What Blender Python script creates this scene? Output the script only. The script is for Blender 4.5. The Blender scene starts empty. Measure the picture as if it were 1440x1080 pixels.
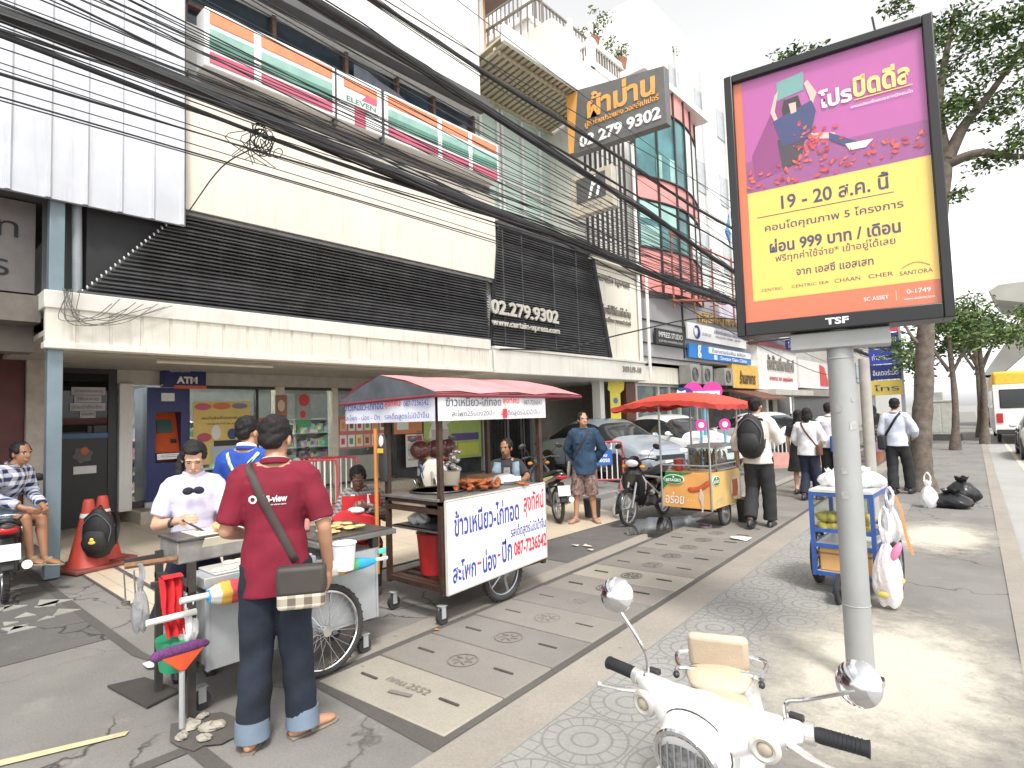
import bpy, math, random
from mathutils import Vector as V, Matrix as MX, Quaternion
import numpy as np
rnd = random.Random(7)
S = bpy.context.scene
COL = S.collection
R = math.radians
# ------------------------------------------------------------------ camera
CAM_H = 1.6
cam = bpy.data.objects.new('camera', bpy.data.cameras.new('camera')); COL.objects.link(cam); S.camera = cam
_y, _p, _r = R(42), R(3.4), R(1.8)
_fw = V((-math.sin(_y)*math.cos(_p), math.cos(_y)*math.cos(_p), math.sin(_p)))
_rt = V((math.cos(_y), math.sin(_y), 0)); _up = _rt.cross(_fw)
_rt2 = _rt*math.cos(_r) - _up*math.sin(_r); _up2 = _rt*math.sin(_r) + _up*math.cos(_r)
_m = MX((_rt2, _up2, -_fw)).transposed().to_4x4(); _m.translation = V((0, 0, CAM_H)); cam.matrix_world = _m
cam.data.sensor_width = 36; cam.data.lens = 820/1440*36; cam.data.clip_end = 2000; cam.data.clip_start = .05
# ------------------------------------------------------------------ sky and sun (bright overcast)
SUN_EL, SUN_AZ = R(56), R(125)      # azimuth: clockwise from +Y (street direction)
W = bpy.data.worlds.new('World'); S.world = W; W.use_nodes = True
nt = W.node_tree; bg = nt.nodes['Background']
sky = nt.nodes.new('ShaderNodeTexSky'); sky.sky_type = 'NISHITA'; sky.sun_disc = False
sky.sun_elevation = SUN_EL; sky.sun_rotation = SUN_AZ; sky.air_density = 1.0; sky.dust_density = 1.5; sky.ozone_density = 1.0
hs = nt.nodes.new('ShaderNodeHueSaturation'); hs.inputs['Saturation'].default_value = .02
nt.links.new(sky.outputs[0], hs.inputs['Color']); nt.links.new(hs.outputs[0], bg.inputs[0]); bg.inputs[1].default_value = .15
sl = bpy.data.lights.new('sun', 'SUN'); sl.energy = 1.5; sl.angle = R(11); sl.color = (1, .96, .9)
so = bpy.data.objects.new('sun', sl); COL.objects.link(so)
sd = V((math.sin(SUN_AZ)*math.cos(SUN_EL), math.cos(SUN_AZ)*math.cos(SUN_EL), math.sin(SUN_EL)))
so.rotation_euler = sd.to_track_quat('Z', 'Y').to_euler(); so.location = (0, 0, 30)
S.view_settings.view_transform = 'Standard'; S.view_settings.look = 'None'; S.view_settings.gamma = 1
S.view_settings.exposure = 1.2
S.cycles.max_bounces = 6; S.cycles.transparent_max_bounces = 12; S.cycles.use_denoising = True
# ------------------------------------------------------------------ materials
MATS = {}
def mat(name, col=(.5, .5, .5), rough=.6, metal=0., var=.10, scale=6., bump=0., bscale=60., spec=.5, emit=0., alpha=1., dirt=0., coat=0., streak=0.):
    """plain surface with a little procedural variation; dirt = wear blotches"""
    if name in MATS: return MATS[name]
    m = bpy.data.materials.new(name); m.use_nodes = True; MATS[name] = m
    t = m.node_tree; N = t.nodes; L = t.links; b = N['Principled BSDF']
    b.inputs['Roughness'].default_value = rough; b.inputs['Metallic'].default_value = metal
    b.inputs['Specular IOR Level'].default_value = spec; b.inputs['Coat Weight'].default_value = coat
    tc = N.new('ShaderNodeTexCoord')
    c4 = (*col, 1)
    if var > 0:
        n = N.new('ShaderNodeTexNoise'); n.inputs['Scale'].default_value = scale; n.inputs['Detail'].default_value = 5
        L.new(tc.outputs['Object'], n.inputs['Vector'])
        r = N.new('ShaderNodeValToRGB'); L.new(n.outputs['Fac'], r.inputs[0])
        r.color_ramp.elements[0].position = .3; r.color_ramp.elements[1].position = .72
        r.color_ramp.elements[0].color = (*[max(0, c*(1-var)) for c in col], 1); r.color_ramp.elements[1].color = (*[min(1, c*(1+var)) for c in col], 1)
        out = r.outputs[0]
        if dirt > 0:
            n2 = N.new('ShaderNodeTexNoise'); n2.inputs['Scale'].default_value = scale*.35; n2.inputs['Detail'].default_value = 9; n2.inputs['Roughness'].default_value = .7
            L.new(tc.outputs['Object'], n2.inputs['Vector'])
            r2 = N.new('ShaderNodeValToRGB'); L.new(n2.outputs['Fac'], r2.inputs[0]); r2.color_ramp.elements[0].position = .5; r2.color_ramp.elements[1].position = .75
            mx = N.new('ShaderNodeMixRGB'); mx.blend_type = 'MULTIPLY'; sc = N.new('ShaderNodeMath'); sc.operation = 'MULTIPLY'; sc.inputs[1].default_value = dirt
            L.new(r2.outputs[0], sc.inputs[0]); L.new(sc.outputs[0], mx.inputs[0]); L.new(out, mx.inputs[1]); mx.inputs[2].default_value = (.42, .36, .29, 1); out = mx.outputs[0]
        if streak > 0:
            mp = N.new('ShaderNodeMapping'); mp.inputs['Scale'].default_value = (5, 5, .22); L.new(tc.outputs['Object'], mp.inputs[0]); n3 = N.new('ShaderNodeTexNoise'); n3.inputs['Scale'].default_value = 2.2; n3.inputs['Detail'].default_value = 8; n3.inputs['Roughness'].default_value = .7; L.new(mp.outputs[0], n3.inputs['Vector'])
            r3 = N.new('ShaderNodeValToRGB'); L.new(n3.outputs['Fac'], r3.inputs[0]); r3.color_ramp.elements[0].position = .52; r3.color_ramp.elements[1].position = .78; s3 = N.new('ShaderNodeMath'); s3.operation = 'MULTIPLY'; s3.inputs[1].default_value = streak; L.new(r3.outputs[0], s3.inputs[0])
            m3 = N.new('ShaderNodeMixRGB'); m3.blend_type = 'MULTIPLY'; L.new(s3.outputs[0], m3.inputs[0]); L.new(out, m3.inputs[1]); m3.inputs[2].default_value = (.38, .35, .30, 1); out = m3.outputs[0]
        L.new(out, b.inputs['Base Color'])
    else: b.inputs['Base Color'].default_value = c4
    if bump > 0:
        n = N.new('ShaderNodeTexNoise'); n.inputs['Scale'].default_value = bscale; n.inputs['Detail'].default_value = 4; L.new(tc.outputs['Object'], n.inputs['Vector'])
        bp = N.new('ShaderNodeBump'); bp.inputs['Strength'].default_value = bump; bp.inputs['Distance'].default_value = .01
        L.new(n.outputs['Fac'], bp.inputs['Height']); L.new(bp.outputs[0], b.inputs['Normal'])
    if emit > 0: b.inputs['Emission Color'].default_value = c4; b.inputs['Emission Strength'].default_value = emit
    if alpha < 1: b.inputs['Alpha'].default_value = alpha
    return m
def glassmat(name, tint=(.8, .9, .9), trans=.7, rough=.02):
    if name in MATS: return MATS[name]
    m = bpy.data.materials.new(name); m.use_nodes = True; MATS[name] = m
    t = m.node_tree; N = t.nodes; L = t.links; N.remove(N['Principled BSDF'])
    o = N['Material Output']; tr = N.new('ShaderNodeBsdfTransparent'); tr.inputs[0].default_value = (*tint, 1)
    df = N.new('ShaderNodeBsdfDiffuse'); df.inputs[0].default_value = (*[c*.08 for c in tint], 1)
    gl = N.new('ShaderNodeBsdfGlossy'); gl.inputs['Roughness'].default_value = rough
    fr = N.new('ShaderNodeFresnel'); fr.inputs[0].default_value = 1.5
    m1 = N.new('ShaderNodeMixShader'); m1.inputs[0].default_value = trans; L.new(df.outputs[0], m1.inputs[1]); L.new(tr.outputs[0], m1.inputs[2])
    gi = N.new('ShaderNodeNewGeometry'); iv = N.new('ShaderNodeMath'); iv.operation = 'SUBTRACT'; iv.inputs[0].default_value = 1; L.new(gi.outputs['Backfacing'], iv.inputs[1]); ff = N.new('ShaderNodeMath'); ff.operation = 'MULTIPLY'; L.new(fr.outputs[0], ff.inputs[0]); L.new(iv.outputs[0], ff.inputs[1])
    m2 = N.new('ShaderNodeMixShader'); L.new(ff.outputs[0], m2.inputs[0]); L.new(m1.outputs[0], m2.inputs[1]); L.new(gl.outputs[0], m2.inputs[2]); L.new(m2.outputs[0], o.inputs[0])
    return m
def nodes_of(m): return m.node_tree.nodes, m.node_tree.links, m.node_tree.nodes['Principled BSDF']
def stripes(name, cols, axis, period, widths=None, rough=.6, bump=0.):
    """fabric or print with bands repeating along an axis of the object's own coordinates"""
    if name in MATS: return MATS[name]
    m = mat(name, cols[0], rough, var=0); N, L, b = nodes_of(m)
    tc = N.new('ShaderNodeTexCoord'); sx = N.new('ShaderNodeSeparateXYZ'); L.new(tc.outputs['Object'], sx.inputs[0])
    d = N.new('ShaderNodeMath'); d.operation = 'DIVIDE'; d.inputs[1].default_value = period; L.new(sx.outputs[axis], d.inputs[0])
    f = N.new('ShaderNodeMath'); f.operation = 'FRACT'; L.new(d.outputs[0], f.inputs[0])
    r = N.new('ShaderNodeValToRGB'); r.color_ramp.interpolation = 'CONSTANT'; L.new(f.outputs[0], r.inputs[0])
    k = len(cols); widths = widths or [1/k]*k; p = 0
    for i, c in enumerate(cols):
        e = r.color_ramp.elements[i] if i < 2 else r.color_ramp.elements.new(p)
        e.position = p; e.color = (*c, 1); p += widths[i]
    L.new(r.outputs[0], b.inputs['Base Color']); return m
def checks(name, c1, c2, scale, rough=.8, c3=None):
    """woven check: two crossed band sets multiplied"""
    if name in MATS: return MATS[name]
    m = mat(name, c1, rough, var=0); N, L, b = nodes_of(m)
    tc = N.new('ShaderNodeTexCoord'); sx = N.new('ShaderNodeSeparateXYZ'); L.new(tc.outputs['Object'], sx.inputs[0]); fs = []
    ad = N.new('ShaderNodeMath'); ad.operation = 'ADD'; L.new(sx.outputs[0], ad.inputs[0]); L.new(sx.outputs[1], ad.inputs[1])
    for src in (ad.outputs[0], sx.outputs[2]):
        d = N.new('ShaderNodeMath'); d.operation = 'MULTIPLY'; d.inputs[1].default_value = scale; L.new(src, d.inputs[0])
        f = N.new('ShaderNodeMath'); f.operation = 'FRACT'; L.new(d.outputs[0], f.inputs[0])
        g = N.new('ShaderNodeMath'); g.operation = 'GREATER_THAN'; g.inputs[1].default_value = .5; L.new(f.outputs[0], g.inputs[0]); fs.append(g)
    a = N.new('ShaderNodeMath'); a.operation = 'ADD'; L.new(fs[0].outputs[0], a.inputs[0]); L.new(fs[1].outputs[0], a.inputs[1])
    h = N.new('ShaderNodeMath'); h.operation = 'MULTIPLY'; h.inputs[1].default_value = .5; L.new(a.outputs[0], h.inputs[0])
    mx = N.new('ShaderNodeMixRGB'); L.new(h.outputs[0], mx.inputs[0]); mx.inputs[1].default_value = (*c1, 1); mx.inputs[2].default_value = (*c2, 1)
    L.new(mx.outputs[0], b.inputs['Base Color']); return m
# ------------------------------------------------------------------ mesh builder
def frame(z, up=None):
    z = V(z).normalized(); up = V(up) if up else (V((0, 0, 1)) if abs(z.z) < .9 else V((1, 0, 0)))
    x = up.cross(z).normalized(); y = z.cross(x); return MX((x, y, z)).transposed()
class MB:
    def __init__(s): s.v = []; s.f = []; s.mi = []; s.M = MX(); s.cur = 0
    def add(s, vs, fs, mi=None):
        n = len(s.v); s.v += [tuple(s.M @ V(p)) for p in vs]; s.f += [tuple(i+n for i in q) for q in fs]; s.mi += [s.cur if mi is None else mi]*len(fs); return s
    def box(s, c, d, rz=0., rot=None, mi=None):
        x, y, z = [q/2 for q in d]; c = V(c)
        m = rot.to_3x3() if rot is not None else MX.Rotation(rz, 3, 'Z')
        vs = [c + m @ V((sx*x, sy*y, sz*z)) for sx in (-1, 1) for sy in (-1, 1) for sz in (-1, 1)]
        return s.add(vs, [(0, 1, 3, 2), (4, 6, 7, 5), (0, 4, 5, 1), (2, 3, 7, 6), (0, 2, 6, 4), (1, 5, 7, 3)], mi)
    def bx(s, x0, x1, y0, y1, z0, z1, mi=None): return s.box(((x0+x1)/2, (y0+y1)/2, (z0+z1)/2), (abs(x1-x0), abs(y1-y0), abs(z1-z0)), mi=mi)
    def cyl(s, a, b, r0, r1=None, n=14, caps=True, mi=None):
        return s.loft([a, b], [r0, r0 if r1 is None else r1], n, caps, mi=mi)
    def loft(s, pts, rad, n=14, caps=True, right=None, round_=0, mi=None):
        """rings swept along pts; rad: r or (rx, ry) where rx runs along `right`"""
        pts = [V(p) for p in pts]; rad = [(q, q) if not isinstance(q, (tuple, list)) else q for q in rad]
        if round_:
            t0 = (pts[0]-pts[1]).normalized(); t1 = (pts[-1]-pts[-2]).normalized(); A = []; Bq = []
            for k in range(round_):
                a = math.pi/2*(k+.4)/(round_+.4); A.append((pts[0]+t0*min(rad[0])*math.cos(a), (rad[0][0]*math.sin(a), rad[0][1]*math.sin(a))))
            for k in reversed(range(round_)):
                a = math.pi/2*(k+.4)/(round_+.4); Bq.append((pts[-1]+t1*min(rad[-1])*math.cos(a), (rad[-1][0]*math.sin(a), rad[-1][1]*math.sin(a))))
            pts = [p for p, _ in A]+pts+[p for p, _ in Bq]; rad = [q for _, q in A]+rad+[q for _, q in Bq]
        vs = []; fs = []; px = None
        for i, p in enumerate(pts):
            t = (pts[min(i+1, len(pts)-1)]-pts[max(i-1, 0)]).normalized()
            if right is not None: x = V(right) - t*V(right).dot(t)
            elif px is None: x = t.orthogonal()
            else: x = px - t*px.dot(t)
            x.normalize(); px = x; y = t.cross(x)
            for k in range(n):
                a = 2*math.pi*k/n; vs.append(p + x*rad[i][0]*math.cos(a) + y*rad[i][1]*math.sin(a))
        m = len(pts)
        for i in range(m-1):
            for k in range(n):
                k2 = (k+1) % n; fs.append((i*n+k, i*n+k2, (i+1)*n+k2, (i+1)*n+k))
        if caps: fs.append(tuple(reversed(range(n)))); fs.append(tuple(range((m-1)*n, m*n)))
        return s.add(vs, fs, mi)
    def tube(s, pts, r, n=8, mi=None, smooth=0):
        if smooth: pts = catmull(pts, smooth)
        return s.loft(pts, [r]*len(pts), n, mi=mi)
    def lathe(s, prof, c=(0, 0, 0), axis=(0, 0, 1), n=24, mi=None):
        """profile [(radius, height)] turned about axis"""
        F = frame(axis); c = V(c); vs = []; fs = []
        for r, h in prof:
            for k in range(n):
                a = 2*math.pi*k/n; vs.append(c + F @ V((r*math.cos(a), r*math.sin(a), h)))
        for i in range(len(prof)-1):
            for k in range(n):
                k2 = (k+1) % n; fs.append((i*n+k, i*n+k2, (i+1)*n+k2, (i+1)*n+k))
        if prof[0][0] > 1e-6: fs.append(tuple(reversed(range(n))))
        if prof[-1][0] > 1e-6: fs.append(tuple(range((len(prof)-1)*n, len(prof)*n)))
        return s.add(vs, fs, mi)
    def ell(s, c, r, rot=None, n=16, m=10, mi=None):
        c = V(c); r = (r, r, r) if not isinstance(r, (tuple, list)) else r; Q = rot.to_3x3() if rot is not None else MX.Identity(3)
        vs = []; fs = []
        for i in range(m+1):
            a = math.pi*(i+.02)/(m+.04)
            for k in range(n):
                b = 2*math.pi*k/n; vs.append(c + Q @ V((r[0]*math.sin(a)*math.cos(b), r[1]*math.sin(a)*math.sin(b), r[2]*math.cos(a))))
        for i in range(m):
            for k in range(n):
                k2 = (k+1) % n; fs.append((i*n+k, (i+1)*n+k, (i+1)*n+k2, i*n+k2))
        fs.append(tuple(range(n))); fs.append(tuple(reversed(range(m*n, (m+1)*n))))
        return s.add(vs, fs, mi)
    def torus(s, c, axis, Rr, r, n=32, m=10, sq=1., mi=None):
        F = frame(axis); c = V(c); vs = []; fs = []
        for i in range(n):
            a = 2*math.pi*i/n
            for k in range(m):
                b = 2*math.pi*k/m; q = Rr + r*math.cos(b); vs.append(c + F @ V((q*math.cos(a), q*math.sin(a), r*sq*math.sin(b))))
        for i in range(n):
            for k in range(m):
                i2 = (i+1) % n; k2 = (k+1) % m; fs.append((i*m+k, i2*m+k, i2*m+k2, i*m+k2))
        return s.add(vs, fs, mi)
    def prism(s, poly, o, x, y, d, mi=None):
        """2-D polygon in the plane (o; x, y) given thickness d along x cross y, centred"""
        o, x, y = V(o), V(x), V(y); z = x.cross(y).normalized(); n = len(poly)
        vs = [o + x*a + y*b - z*d/2 for a, b in poly] + [o + x*a + y*b + z*d/2 for a, b in poly]
        fs = [tuple(reversed(range(n))), tuple(range(n, 2*n))] + [(i, (i+1) % n, (i+1) % n+n, i+n) for i in range(n)]
        return s.add(vs, fs, mi)
    def grid(s, rows, mi=None):
        k = len(rows[0]); vs = [p for r in rows for p in r]
        fs = [(i*k+j, i*k+j+1, (i+1)*k+j+1, (i+1)*k+j) for i in range(len(rows)-1) for j in range(k-1)]
        return s.add(vs, fs, mi)
    def mesh(s, name):
        me = bpy.data.meshes.new(name); me.from_pydata(s.v, [], s.f); me.polygons.foreach_set('material_index', s.mi); me.update(); return me
    def build(s, name, m, parent=None, smooth=35, bevel=0., seg=2, sub=0, loc=None, fix=True):
        me = s.mesh(name); return link(name, me, m, parent, smooth, bevel, seg, sub, loc, fix)
def link(name, me, m, parent=None, smooth=35, bevel=0., seg=2, sub=0, loc=None, fix=True):
    for q in (m if isinstance(m, (list, tuple)) else [m]): me.materials.append(q)
    if fix:
        import bmesh
        bm = bmesh.new(); bm.from_mesh(me); bmesh.ops.recalc_face_normals(bm, faces=bm.faces); bm.to_mesh(me); bm.free()
    if smooth:
        me.shade_smooth(); me.set_sharp_from_angle(angle=R(smooth))
    o = bpy.data.objects.new(name, me); COL.objects.link(o); o.parent = parent
    if loc: o.location = loc
    if bevel:
        b = o.modifiers.new('bevel', 'BEVEL'); b.width = bevel; b.segments = seg; b.limit_method = 'ANGLE'; b.angle_limit = R(40); b.harden_normals = False
    if sub:
        b = o.modifiers.new('sub', 'SUBSURF'); b.levels = sub; b.render_levels = sub
    return o
def catmull(P, k=6):
    P = [V(p) for p in P]; Q = [P[0]*2-P[1]]+P+[P[-1]*2-P[-2]]; out = []
    for i in range(1, len(Q)-2):
        for j in range(k):
            t = j/k; a, b, c, d = Q[i-1:i+3]
            out.append(.5*((2*b)+(c-a)*t+(2*a-5*b+4*c-d)*t*t+(3*b-a-3*c+d)*t**3))
    out.append(P[-1]); return out
def tag(o, label, cat, group=None):
    o['label'] = label; o['category'] = cat
    if group: o['group'] = group
    return o
def thing(name, label, cat, loc=(0, 0, 0), rz=0., group=None):
    o = bpy.data.objects.new(name, None); COL.objects.link(o); o.location = loc; o.rotation_euler = (0, 0, rz); o.empty_display_size = .1
    return tag(o, label, cat, group)
def struct(o): o['kind'] = 'structure'; return o
def stuff(o, label=None, cat=None):
    o['kind'] = 'stuff'
    if label: o['label'] = label; o['category'] = cat
    return o
def kids(o): return [c for c in COL.objects if c.parent == o]
def copy_tree(o, parent=None):
    c = o.copy(); COL.objects.link(c); c.parent = parent
    for k in kids(o): copy_tree(k, c)
    return c
def text(body, m, o, x, up, h=None, w=None, parent=None, bold=0., name='lettering', lines=1, depth=0., align='CENTER', space=1., shear=0.):
    """one line of writing as a mesh: o = centre (or left end), x = reading direction, up; h = letter height or w = total width"""
    c = bpy.data.curves.new('txt', 'FONT'); c.body = body; c.size = 1; c.offset = bold; c.resolution_u = 3; c.extrude = depth; c.space_character = space; c.shear = shear
    t = bpy.data.objects.new('txt', c); COL.objects.link(t); bpy.context.view_layer.update()
    me = bpy.data.meshes.new_from_object(t.evaluated_get(bpy.context.evaluated_depsgraph_get())); bpy.data.objects.remove(t); bpy.data.curves.remove(c)
    n = len(me.vertices); a = np.empty(n*3); me.vertices.foreach_get('co', a); a = a.reshape(-1, 3)
    if n == 0: return None
    mn, mx_ = a.min(0), a.max(0); sx = (w/(mx_[0]-mn[0])) if w else None; sy = (h/(mx_[1]-mn[1])) if h else None
    sx = sx or sy; sy = sy or sx
    a[:, 0] = (a[:, 0]-((mn[0]+mx_[0])/2 if align == 'CENTER' else mn[0]))*sx; a[:, 1] = (a[:, 1]-(mn[1]+mx_[1])/2)*sy
    x = np.array(V(x).normalized()); up = np.array(V(up).normalized()); z = np.cross(x, up)
    a = np.array(o)+a[:, :1]*x+a[:, 1:2]*up+a[:, 2:]*z
    me.vertices.foreach_set('co', a.ravel()); me.name = name; me.materials.clear(); me.update()
    return link(name, me, m, parent, smooth=0, fix=False)
def voxel(mb, size, smooth_it=2, factor=.5):
    """union of closed shells -> one continuous surface"""
    me = mb.mesh('vox'); o = bpy.data.objects.new('vox', me); COL.objects.link(o)
    r = o.modifiers.new('r', 'REMESH'); r.mode = 'VOXEL'; r.voxel_size = size; r.adaptivity = 0
    if smooth_it: q = o.modifiers.new('s', 'SMOOTH'); q.factor = factor; q.iterations = smooth_it
    bpy.context.view_layer.update()
    out = bpy.data.meshes.new_from_object(o.evaluated_get(bpy.context.evaluated_depsgraph_get())); bpy.data.objects.remove(o); bpy.data.meshes.remove(me)
    return out
def coords(me):
    a = np.empty(len(me.vertices)*3); me.vertices.foreach_get('co', a); return a.reshape(-1, 3)
# common materials
white = mat('white_paint', (.8, .8, .78), .5, var=.04, scale=2, dirt=.25)
offwhite = mat('offwhite_paint', (.70, .68, .62), .6, var=.05, scale=2, dirt=.35, streak=.35)
black = mat('black_plastic', (.028, .028, .03), .4, var=.1)
blackm = mat('black_matt', (.032, .032, .034), .75, var=.15)
rubber = mat('tyre_rubber', (.035, .034, .033), .8, var=.3, bump=.2, bscale=90)
chrome = mat('chrome', (.75, .75, .76), .12, 1., var=.03)
steel = mat('brushed_steel', (.55, .55, .56), .32, 1., var=.12, scale=20)
galv = mat('galvanised_sheet', (.42, .44, .45), .5, .35, var=.12, scale=5, dirt=.3)
greymetal = mat('grey_painted_metal', (.36, .37, .37), .5, .0, var=.08, scale=4, dirt=.3)
darkmetal = mat('dark_steel', (.06, .055, .05), .6, .3, var=.25, scale=14, dirt=.5)
redpaint = mat('red_paint', (.45, .03, .04), .45, var=.12, scale=10)
redplast = mat('red_plastic', (.5, .03, .03), .4, var=.1)
bluepaint = mat('blue_paint', (.03, .09, .32), .4, var=.12, scale=12, dirt=.3)
paper = mat('white_paper', (.8, .8, .79), .7, var=.04)
dkglass = glassmat('dark_glass', (.16, .19, .2), .6, .03)
glass = glassmat('clear_glass', (.86, .92, .9), .92, .01)
# ------------------------------------------------------------------ world-space building helpers
def rootmat(o):
    m = MX()
    while o is not None: m = o.matrix_basis @ m; o = o.parent
    return m
def wb(mb, name, m, root, **k):
    o = mb.build(name, m, root, **k)
    if root is not None: o.data.transform(rootmat(root).inverted())
    return o
def wt(body, m, o, x, up, root, **k):
    t = text(body, m, o, x, up, parent=root, **k)
    if root is not None and t: t.data.transform(rootmat(root).inverted())
    return t
def each(name, m, root, boxes, **k):
    for q in boxes: wb(MB().bx(*q), name, m, root, **k)
SWK = -.065                                   # the pavement runs a few degrees off the facades
def sx(u, y): return u + SWK*(y-2)
def strip(u0, u1, y0, y1, z, name, m, step=1.):
    b = MB(); n = max(1, int((y1-y0)/step)); ys = [y0+(y1-y0)*i/n for i in range(n+1)]
    b.grid([[(sx(u0, y), y, z), (sx(u1, y), y, z)] for y in ys]); return struct(b.build(name, m, smooth=0))
# ------------------------------------------------------------------ ground materials
def groundmat(name, base, dark, rough=.85, crack=0., wet=0., grain=.12, seed=0., light=None):
    base, dark, light = [c*1.42 for c in base], [c*1.42 for c in dark], light and [c*1.42 for c in light]
    m = mat(name, base, rough, var=0); N, L, b = nodes_of(m)
    g = N.new('ShaderNodeNewGeometry'); mp = N.new('ShaderNodeMapping'); mp.inputs['Location'].default_value = (seed, seed*.7, 0); L.new(g.outputs['Position'], mp.inputs[0])
    def noise(sc, det=6, rg=.6):
        n = N.new('ShaderNodeTexNoise'); n.inputs['Scale'].default_value = sc; n.inputs['Detail'].default_value = det; n.inputs['Roughness'].default_value = rg; L.new(mp.outputs[0], n.inputs['Vector']); return n.outputs['Fac']
    def ramp(s, a, c, ca=(0, 0, 0, 1), cc=(1, 1, 1, 1)):
        r = N.new('ShaderNodeValToRGB'); L.new(s, r.inputs[0]); r.color_ramp.elements[0].position = a; r.color_ramp.elements[1].position = c
        r.color_ramp.elements[0].color = ca; r.color_ramp.elements[1].color = cc; return r.outputs[0]
    def mix(f, a, c, mode='MIX'):
        x = N.new('ShaderNodeMixRGB'); x.blend_type = mode
        for i, v in ((0, f), (1, a), (2, c)):
            if hasattr(v, 'links'): L.new(v, x.inputs[i])
            else: x.inputs[i].default_value = v if i == 0 else (*v, 1)
        return x.outputs[0]
    c = mix(ramp(noise(.9, 8, .65), .42, .68), base, dark)
    if light: c = mix(ramp(noise(2.3, 6, .7), .58, .72), c, light)
    c = mix(grain*4, c, mix(ramp(noise(70, 3), .3, .7), [v*.75 for v in base], [min(1, v*1.15) for v in base]), 'MIX') if grain else c
    sp = ramp(noise(11, 4, .8), .66, .74); c = mix(sp, c, [v*.55 for v in dark])
    hgt = noise(45, 5)
    if crack:
        vo = N.new('ShaderNodeTexVoronoi'); vo.feature = 'DISTANCE_TO_EDGE'; vo.inputs['Scale'].default_value = crack
        wn = N.new('ShaderNodeTexNoise'); wn.inputs['Scale'].default_value = 3; wn.inputs['Detail'].default_value = 6; L.new(mp.outputs[0], wn.inputs['Vector'])
        av = N.new('ShaderNodeMixRGB'); av.blend_type = 'ADD'; av.inputs[0].default_value = .45; L.new(mp.outputs[0], av.inputs[1]); L.new(wn.outputs['Color'], av.inputs[2]); L.new(av.outputs[0], vo.inputs['Vector'])
        cr = ramp(vo.outputs['Distance'], .0, .012, (1, 1, 1, 1), (0, 0, 0, 1)); gate = ramp(noise(.6, 2), .45, .55); cf = N.new('ShaderNodeMath'); cf.operation = 'MULTIPLY'; L.new(cr, cf.inputs[0]); L.new(gate, cf.inputs[1])
        c = mix(cf.outputs[0], c, [v*.3 for v in dark])
    L.new(c, b.inputs['Base Color'])
    bp = N.new('ShaderNodeBump'); bp.inputs['Strength'].default_value = .35; bp.inputs['Distance'].default_value = .006; L.new(hgt, bp.inputs['Height']); L.new(bp.outputs[0], b.inputs['Normal'])
    if wet:
        rr = N.new('ShaderNodeMapRange'); L.new(ramp(noise(.8, 5), .5, .62), rr.inputs[0]); rr.inputs[3].default_value = rough; rr.inputs[4].default_value = rough-wet; L.new(rr.outputs[0], b.inputs['Roughness'])
    return m
pave = groundmat('pavement_concrete', (.15, .143, .132), (.085, .08, .073), crack=.9, light=(.20, .19, .172))
asph = groundmat('worn_asphalt', (.084, .08, .075), (.055, .053, .05), crack=.7, seed=9, light=(.125, .12, .11), wet=.2)
roadm = groundmat('road_asphalt', (.25, .245, .235), (.19, .185, .18), seed=20)
cement = groundmat('pale_cement', (.36, .335, .285), (.27, .248, .21), seed=31, light=(.41, .38, .325))
border = groundmat('border_concrete', (.215, .195, .168), (.14, .127, .11), seed=41)
dirty = groundmat('gully_dirt', (.07, .064, .058), (.04, .036, .033), seed=51)
slabms = [groundmat('slab_concrete_%s' % n, b, d, seed=60+i*7, grain=.1) for i, (n, b, d) in enumerate([('pale', (.235, .216, .18), (.165, .15, .125)), ('grey', (.145, .135, .122), (.10, .092, .083)), ('brown', (.165, .151, .135), (.115, .105, .093))])]
apron = groundmat('apron_concrete', (.16, .155, .15), (.10, .096, .09), seed=81, crack=.5)
def tilemat(name, c1, c2, size, mortar=(.3, .28, .25), m_=.012, rough=.35, off=0.):
    m = groundmat(name, c1, c2, rough=rough, grain=.03, seed=hash(name) % 50 if False else 12); N, L, b = nodes_of(m)
    g = N.new('ShaderNodeNewGeometry'); br = N.new('ShaderNodeTexBrick'); br.offset = off; br.inputs['Scale'].default_value = 1
    br.inputs['Brick Width'].default_value = size; br.inputs['Row Height'].default_value = size; br.inputs['Mortar Size'].default_value = m_*size; br.inputs['Mortar Smooth'].default_value = .3
    L.new(g.outputs['Position'], br.inputs['Vector']); src = b.inputs['Base Color'].links[0].from_socket
    mx = N.new('ShaderNodeMixRGB'); L.new(br.outputs['Fac'], mx.inputs[0]); L.new(src, mx.inputs[1]); mx.inputs[2].default_value = (*mortar, 1); L.new(mx.outputs[0], b.inputs['Base Color']); return m
creamtile = tilemat('cream_tile', (.44, .375, .285), (.36, .305, .235), .6, (.29, .25, .20), .008)
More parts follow.
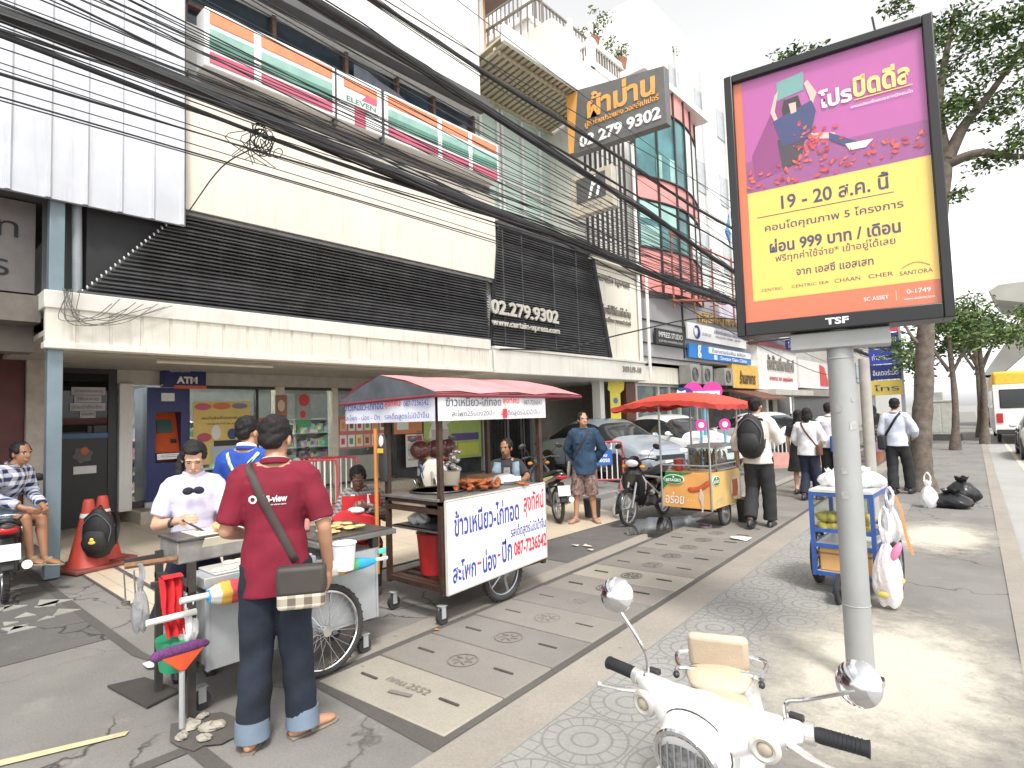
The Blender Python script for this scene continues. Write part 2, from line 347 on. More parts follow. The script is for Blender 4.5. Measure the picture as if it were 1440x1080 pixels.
def ringmat():
    m = groundmat('patterned_paver', (.205, .202, .19), (.145, .142, .132), seed=3, light=(.25, .246, .232)); N, L, b = nodes_of(m)
    g = N.new('ShaderNodeNewGeometry'); rt = N.new('ShaderNodeVectorRotate'); rt.rotation_type = 'Z_AXIS'; rt.inputs['Angle'].default_value = R(-3.7); L.new(g.outputs['Position'], rt.inputs['Vector'])
    def tile(sz, ox=0., oy=0.):
        v = N.new('ShaderNodeMapping'); v.inputs['Location'].default_value = (ox, oy, 0); v.inputs['Scale'].default_value = (1/sz, 1/sz, 0); L.new(rt.outputs[0], v.inputs[0])
        f = N.new('ShaderNodeVectorMath'); f.operation = 'FRACTION'; L.new(v.outputs[0], f.inputs[0])
        s = N.new('ShaderNodeVectorMath'); s.operation = 'SUBTRACT'; s.inputs[1].default_value = (.5, .5, 0); L.new(f.outputs[0], s.inputs[0]); return s.outputs[0]
    def m2(op, a, c):
        x = N.new('ShaderNodeMath'); x.operation = op
        for i, v in enumerate((a, c)):
            if hasattr(v, 'links'): L.new(v, x.inputs[i])
            else: x.inputs[i].default_value = v
        return x.outputs[0]
    t = tile(.46); ln = N.new('ShaderNodeVectorMath'); ln.operation = 'LENGTH'; L.new(t, ln.inputs[0]); r = ln.outputs['Value']
    gro = None
    for rad in (.14, .29, .46):
        q = m2('LESS_THAN', m2('ABSOLUTE', m2('SUBTRACT', r, rad), 0), .014); gro = q if gro is None else m2('MAXIMUM', gro, q)
    t2 = tile(.46/6); sp = N.new('ShaderNodeSeparateXYZ'); L.new(t2, sp.inputs[0])
    gr = m2('GREATER_THAN', m2('MAXIMUM', m2('ABSOLUTE', sp.outputs[0], 0), m2('ABSOLUTE', sp.outputs[1], 0)), .44)
    outer = m2('GREATER_THAN', r, .46); gro = m2('MAXIMUM', gro, m2('MULTIPLY', gr, outer))
    sp3 = N.new('ShaderNodeSeparateXYZ'); L.new(t, sp3.inputs[0]); an = m2('ARCTAN2', sp3.outputs[1], sp3.outputs[0])
    rad_ = m2('LESS_THAN', m2('ABSOLUTE', m2('SUBTRACT', m2('FRACT', m2('MULTIPLY', an, 8/math.pi), 0), .5), 0), .06)
    band = m2('MULTIPLY', m2('GREATER_THAN', r, .29), m2('LESS_THAN', r, .46)); gro = m2('MAXIMUM', gro, m2('MULTIPLY', rad_, band))
    src = b.inputs['Base Color'].links[0].from_socket; mx = N.new('ShaderNodeMixRGB'); L.new(m2('MULTIPLY', gro, .45), mx.inputs[0]); L.new(src, mx.inputs[1]); mx.inputs[2].default_value = (.11, .106, .098, 1); L.new(mx.outputs[0], b.inputs['Base Color'])
    bp = N.new('ShaderNodeBump'); bp.inputs['Strength'].default_value = .8; bp.inputs['Distance'].default_value = .008; bp.invert = True; L.new(gro, bp.inputs['Height']); L.new(bp.outputs[0], b.inputs['Normal']); return m
# ------------------------------------------------------------------ ground
b = MB(); b.bx(-900, 900, -900, 900, -.4, -.2); struct(b.build('ground', groundmat('far_ground', (.2, .2, .19), (.14, .14, .13), seed=77), smooth=0))
EDGE = .16
b = MB(); ys = [-14, -8, -3, 0, 3, 6, 9, 12, 16, 22, 30, 45, 70, 110, 160]
top = [[(-40, y, 0), (sx(EDGE, y), y, 0)] for y in ys]; b.grid(top); b.grid([[(sx(EDGE, y), y, 0), (sx(EDGE, y)+.02, y, -.19)] for y in ys]); struct(b.build('pavement', pave, smooth=0))
b = MB(); b.grid([[(sx(EDGE, y)-.16, y, .008), (sx(EDGE, y)-.004, y, .008)] for y in ys if y > -9]); b.grid([[(sx(EDGE, y)-.004, y, .008), (sx(EDGE, y)+.03, y, -.1)] for y in ys if y > -9]); struct(b.build('kerb', border, smooth=0))
b = MB(); b.grid([[(sx(EDGE, y)+.0, y, -.12), (sx(EDGE, y)+16, y, -.12)] for y in ys]); struct(b.build('road', roadm, smooth=0))
b = MB(); b.grid([[(sx(EDGE, y)+.6, y, -.115), (sx(EDGE, y)+.7, y, -.115)] for y in ys if y > 6]); struct(b.build('road_marking', mat('road_paint', (.6, .55, .4), .8, dirt=.6), smooth=0))
# strip of asphalt between the tiles and the drain, left-hand asphalt
b = MB(); b.grid([[(-14, y, .004), (-5.45+.03*math.sin(y*2.1), y, .004)] for y in (-8, -5, -3, -1, 0, .6, 1.3)]); struct(b.build('asphalt_lot', asph, smooth=0))
b = MB(); b.grid([[(-9.2, 1.36, .006), (-8.2, 1.36, .006), (-6.5, 1.36, .006), (-4.9, 1.38, .006), (-4.72, 1.4, .006)], [(-9.2, 1.27, .006), (-8.2, 1.27, .006), (-6.5, 1.28, .006), (-4.9, 1.31, .006), (-4.70, 1.35, .006)]]); struct(b.build('gully', dirty, smooth=0))
b = MB(); b.grid([[(-12, y, .010), (-5.45 if y < 5.5 else -4.85, y, .010)] for y in (1.68, 2.5, 4, 5.49, 5.5, 7, 8.1)]); b.add([(-4.85, 8.1, .01), (-12, 8.1, .01), (-12, 8.9, .01), (-6.6, 8.9, .01)], [(0, 1, 2, 3)]); struct(b.build('tiled_forecourt', creamtile, smooth=0))
b = MB(); b.grid([[(-8.0, y, .013), (-5.5, y, .013)] for y in (1.655, 1.68)]); b.grid([[(-5.45, y, .013), (-5.42, y, .013)] for y in (1.66, 3, 5.4)]); b.grid([[(-8.3, 1.98, .014), (-5.45, 1.93, .014)], [(-8.3, 2.03, .014), (-5.45, 1.975, .014)]]); struct(b.build('tile_joint', dirty, smooth=0))
b = MB(); b.bx(-22, -6.3, 9.1, 24, -.1, .12); struct(b.build('parking_apron', apron, bevel=.02))
b = MB(); b.bx(-17, -11.35, 3.15, 9.0, 0, .22); struct(b.build('shop_step', mat('step_terrazzo', (.42, .37, .30), .4, var=.15, scale=20, dirt=.3), bevel=.015))
b = MB(); b.bx(-17, -12.0, -6, 3.15, 0, .012); struct(b.build('shop_floor', mat('dark_floor', (.2, .18, .16), .5, dirt=.4)))
# broken white tile pieces set in the paving by the post
b = MB(); r2 = random.Random(3)
for i in range(26):
    cx, cy = -8.6+r2.random()*2.3, .55+r2.random()*.68; a = r2.random()*6.28; s = .07+r2.random()*.09
    b.prism([(s*r2.uniform(.6, 1.3)*math.cos(a+k*2.09), s*r2.uniform(.6, 1.3)*math.sin(a+k*2.09)) for k in range(3)], (cx, cy, .006), (1, 0, 0), (0, 1, 0), .01)
o = b.build('broken_tile_paving', mat('tile_chip', (.34, .33, .30), .6, dirt=.6), smooth=0); struct(o)
# drain run: gutter lines, border bands, patterned pavers, cement patch
strip(-3.50, -2.285, 1.88, 40, .004, 'drain_gutter', dirty)
strip(-4.6, -3.62, 5.2, 9.2, .0045, 'patched_asphalt', asph)
strip(-2.275, -1.98, 1.6, 40, .006, 'drain_border', border); strip(-3.72, -3.51, 1.9, 40, .006, 'drain_border', border)
strip(-1.98, -1.02, 1.2, 11.5, .006, 'patterned_paving', ringmat())
N_, L_, b_ = nodes_of(cement); at_ = N_.new('ShaderNodeAttribute'); at_.attribute_name = 'edge'; nz = N_.new('ShaderNodeTexNoise'); nz.inputs['Scale'].default_value = 3.5; nz.inputs['Detail'].default_value = 9; nz.inputs['Roughness'].default_value = .75; gg = N_.new('ShaderNodeNewGeometry'); L_.new(gg.outputs['Position'], nz.inputs['Vector'])
ad_ = N_.new('ShaderNodeMath'); ad_.operation = 'ADD'; L_.new(at_.outputs['Fac'], ad_.inputs[0]); L_.new(nz.outputs['Fac'], ad_.inputs[1]); mr_ = N_.new('ShaderNodeMapRange'); mr_.inputs[1].default_value = .66; mr_.inputs[2].default_value = 1.2; L_.new(ad_.outputs[0], mr_.inputs[0]); L_.new(mr_.outputs[0], b_.inputs['Alpha'])
def patch(cx, cy, ax, ay, z):
    b = MB(); rows = [[(cx+ax*q/8*math.cos(a)+SWK*ay*q/8*math.sin(a), cy+ay*q/8*math.sin(a), z) for a in [2*math.pi*j/40 for j in range(41)]] for q in range(1, 9)]; b.grid(rows); b.add(rows[0][:-1], [tuple(range(40))]); o = struct(b.build('cement_patch', cement, smooth=0)); at = o.data.attributes.new('edge', 'FLOAT', 'POINT')
    for v in o.data.vertices: at.data[v.index].value = 1.1*(1-math.hypot((v.co.x-cx)/ax, (v.co.y-cy)/ay))
patch(-.78, 4.15, .95, 1.75, .011); patch(-1.0, 8.8, .8, 1.5, .0105)
# faded yellow line bottom left
b = MB(); b.add([(-3.92, .40, .008), (-3.86, .36, .008), (-3.66, .95, .008), (-3.70, .98, .008)], [(0, 1, 2, 3)]); struct(b.build('painted_line', mat('faded_yellow', (.55, .47, .28), .8, dirt=.8, scale=14), smooth=0))
# second covered gully at the bottom left
b = MB(); b.grid([[(-3.30, -.3, .006), (-3.22, -.3, .006)], [(-3.30, 1.1, .006), (-3.22, 1.1, .006)]]); b.grid([[(-3.30, 1.1, .006), (-2.2, 1.14, .006)], [(-3.3, 1.18, .006), (-2.2, 1.22, .006)]]); struct(b.build('gully', dirty, smooth=0))
# puddle under the sidecar motorbike
wetm = mat('wet_concrete', (.06, .058, .055), .08, var=.3, scale=3)
b = MB(); P = []
for i in range(36):
    a = 2*math.pi*i/36; q = 1+.3*r2.uniform(-1, 1); P.append((-4.0+.62*q*math.cos(a), 7.75+.75*q*math.sin(a), .012))
b.add(P, [tuple(range(36))]); struct(b.build('puddle', wetm, smooth=0))
# concrete drain covers, one object each
slotm = mat('slot_shadow_dirt', (.075, .068, .06), .9, var=.3, scale=20); relief = mat('slab_relief', (.185, .17, .152), .85, dirt=.3)
def drain_cover(i):
    y = 1.965+i*.485; yc = y+.2375; m = slabms[0 if i in (0, 6) else 1+i % 2]
    lab = 'pale sandy concrete drain cover at the near end of the row, lettering pressed in it' if i == 0 else 'paler sandy drain cover in the middle of the row of darker grey ones' if i == 6 else 'square grey concrete drain cover in the long row down the pavement'
    t = thing('drain_cover', lab, 'drain cover', (sx(-2.89, yc), yc, 0), R(3.7) + rnd.uniform(-.004, .004), None if i == 0 else 'concrete drain covers')
    b = MB(); b.bx(-.55, .55, -.238, .238, -.03, .010+rnd.uniform(0, .008)); b.build('slab', m, t, bevel=.008); t.rotation_euler.x = rnd.uniform(-.006, .006); t.rotation_euler.y = rnd.uniform(-.003, .003)
    for s in (-1, 1):
        if i > 12: break
        b = MB(); b.bx(s*.33-.075, s*.33+.075, s*.02-.008, s*.02+.008, .012, .0205); b.build('lifting_slot', slotm, t)
    if i < 12 and i != 0:
        b = MB(); b.torus((0, 0, .018), (0, 0, 1), .1, .006, 28, 6, .5)
        for k in range(7):
            a = k*.9; b.box((.055*math.cos(a)*.9, .05*math.sin(a), .018), (.05, .012, .008), a+.4)
        b.build('emblem', relief, t)
    if i == 0:
        text('กทม.2552', relief, (-.02, .03, .0195), (1, 0, 0), (0, 1, 0), w=.36, h=.06, parent=t, name='emblem')
        b = MB(); b.box((.02, -.07, .0185), (.16, .03, .004), .2); b.build('emblem', relief, t)
    return t
for i in range(26): drain_cover(i)
# ------------------------------------------------------------------ buildings
wallw = mat('white_render', (.76, .75, .72), .7, var=.05, scale=1.2, dirt=.22, bump=.1, streak=.55)
wallc = mat('cream_render', (.74, .70, .60), .7, var=.05, scale=1., dirt=.25, streak=.5)
greyw = mat('grey_render', (.40, .39, .37), .7, var=.08, scale=2, dirt=.2)
dkgrey = mat('dark_grey_panel', (.11, .111, .115), .6, var=.15, scale=3, dirt=.2)
louv = mat('charcoal_louvre', (.085, .086, .09), .5, .15, var=.3, scale=4, dirt=.3, streak=.3)
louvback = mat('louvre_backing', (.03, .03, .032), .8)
def corr(name, col, axis, period, rough=.5, metal=0.):
    m = mat(name, col, rough, metal, var=.05, scale=2, dirt=.2); N, L, b = nodes_of(m)
    tc = N.new('ShaderNodeTexCoord'); s = N.new('ShaderNodeSeparateXYZ'); L.new(tc.outputs['Object'], s.inputs[0])
    k = N.new('ShaderNodeMath'); k.operation = 'MULTIPLY'; k.inputs[1].default_value = 2*math.pi/period; L.new(s.outputs[axis], k.inputs[0])
    q = N.new('ShaderNodeMath'); q.operation = 'SINE'; L.new(k.outputs[0], q.inputs[0]); bp = N.new('ShaderNodeBump'); bp.inputs['Distance'].default_value = .02; L.new(q.outputs[0], bp.inputs['Height']); L.new(bp.outputs[0], b.inputs['Normal']); return m
XF = -8.0
UX, UZ, UY = V((1, 0, 0)), V((0, 0, 1)), V((0, 1, 0))
# ---------- building 0: metal-clad shop on the left
t = thing('metal_clad_building', 'left edge shop building clad in white metal sheets above a blue grey steel post', 'building', (-12, -1, 0))
b = MB(); b.bx(-20, -11, -7, 1.55, 0, 4.15); wb(b, 'wall', mat('maroon_wall', (.10, .022, .02), .5, var=.2, scale=4, dirt=.4), t)
b = MB(); b.bx(-20, -8.35, -7, 2.62, 4.6, 13); wb(b, 'upper_wall', greyw, t)
b = MB(); prof = []
y = -7.0
while y < 2.68: prof += [(y, 0), (y+.10, 0), (y+.12, .035), (y+.15, .035), (y+.17, 0), (y+.33, 0)]; y += .34
b.grid([[(XF+.02+d, yy, z) for yy, d in prof if yy <= 2.7] for z in (4.2, 13)]); b.grid([[(XF-.03, yy, z) for yy in (-7, 2.7)] for z in (13, 4.2)])
b.grid([[(XF+.02, 2.7, z), (XF-.03, 2.7, z)] for z in (4.2, 13)]); wb(b, 'cladding', mat('white_metal_sheet', (.64, .66, .70), .34, .2, var=.08, scale=1.5, dirt=.2, streak=.35), t, fix=False)
b = MB(); b.bx(-12, XF-.04, -7, 2.6, 4.3, 4.5); wb(b, 'soffit', dkgrey, t)
b = MB(); b.box((-8.14, 1.40, 2.12), (.14, .14, 4.2)); wb(b, 'steel_post', mat('blue_grey_steel', (.19, .25, .285), .45, .2, var=.08, scale=4, dirt=.25), t, bevel=.006)
b = MB(); b.cyl((-8.2, 1.62, 2.9), (-8.2, 1.6, 4.25), .05); wb(b, 'downpipe', mat('grey_pipe', (.3, .33, .35), .5), t)
b = MB()
for i, (ya, yb) in enumerate([(1.33, 1.75), (1.78, 2.28), (2.31, 2.9)]): b.bx(-8.5-.02*i, -8.45-.02*i, ya, yb, 3.1, 4.5)
b.bx(-8.46, -8.4, 2.26, 2.33, 3.1, 4.5); b.bx(-8.44, -8.36, 1.33, 2.9, 4.32, 4.45); wb(b, 'side_panel', dkgrey, t, bevel=.004)
b = MB(); b.bx(-11, -8.3, -6, 1.3, 2.85, 3.15); b.bx(-9, -8.7, -6, 1.3, 2.55, 2.9); wb(b, 'beam', mat('brown_beam', (.16, .14, .12), .7, dirt=.5), t)
b = MB(); b.bx(-11.6, -10.9, 1.56, 1.95, 0, 3.1); wb(b, 'pillar', mat('flaking_plaster', (.42, .38, .33), .8, var=.15, scale=6, dirt=.6, bump=.4, bscale=15), t)
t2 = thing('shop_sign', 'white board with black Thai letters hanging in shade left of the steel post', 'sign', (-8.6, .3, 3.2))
b = MB(); b.bx(-8.62, -8.56, -1.4, 1.28, 3.22, 4.28); wb(b, 'board', mat('shaded_sign', (.24, .215, .205), .6, dirt=.3), t2)  # white board; the shade it hangs in is mixed into this darker colour
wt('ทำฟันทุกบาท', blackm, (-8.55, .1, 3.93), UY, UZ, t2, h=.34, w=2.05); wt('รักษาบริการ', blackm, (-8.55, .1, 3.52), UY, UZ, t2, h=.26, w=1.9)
# ---------- building 1: convenience store
t = thing('store_building', 'white two bay shophouse of the convenience store with dark slatted screen above a ribbed canopy', 'building', (-12, 5, 0)); B1 = t
b = MB(); b.bx(-20, -8.45, 2.62, 8.66, 4.4, 7.25); b.bx(-20, -8.45, 2.62, 8.66, 8.1, 14.5); b.bx(-20, -9.0, 2.62, 8.66, 7.25, 8.1); b.bx(-20, -8.45, 1.62, 8.4, 3.2, 4.4); wb(b, 'wall', wallw, t)
b = MB(); b.bx(-8.45, -8.12, 2.70, 8.66, 4.47, 6.2); wb(b, 'wall_panel', wallc, t, bevel=.01)
b = MB(); b.bx(-8.44, -8.16, 2.72, 8.64, 4.40, 4.466); b.bx(-8.44, -8.2, 2.8, 8.6, 6.203, 6.42); wb(b, 'trim', mat('grey_trim', (.22, .21, .2), .7, dirt=.3), t)
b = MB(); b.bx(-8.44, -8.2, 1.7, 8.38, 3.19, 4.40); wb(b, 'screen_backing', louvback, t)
b = MB(); e = MB()
for i in range(24):
    z = 3.22+i*.0515; k = (z-3.19)/(4.46-3.19); y0 = 1.62+k*1.12
    b.box((-8.1, (y0+8.36)/2, z), (.075, 8.36-y0, .012), rot=MX.Rotation(R(38+rnd.uniform(-9, 9)), 4, 'Y') @ MX.Rotation(rnd.uniform(-.0012, .0012), 4, 'X'))
    if i % 1 == 0: e.box((-8.08, y0-.006, z), (.05, .012, .02), rot=MX.Rotation(R(38), 4, 'Y'))  # light catching the blade ends, put in as small white tips
for yy in (3.2, 4.6, 6.0, 7.3, 8.34): b.bx(-8.19, -8.14, yy-.02, yy+.02, 3.2, 4.45)
b.bx(-8.16, -8.04, 1.6, 8.36, 3.185, 3.215)
o = wb(b, 'louvre_screen', louv, t); wb(e, 'lit_blade_end', mat('lit_end_white', (.7, .7, .7), .4), o)
b = MB(); b.bx(-8.4, -8.0, 1.28, 8.3, 2.98, 3.18); wb(b, 'canopy_top', offwhite, t, bevel=.012)
b = MB(); y = 1.3
prof = []
while y < 8.24: prof += [(y, 0), (y+.27, 0), (y+.28, -.018), (y+.30, -.018), (y+.31, 0)]; y += .32
b.grid([[(-8.03+d, min(yy, 8.27), z) for yy, d in prof] for z in (2.6, 2.985)]); b.bx(-8.12, -8.06, 1.3, 8.27, 2.6, 2.975); wb(b, 'canopy_fascia', mat('ribbed_fascia', (.68, .65, .57), .6, var=.05, scale=1.5, dirt=.4, streak=.6), t, fix=False)
b = MB(); b.bx(-8.14, -7.97, 1.28, 8.32, 2.53, 2.60); b.bx(-8.14, -7.99, 8.24, 8.32, 2.603, 2.97); wb(b, 'canopy_trim', offwhite, t, bevel=.008)
b = MB(); b.bx(-12, -8.15, 1.3, 8.4, 2.68, 2.74); b.bx(-8.9, -8.6, 1.5, 8.2, 2.56, 2.68); wb(b, 'soffit', mat('soffit_grey', (.42, .40, .37), .7, dirt=.35), t)
b = MB(); b.cyl((-8.75, 2.6, 2.52), (-8.75, 4.2, 2.52), .025); wb(b, 'strip_light', mat('dead_tube', (.6, .58, .5), .5), t)
b = MB(); b.bx(-12.2, -12, 2.95, 8.7, 2.43, 3.3); b.bx(-12.2, -12, 1.5, 2.95, 2.75, 3.3); wb(b, 'header_wall', mat('warm_grey_wall', (.48, .45, .41), .7, dirt=.2), t)
b = MB(); b.bx(-12.25, -11.9, 2.97, 3.17, .2, 2.43); wb(b, 'pillar', wallw, t, bevel=.006)
b = MB()
for yy in (4.1, 5.42, 7.2, 8.9, 10.6): b.bx(-12.08, -11.98, yy-.03, yy+.03, .22, 2.43)
for z in (.24, 2.40): b.bx(-12.07, -11.99, 4.1, 8.66, z-.03, z+.03)
b.bx(-12.07, -11.99, 3.17, 3.39, .22, .34); wb(b, 'window_frame', darkmetal, t)
each('window_pillar', mat('cream_pillar', (.62, .57, .48), .6, dirt=.15), t, [(-12.16, -11.95, 5.8, 6.0, .2, 2.43), (-12.16, -11.95, 7.13, 7.28, .2, 2.43)], bevel=.005)
b = MB(); b.bx(-12.05, -12.0, 5.45, 8.66, .25, .85); wb(b, 'window_base', mat('grey_green_base', (.33, .34, .29), .6), t)
b = MB(); b.bx(-12.045, -12.035, 3.17, 3.4, .34, 2.4); b.bx(-12.045, -12.035, 4.1, 8.66, .27, 2.4); wb(b, 'shop_window', glass, t, smooth=0)
# interior: back wall, ceiling, shelves, lit tubes
b = MB(); b.bx(-17, -16.9, 3.15, 14, .2, 2.9); b.bx(-17, -12.1, 3.0, 3.1, .2, 2.9); b.bx(-17, -12.2, 3.1, 8.66, 2.75, 2.85); wb(b, 'inner_wall', mat('store_wall', (.74, .75, .73), .6), t)
d = thing('door', 'black framed shop door on the left with taped paper notices and a round flower sticker', 'door', (-12, 2.5, .012))
b = MB(); b.bx(-12.06, -11.98, 2.02, 2.12, .012, 2.75); b.bx(-12.06, -11.98, 2.82, 2.95, .012, 2.75); b.bx(-12.06, -11.98, 2.12, 2.82, 2.6, 2.75); wb(b, 'door_frame', black, d, bevel=.004)
b = MB(); b.bx(-12.05, -12.0, 2.12, 2.82, .02, 1.50); wb(b, 'door_panel', mat('door_black', (.012, .012, .013), .35), d)
b = MB(); b.bx(-12.04, -12.02, 2.12, 2.82, 1.58, 2.6); wb(b, 'door_glass', dkglass, d, smooth=0)
b = MB(); b.bx(-12.06, -11.97, 2.12, 2.82, 1.49, 1.58); wb(b, 'push_bar', mat('bar_blue', (.05, .13, .25), .4), d, bevel=.006)
b = MB(); b.bx(-12.0, -11.99, 2.3, 2.78, 2.23, 2.36); b.bx(-12.0, -11.99, 2.34, 2.72, 2.10, 2.22); b.bx(-12.0, -11.99, 2.28, 2.78, 1.96, 2.09); b.bx(-12.0, -11.99, 2.42, 2.64, 1.84, 1.95); n = wb(b, 'paper_notice', mat('notice_paper', (.5, .49, .51), .7), d)
for q, (s, z, w) in enumerate([('โปรดปิดประตู', 2.295, .4), ('ใช้ประตู', 2.16, .3), ('ทางเข้าด้านข้าง', 2.025, .42), ('ขอบคุณ', 1.895, .18)]): wt(s, blackm, (-11.985, [2.54, 2.53, 2.53, 2.53][q], z), UY, UZ, n, w=w, h=.06)
b = MB(); b.prism([(.13*math.cos(a)*(1+.12*math.sin(6*a)), .13*math.sin(a)*(1+.12*math.sin(6*a))) for a in [k*math.pi/18 for k in range(36)]], (-11.993, 2.47, 1.22), UY, UZ, .008); st = wb(b, 'sticker', mat('sticker_grey', (.12, .11, .12), .5), d)
b = MB(); b.ell((-11.985, 2.49, 1.28), (.008, .06, .065)); wb(b, 'sticker_face', mat('sticker_orange', (.55, .14, .06), .5), st); b = MB(); b.bx(-11.993, -11.985, 2.34, 2.66, .90, 1.03); wb(b, 'sticker_caption', paper, d)
# cash machine and its sign
d = thing('cash_machine', 'tall navy blue cash machine with orange fascia set beside the store window', 'cash machine', (-12, 3.73, .22))
b = MB(); b.bx(-12.6, -11.9, 3.39, 3.53, .30, 2.37); b.bx(-12.6, -11.9, 3.95, 4.08, .30, 2.37); b.bx(-12.6, -11.9, 3.53, 3.95, .30, 1.0); b.bx(-12.6, -11.9, 3.53, 3.95, 1.92, 2.37); wb(b, 'cabinet', mat('navy_cabinet', (.012, .02, .13), .35, var=.08), d)
b = MB(); b.bx(-11.96, -11.88, 3.37, 4.1, .22, .31); wb(b, 'plinth', mat('pale_plinth', (.5, .48, .44), .6), d)
b = MB(); b.add([(-11.95, 3.53, 1.18), (-11.95, 3.95, 1.18), (-12.2, 3.95, 1.9), (-12.2, 3.53, 1.9)], [(0, 1, 2, 3)]); b.bx(-12.4, -12.2, 3.53, 3.95, 1.0, 1.92); wb(b, 'fascia', mat('orange_fascia', (.62, .10, .02), .4, var=.1), d)
sl_ = V((-.25, 0, .72)).normalized(); b = MB(); b.prism([(-.13, -.13), (.13, -.13), (.13, .13), (-.13, .13)], V((-12.1, 3.73, 1.66)), UY, sl_, .02); wb(b, 'screen', mat('screen_green', (.06, .14, .13), .15), d)
b = MB(); b.bx(-12.0, -11.86, 3.54, 3.94, 1.05, 1.17); b.bx(-11.95, -11.84, 3.62, 3.88, 1.10, 1.14); wb(b, 'cash_slot', steel, d, bevel=.008)
b = MB(); b.prism([(-.05, -.04), (.05, -.04), (.05, .04), (-.05, .04)], V((-12.02, 3.86, 1.38)), UY, sl_, .02); wb(b, 'keypad', black, d); b = MB(); b.bx(-11.9, -11.893, 3.62, 3.84, 2.12, 2.27); wb(b, 'notice', paper, d)
d = thing('cash_machine_sign', 'navy sign reading ATM over an orange line above the cash machine', 'sign', (-11.9, 3.95, 2.5))
b = MB(); b.bx(-12.0, -11.8, 3.62, 4.36, 2.38, 2.76); wb(b, 'box', mat('navy_sign', (.012, .018, .12), .3), d, bevel=.01)
b = MB(); b.bx(-11.81, -11.79, 3.8, 4.36, 2.35, 2.41); wb(b, 'line', mat('sign_orange', (.7, .12, .05), .4), d); wt('ATM', paper, (-11.79, 4.02, 2.51), UY, UZ, d, w=.36, h=.13, bold=.05); wt('กรุงไทย ธนาคาร', paper, (-11.79, 3.9, 2.67), UY, UZ, d, w=.34, h=.05)
# interior shelving
def shelfmat(i):
    m = mat('goods_%d' % i, (.5, .5, .5), .5, var=0); N, L, bb = nodes_of(m); tc = N.new('ShaderNodeTexCoord'); vo = N.new('ShaderNodeTexVoronoi'); vo.distance = 'CHEBYCHEV'; vo.inputs['Scale'].default_value = 7+i; vo.inputs['Randomness'].default_value = .35
    L.new(tc.outputs['Object'], vo.inputs[0]); h_ = N.new('ShaderNodeHueSaturation'); h_.inputs['Saturation'].default_value = .75; h_.inputs['Value'].default_value = .85; L.new(vo.outputs['Color'], h_.inputs['Color']); L.new(h_.outputs[0], bb.inputs['Base Color']); return m
for i, yy in enumerate((3.9, 5.3, 6.9, 8.0)):
    d = thing('goods_shelf', ['shelf of goods behind the glass beside the cash machine', 'shelf of goods behind the yellow poster', 'shelf of goods behind the middle store window', 'shelf of goods behind the far store window'][i], 'shelf', (-14.3, yy, .22), 0, 'goods shelves in the store')
    b = MB(); b.bx(-14.5, -14.45, yy-.5, yy+.5, .22, 1.75)
    for k in range(5): b.bx(-14.45, -14.05, yy-.5, yy+.5, .3+k*.36, .33+k*.36)
    wb(b, 'rack', mat('rack_grey', (.62, .63, .62), .5), d); b = MB(); r2 = random.Random(i)
    for k in range(4):
        y = yy-.48
        while y < yy+.42: w = r2.uniform(.06, .14); b.bx(-14.4, -14.1, y, y+w-.01, .33+k*.36, .33+k*.36+r2.uniform(.14, .29)); y += w
    wb(b, 'goods', shelfmat(i), d)
tubem = mat('lit_tube', (1, .98, .92), .5, var=0, emit=40)
for i, (xx, yy) in enumerate([(-12.9, 3.55), (-13.2, 4.7), (-13.2, 5.1), (-13.4, 6.4), (-13.6, 7.9)]):
    d = thing('tube_light', 'lit fluorescent tube on the ceiling inside the convenience store', 'light', (xx, yy, 2.65), 0, 'tube lights in the store'); b = MB(); b.bx(xx-.6, xx+.6, yy-.05, yy+.05, 2.69, 2.75); h_ = wb(b, 'fitting', paper, d); b = MB(); b.cyl((xx-.58, yy, 2.67), (xx+.58, yy, 2.67), .018); wb(b, 'tube', tubem, d)
# posters and stickers on the glass
def poster(label, y0, y1, z0, z1, col, shapes=(), x=-12.0, name='poster', radius=0):
    d = thing(name, label, 'poster', (x, (y0+y1)/2, z0)); b = MB(); b.bx(x-.004, x+.004, y0, y1, z0, z1); p = wb(b, 'sheet', mat('sheet_%d' % len(MATS), col, .5, var=.06), d)
    for i, (ya, yb, za, zb, c) in enumerate(shapes):
        b = MB(); ya, yb = y0+ya*(y1-y0), y0+yb*(y1-y0); za, zb = z0+za*(z1-z0), z0+zb*(z1-z0); ry, rz = abs(yb-ya)/2, abs(zb-za)/2
        if len(c) == 4: b.prism([(ry*math.cos(a), rz*math.sin(a)) for a in [k*math.pi/12 for k in range(24)]], (x+.007+.002*i, (ya+yb)/2, (za+zb)/2), UY, UZ, .003)
        else: b.bx(x+.005+.0015*i, x+.008+.0015*i, ya, yb, za, zb)
        wb(b, 'printed_shape', mat('print_%.2f_%.2f_%.2f' % c[:3], c[:3], .5, var=.03), p)
    return d
Y_ = (.72, .53, .16)
d = poster('large yellow poster with wavy edge and cartoon shapes on the store window', 4.2, 5.28, .9, 2.12, Y_, [(.02, .3, .86, .97, (.6, .12, .2, 1)), (.32, .64, .87, .98, (.65, .2, .08, 1)), (.66, .95, .88, .97, (.2, .22, .3, 1)), (.06, .3, .36, .5, (.5, .08, .14, 1)), (.3, .46, .38, .62, (.75, .74, .7, 1)), (.58, .76, .38, .56, (.04, .07, .2, 1)), (.3, 1.0, .0, .33, (.45, .52, .55)), (.34, .95, .28, .37, (.03, .03, .03)), (.72, 1., .0, .24, (.5, .09, .2, 1))])
wt('พบกับสินค้าราคาพิเศษ', blackm, (-11.975, 4.74, 1.80), UY, UZ, d, w=.8, h=.06); wt('ทุกวันจันทร์ ถึง ศุกร์', blackm, (-11.975, 4.74, 1.68), UY, UZ, d, w=.6, h=.05)
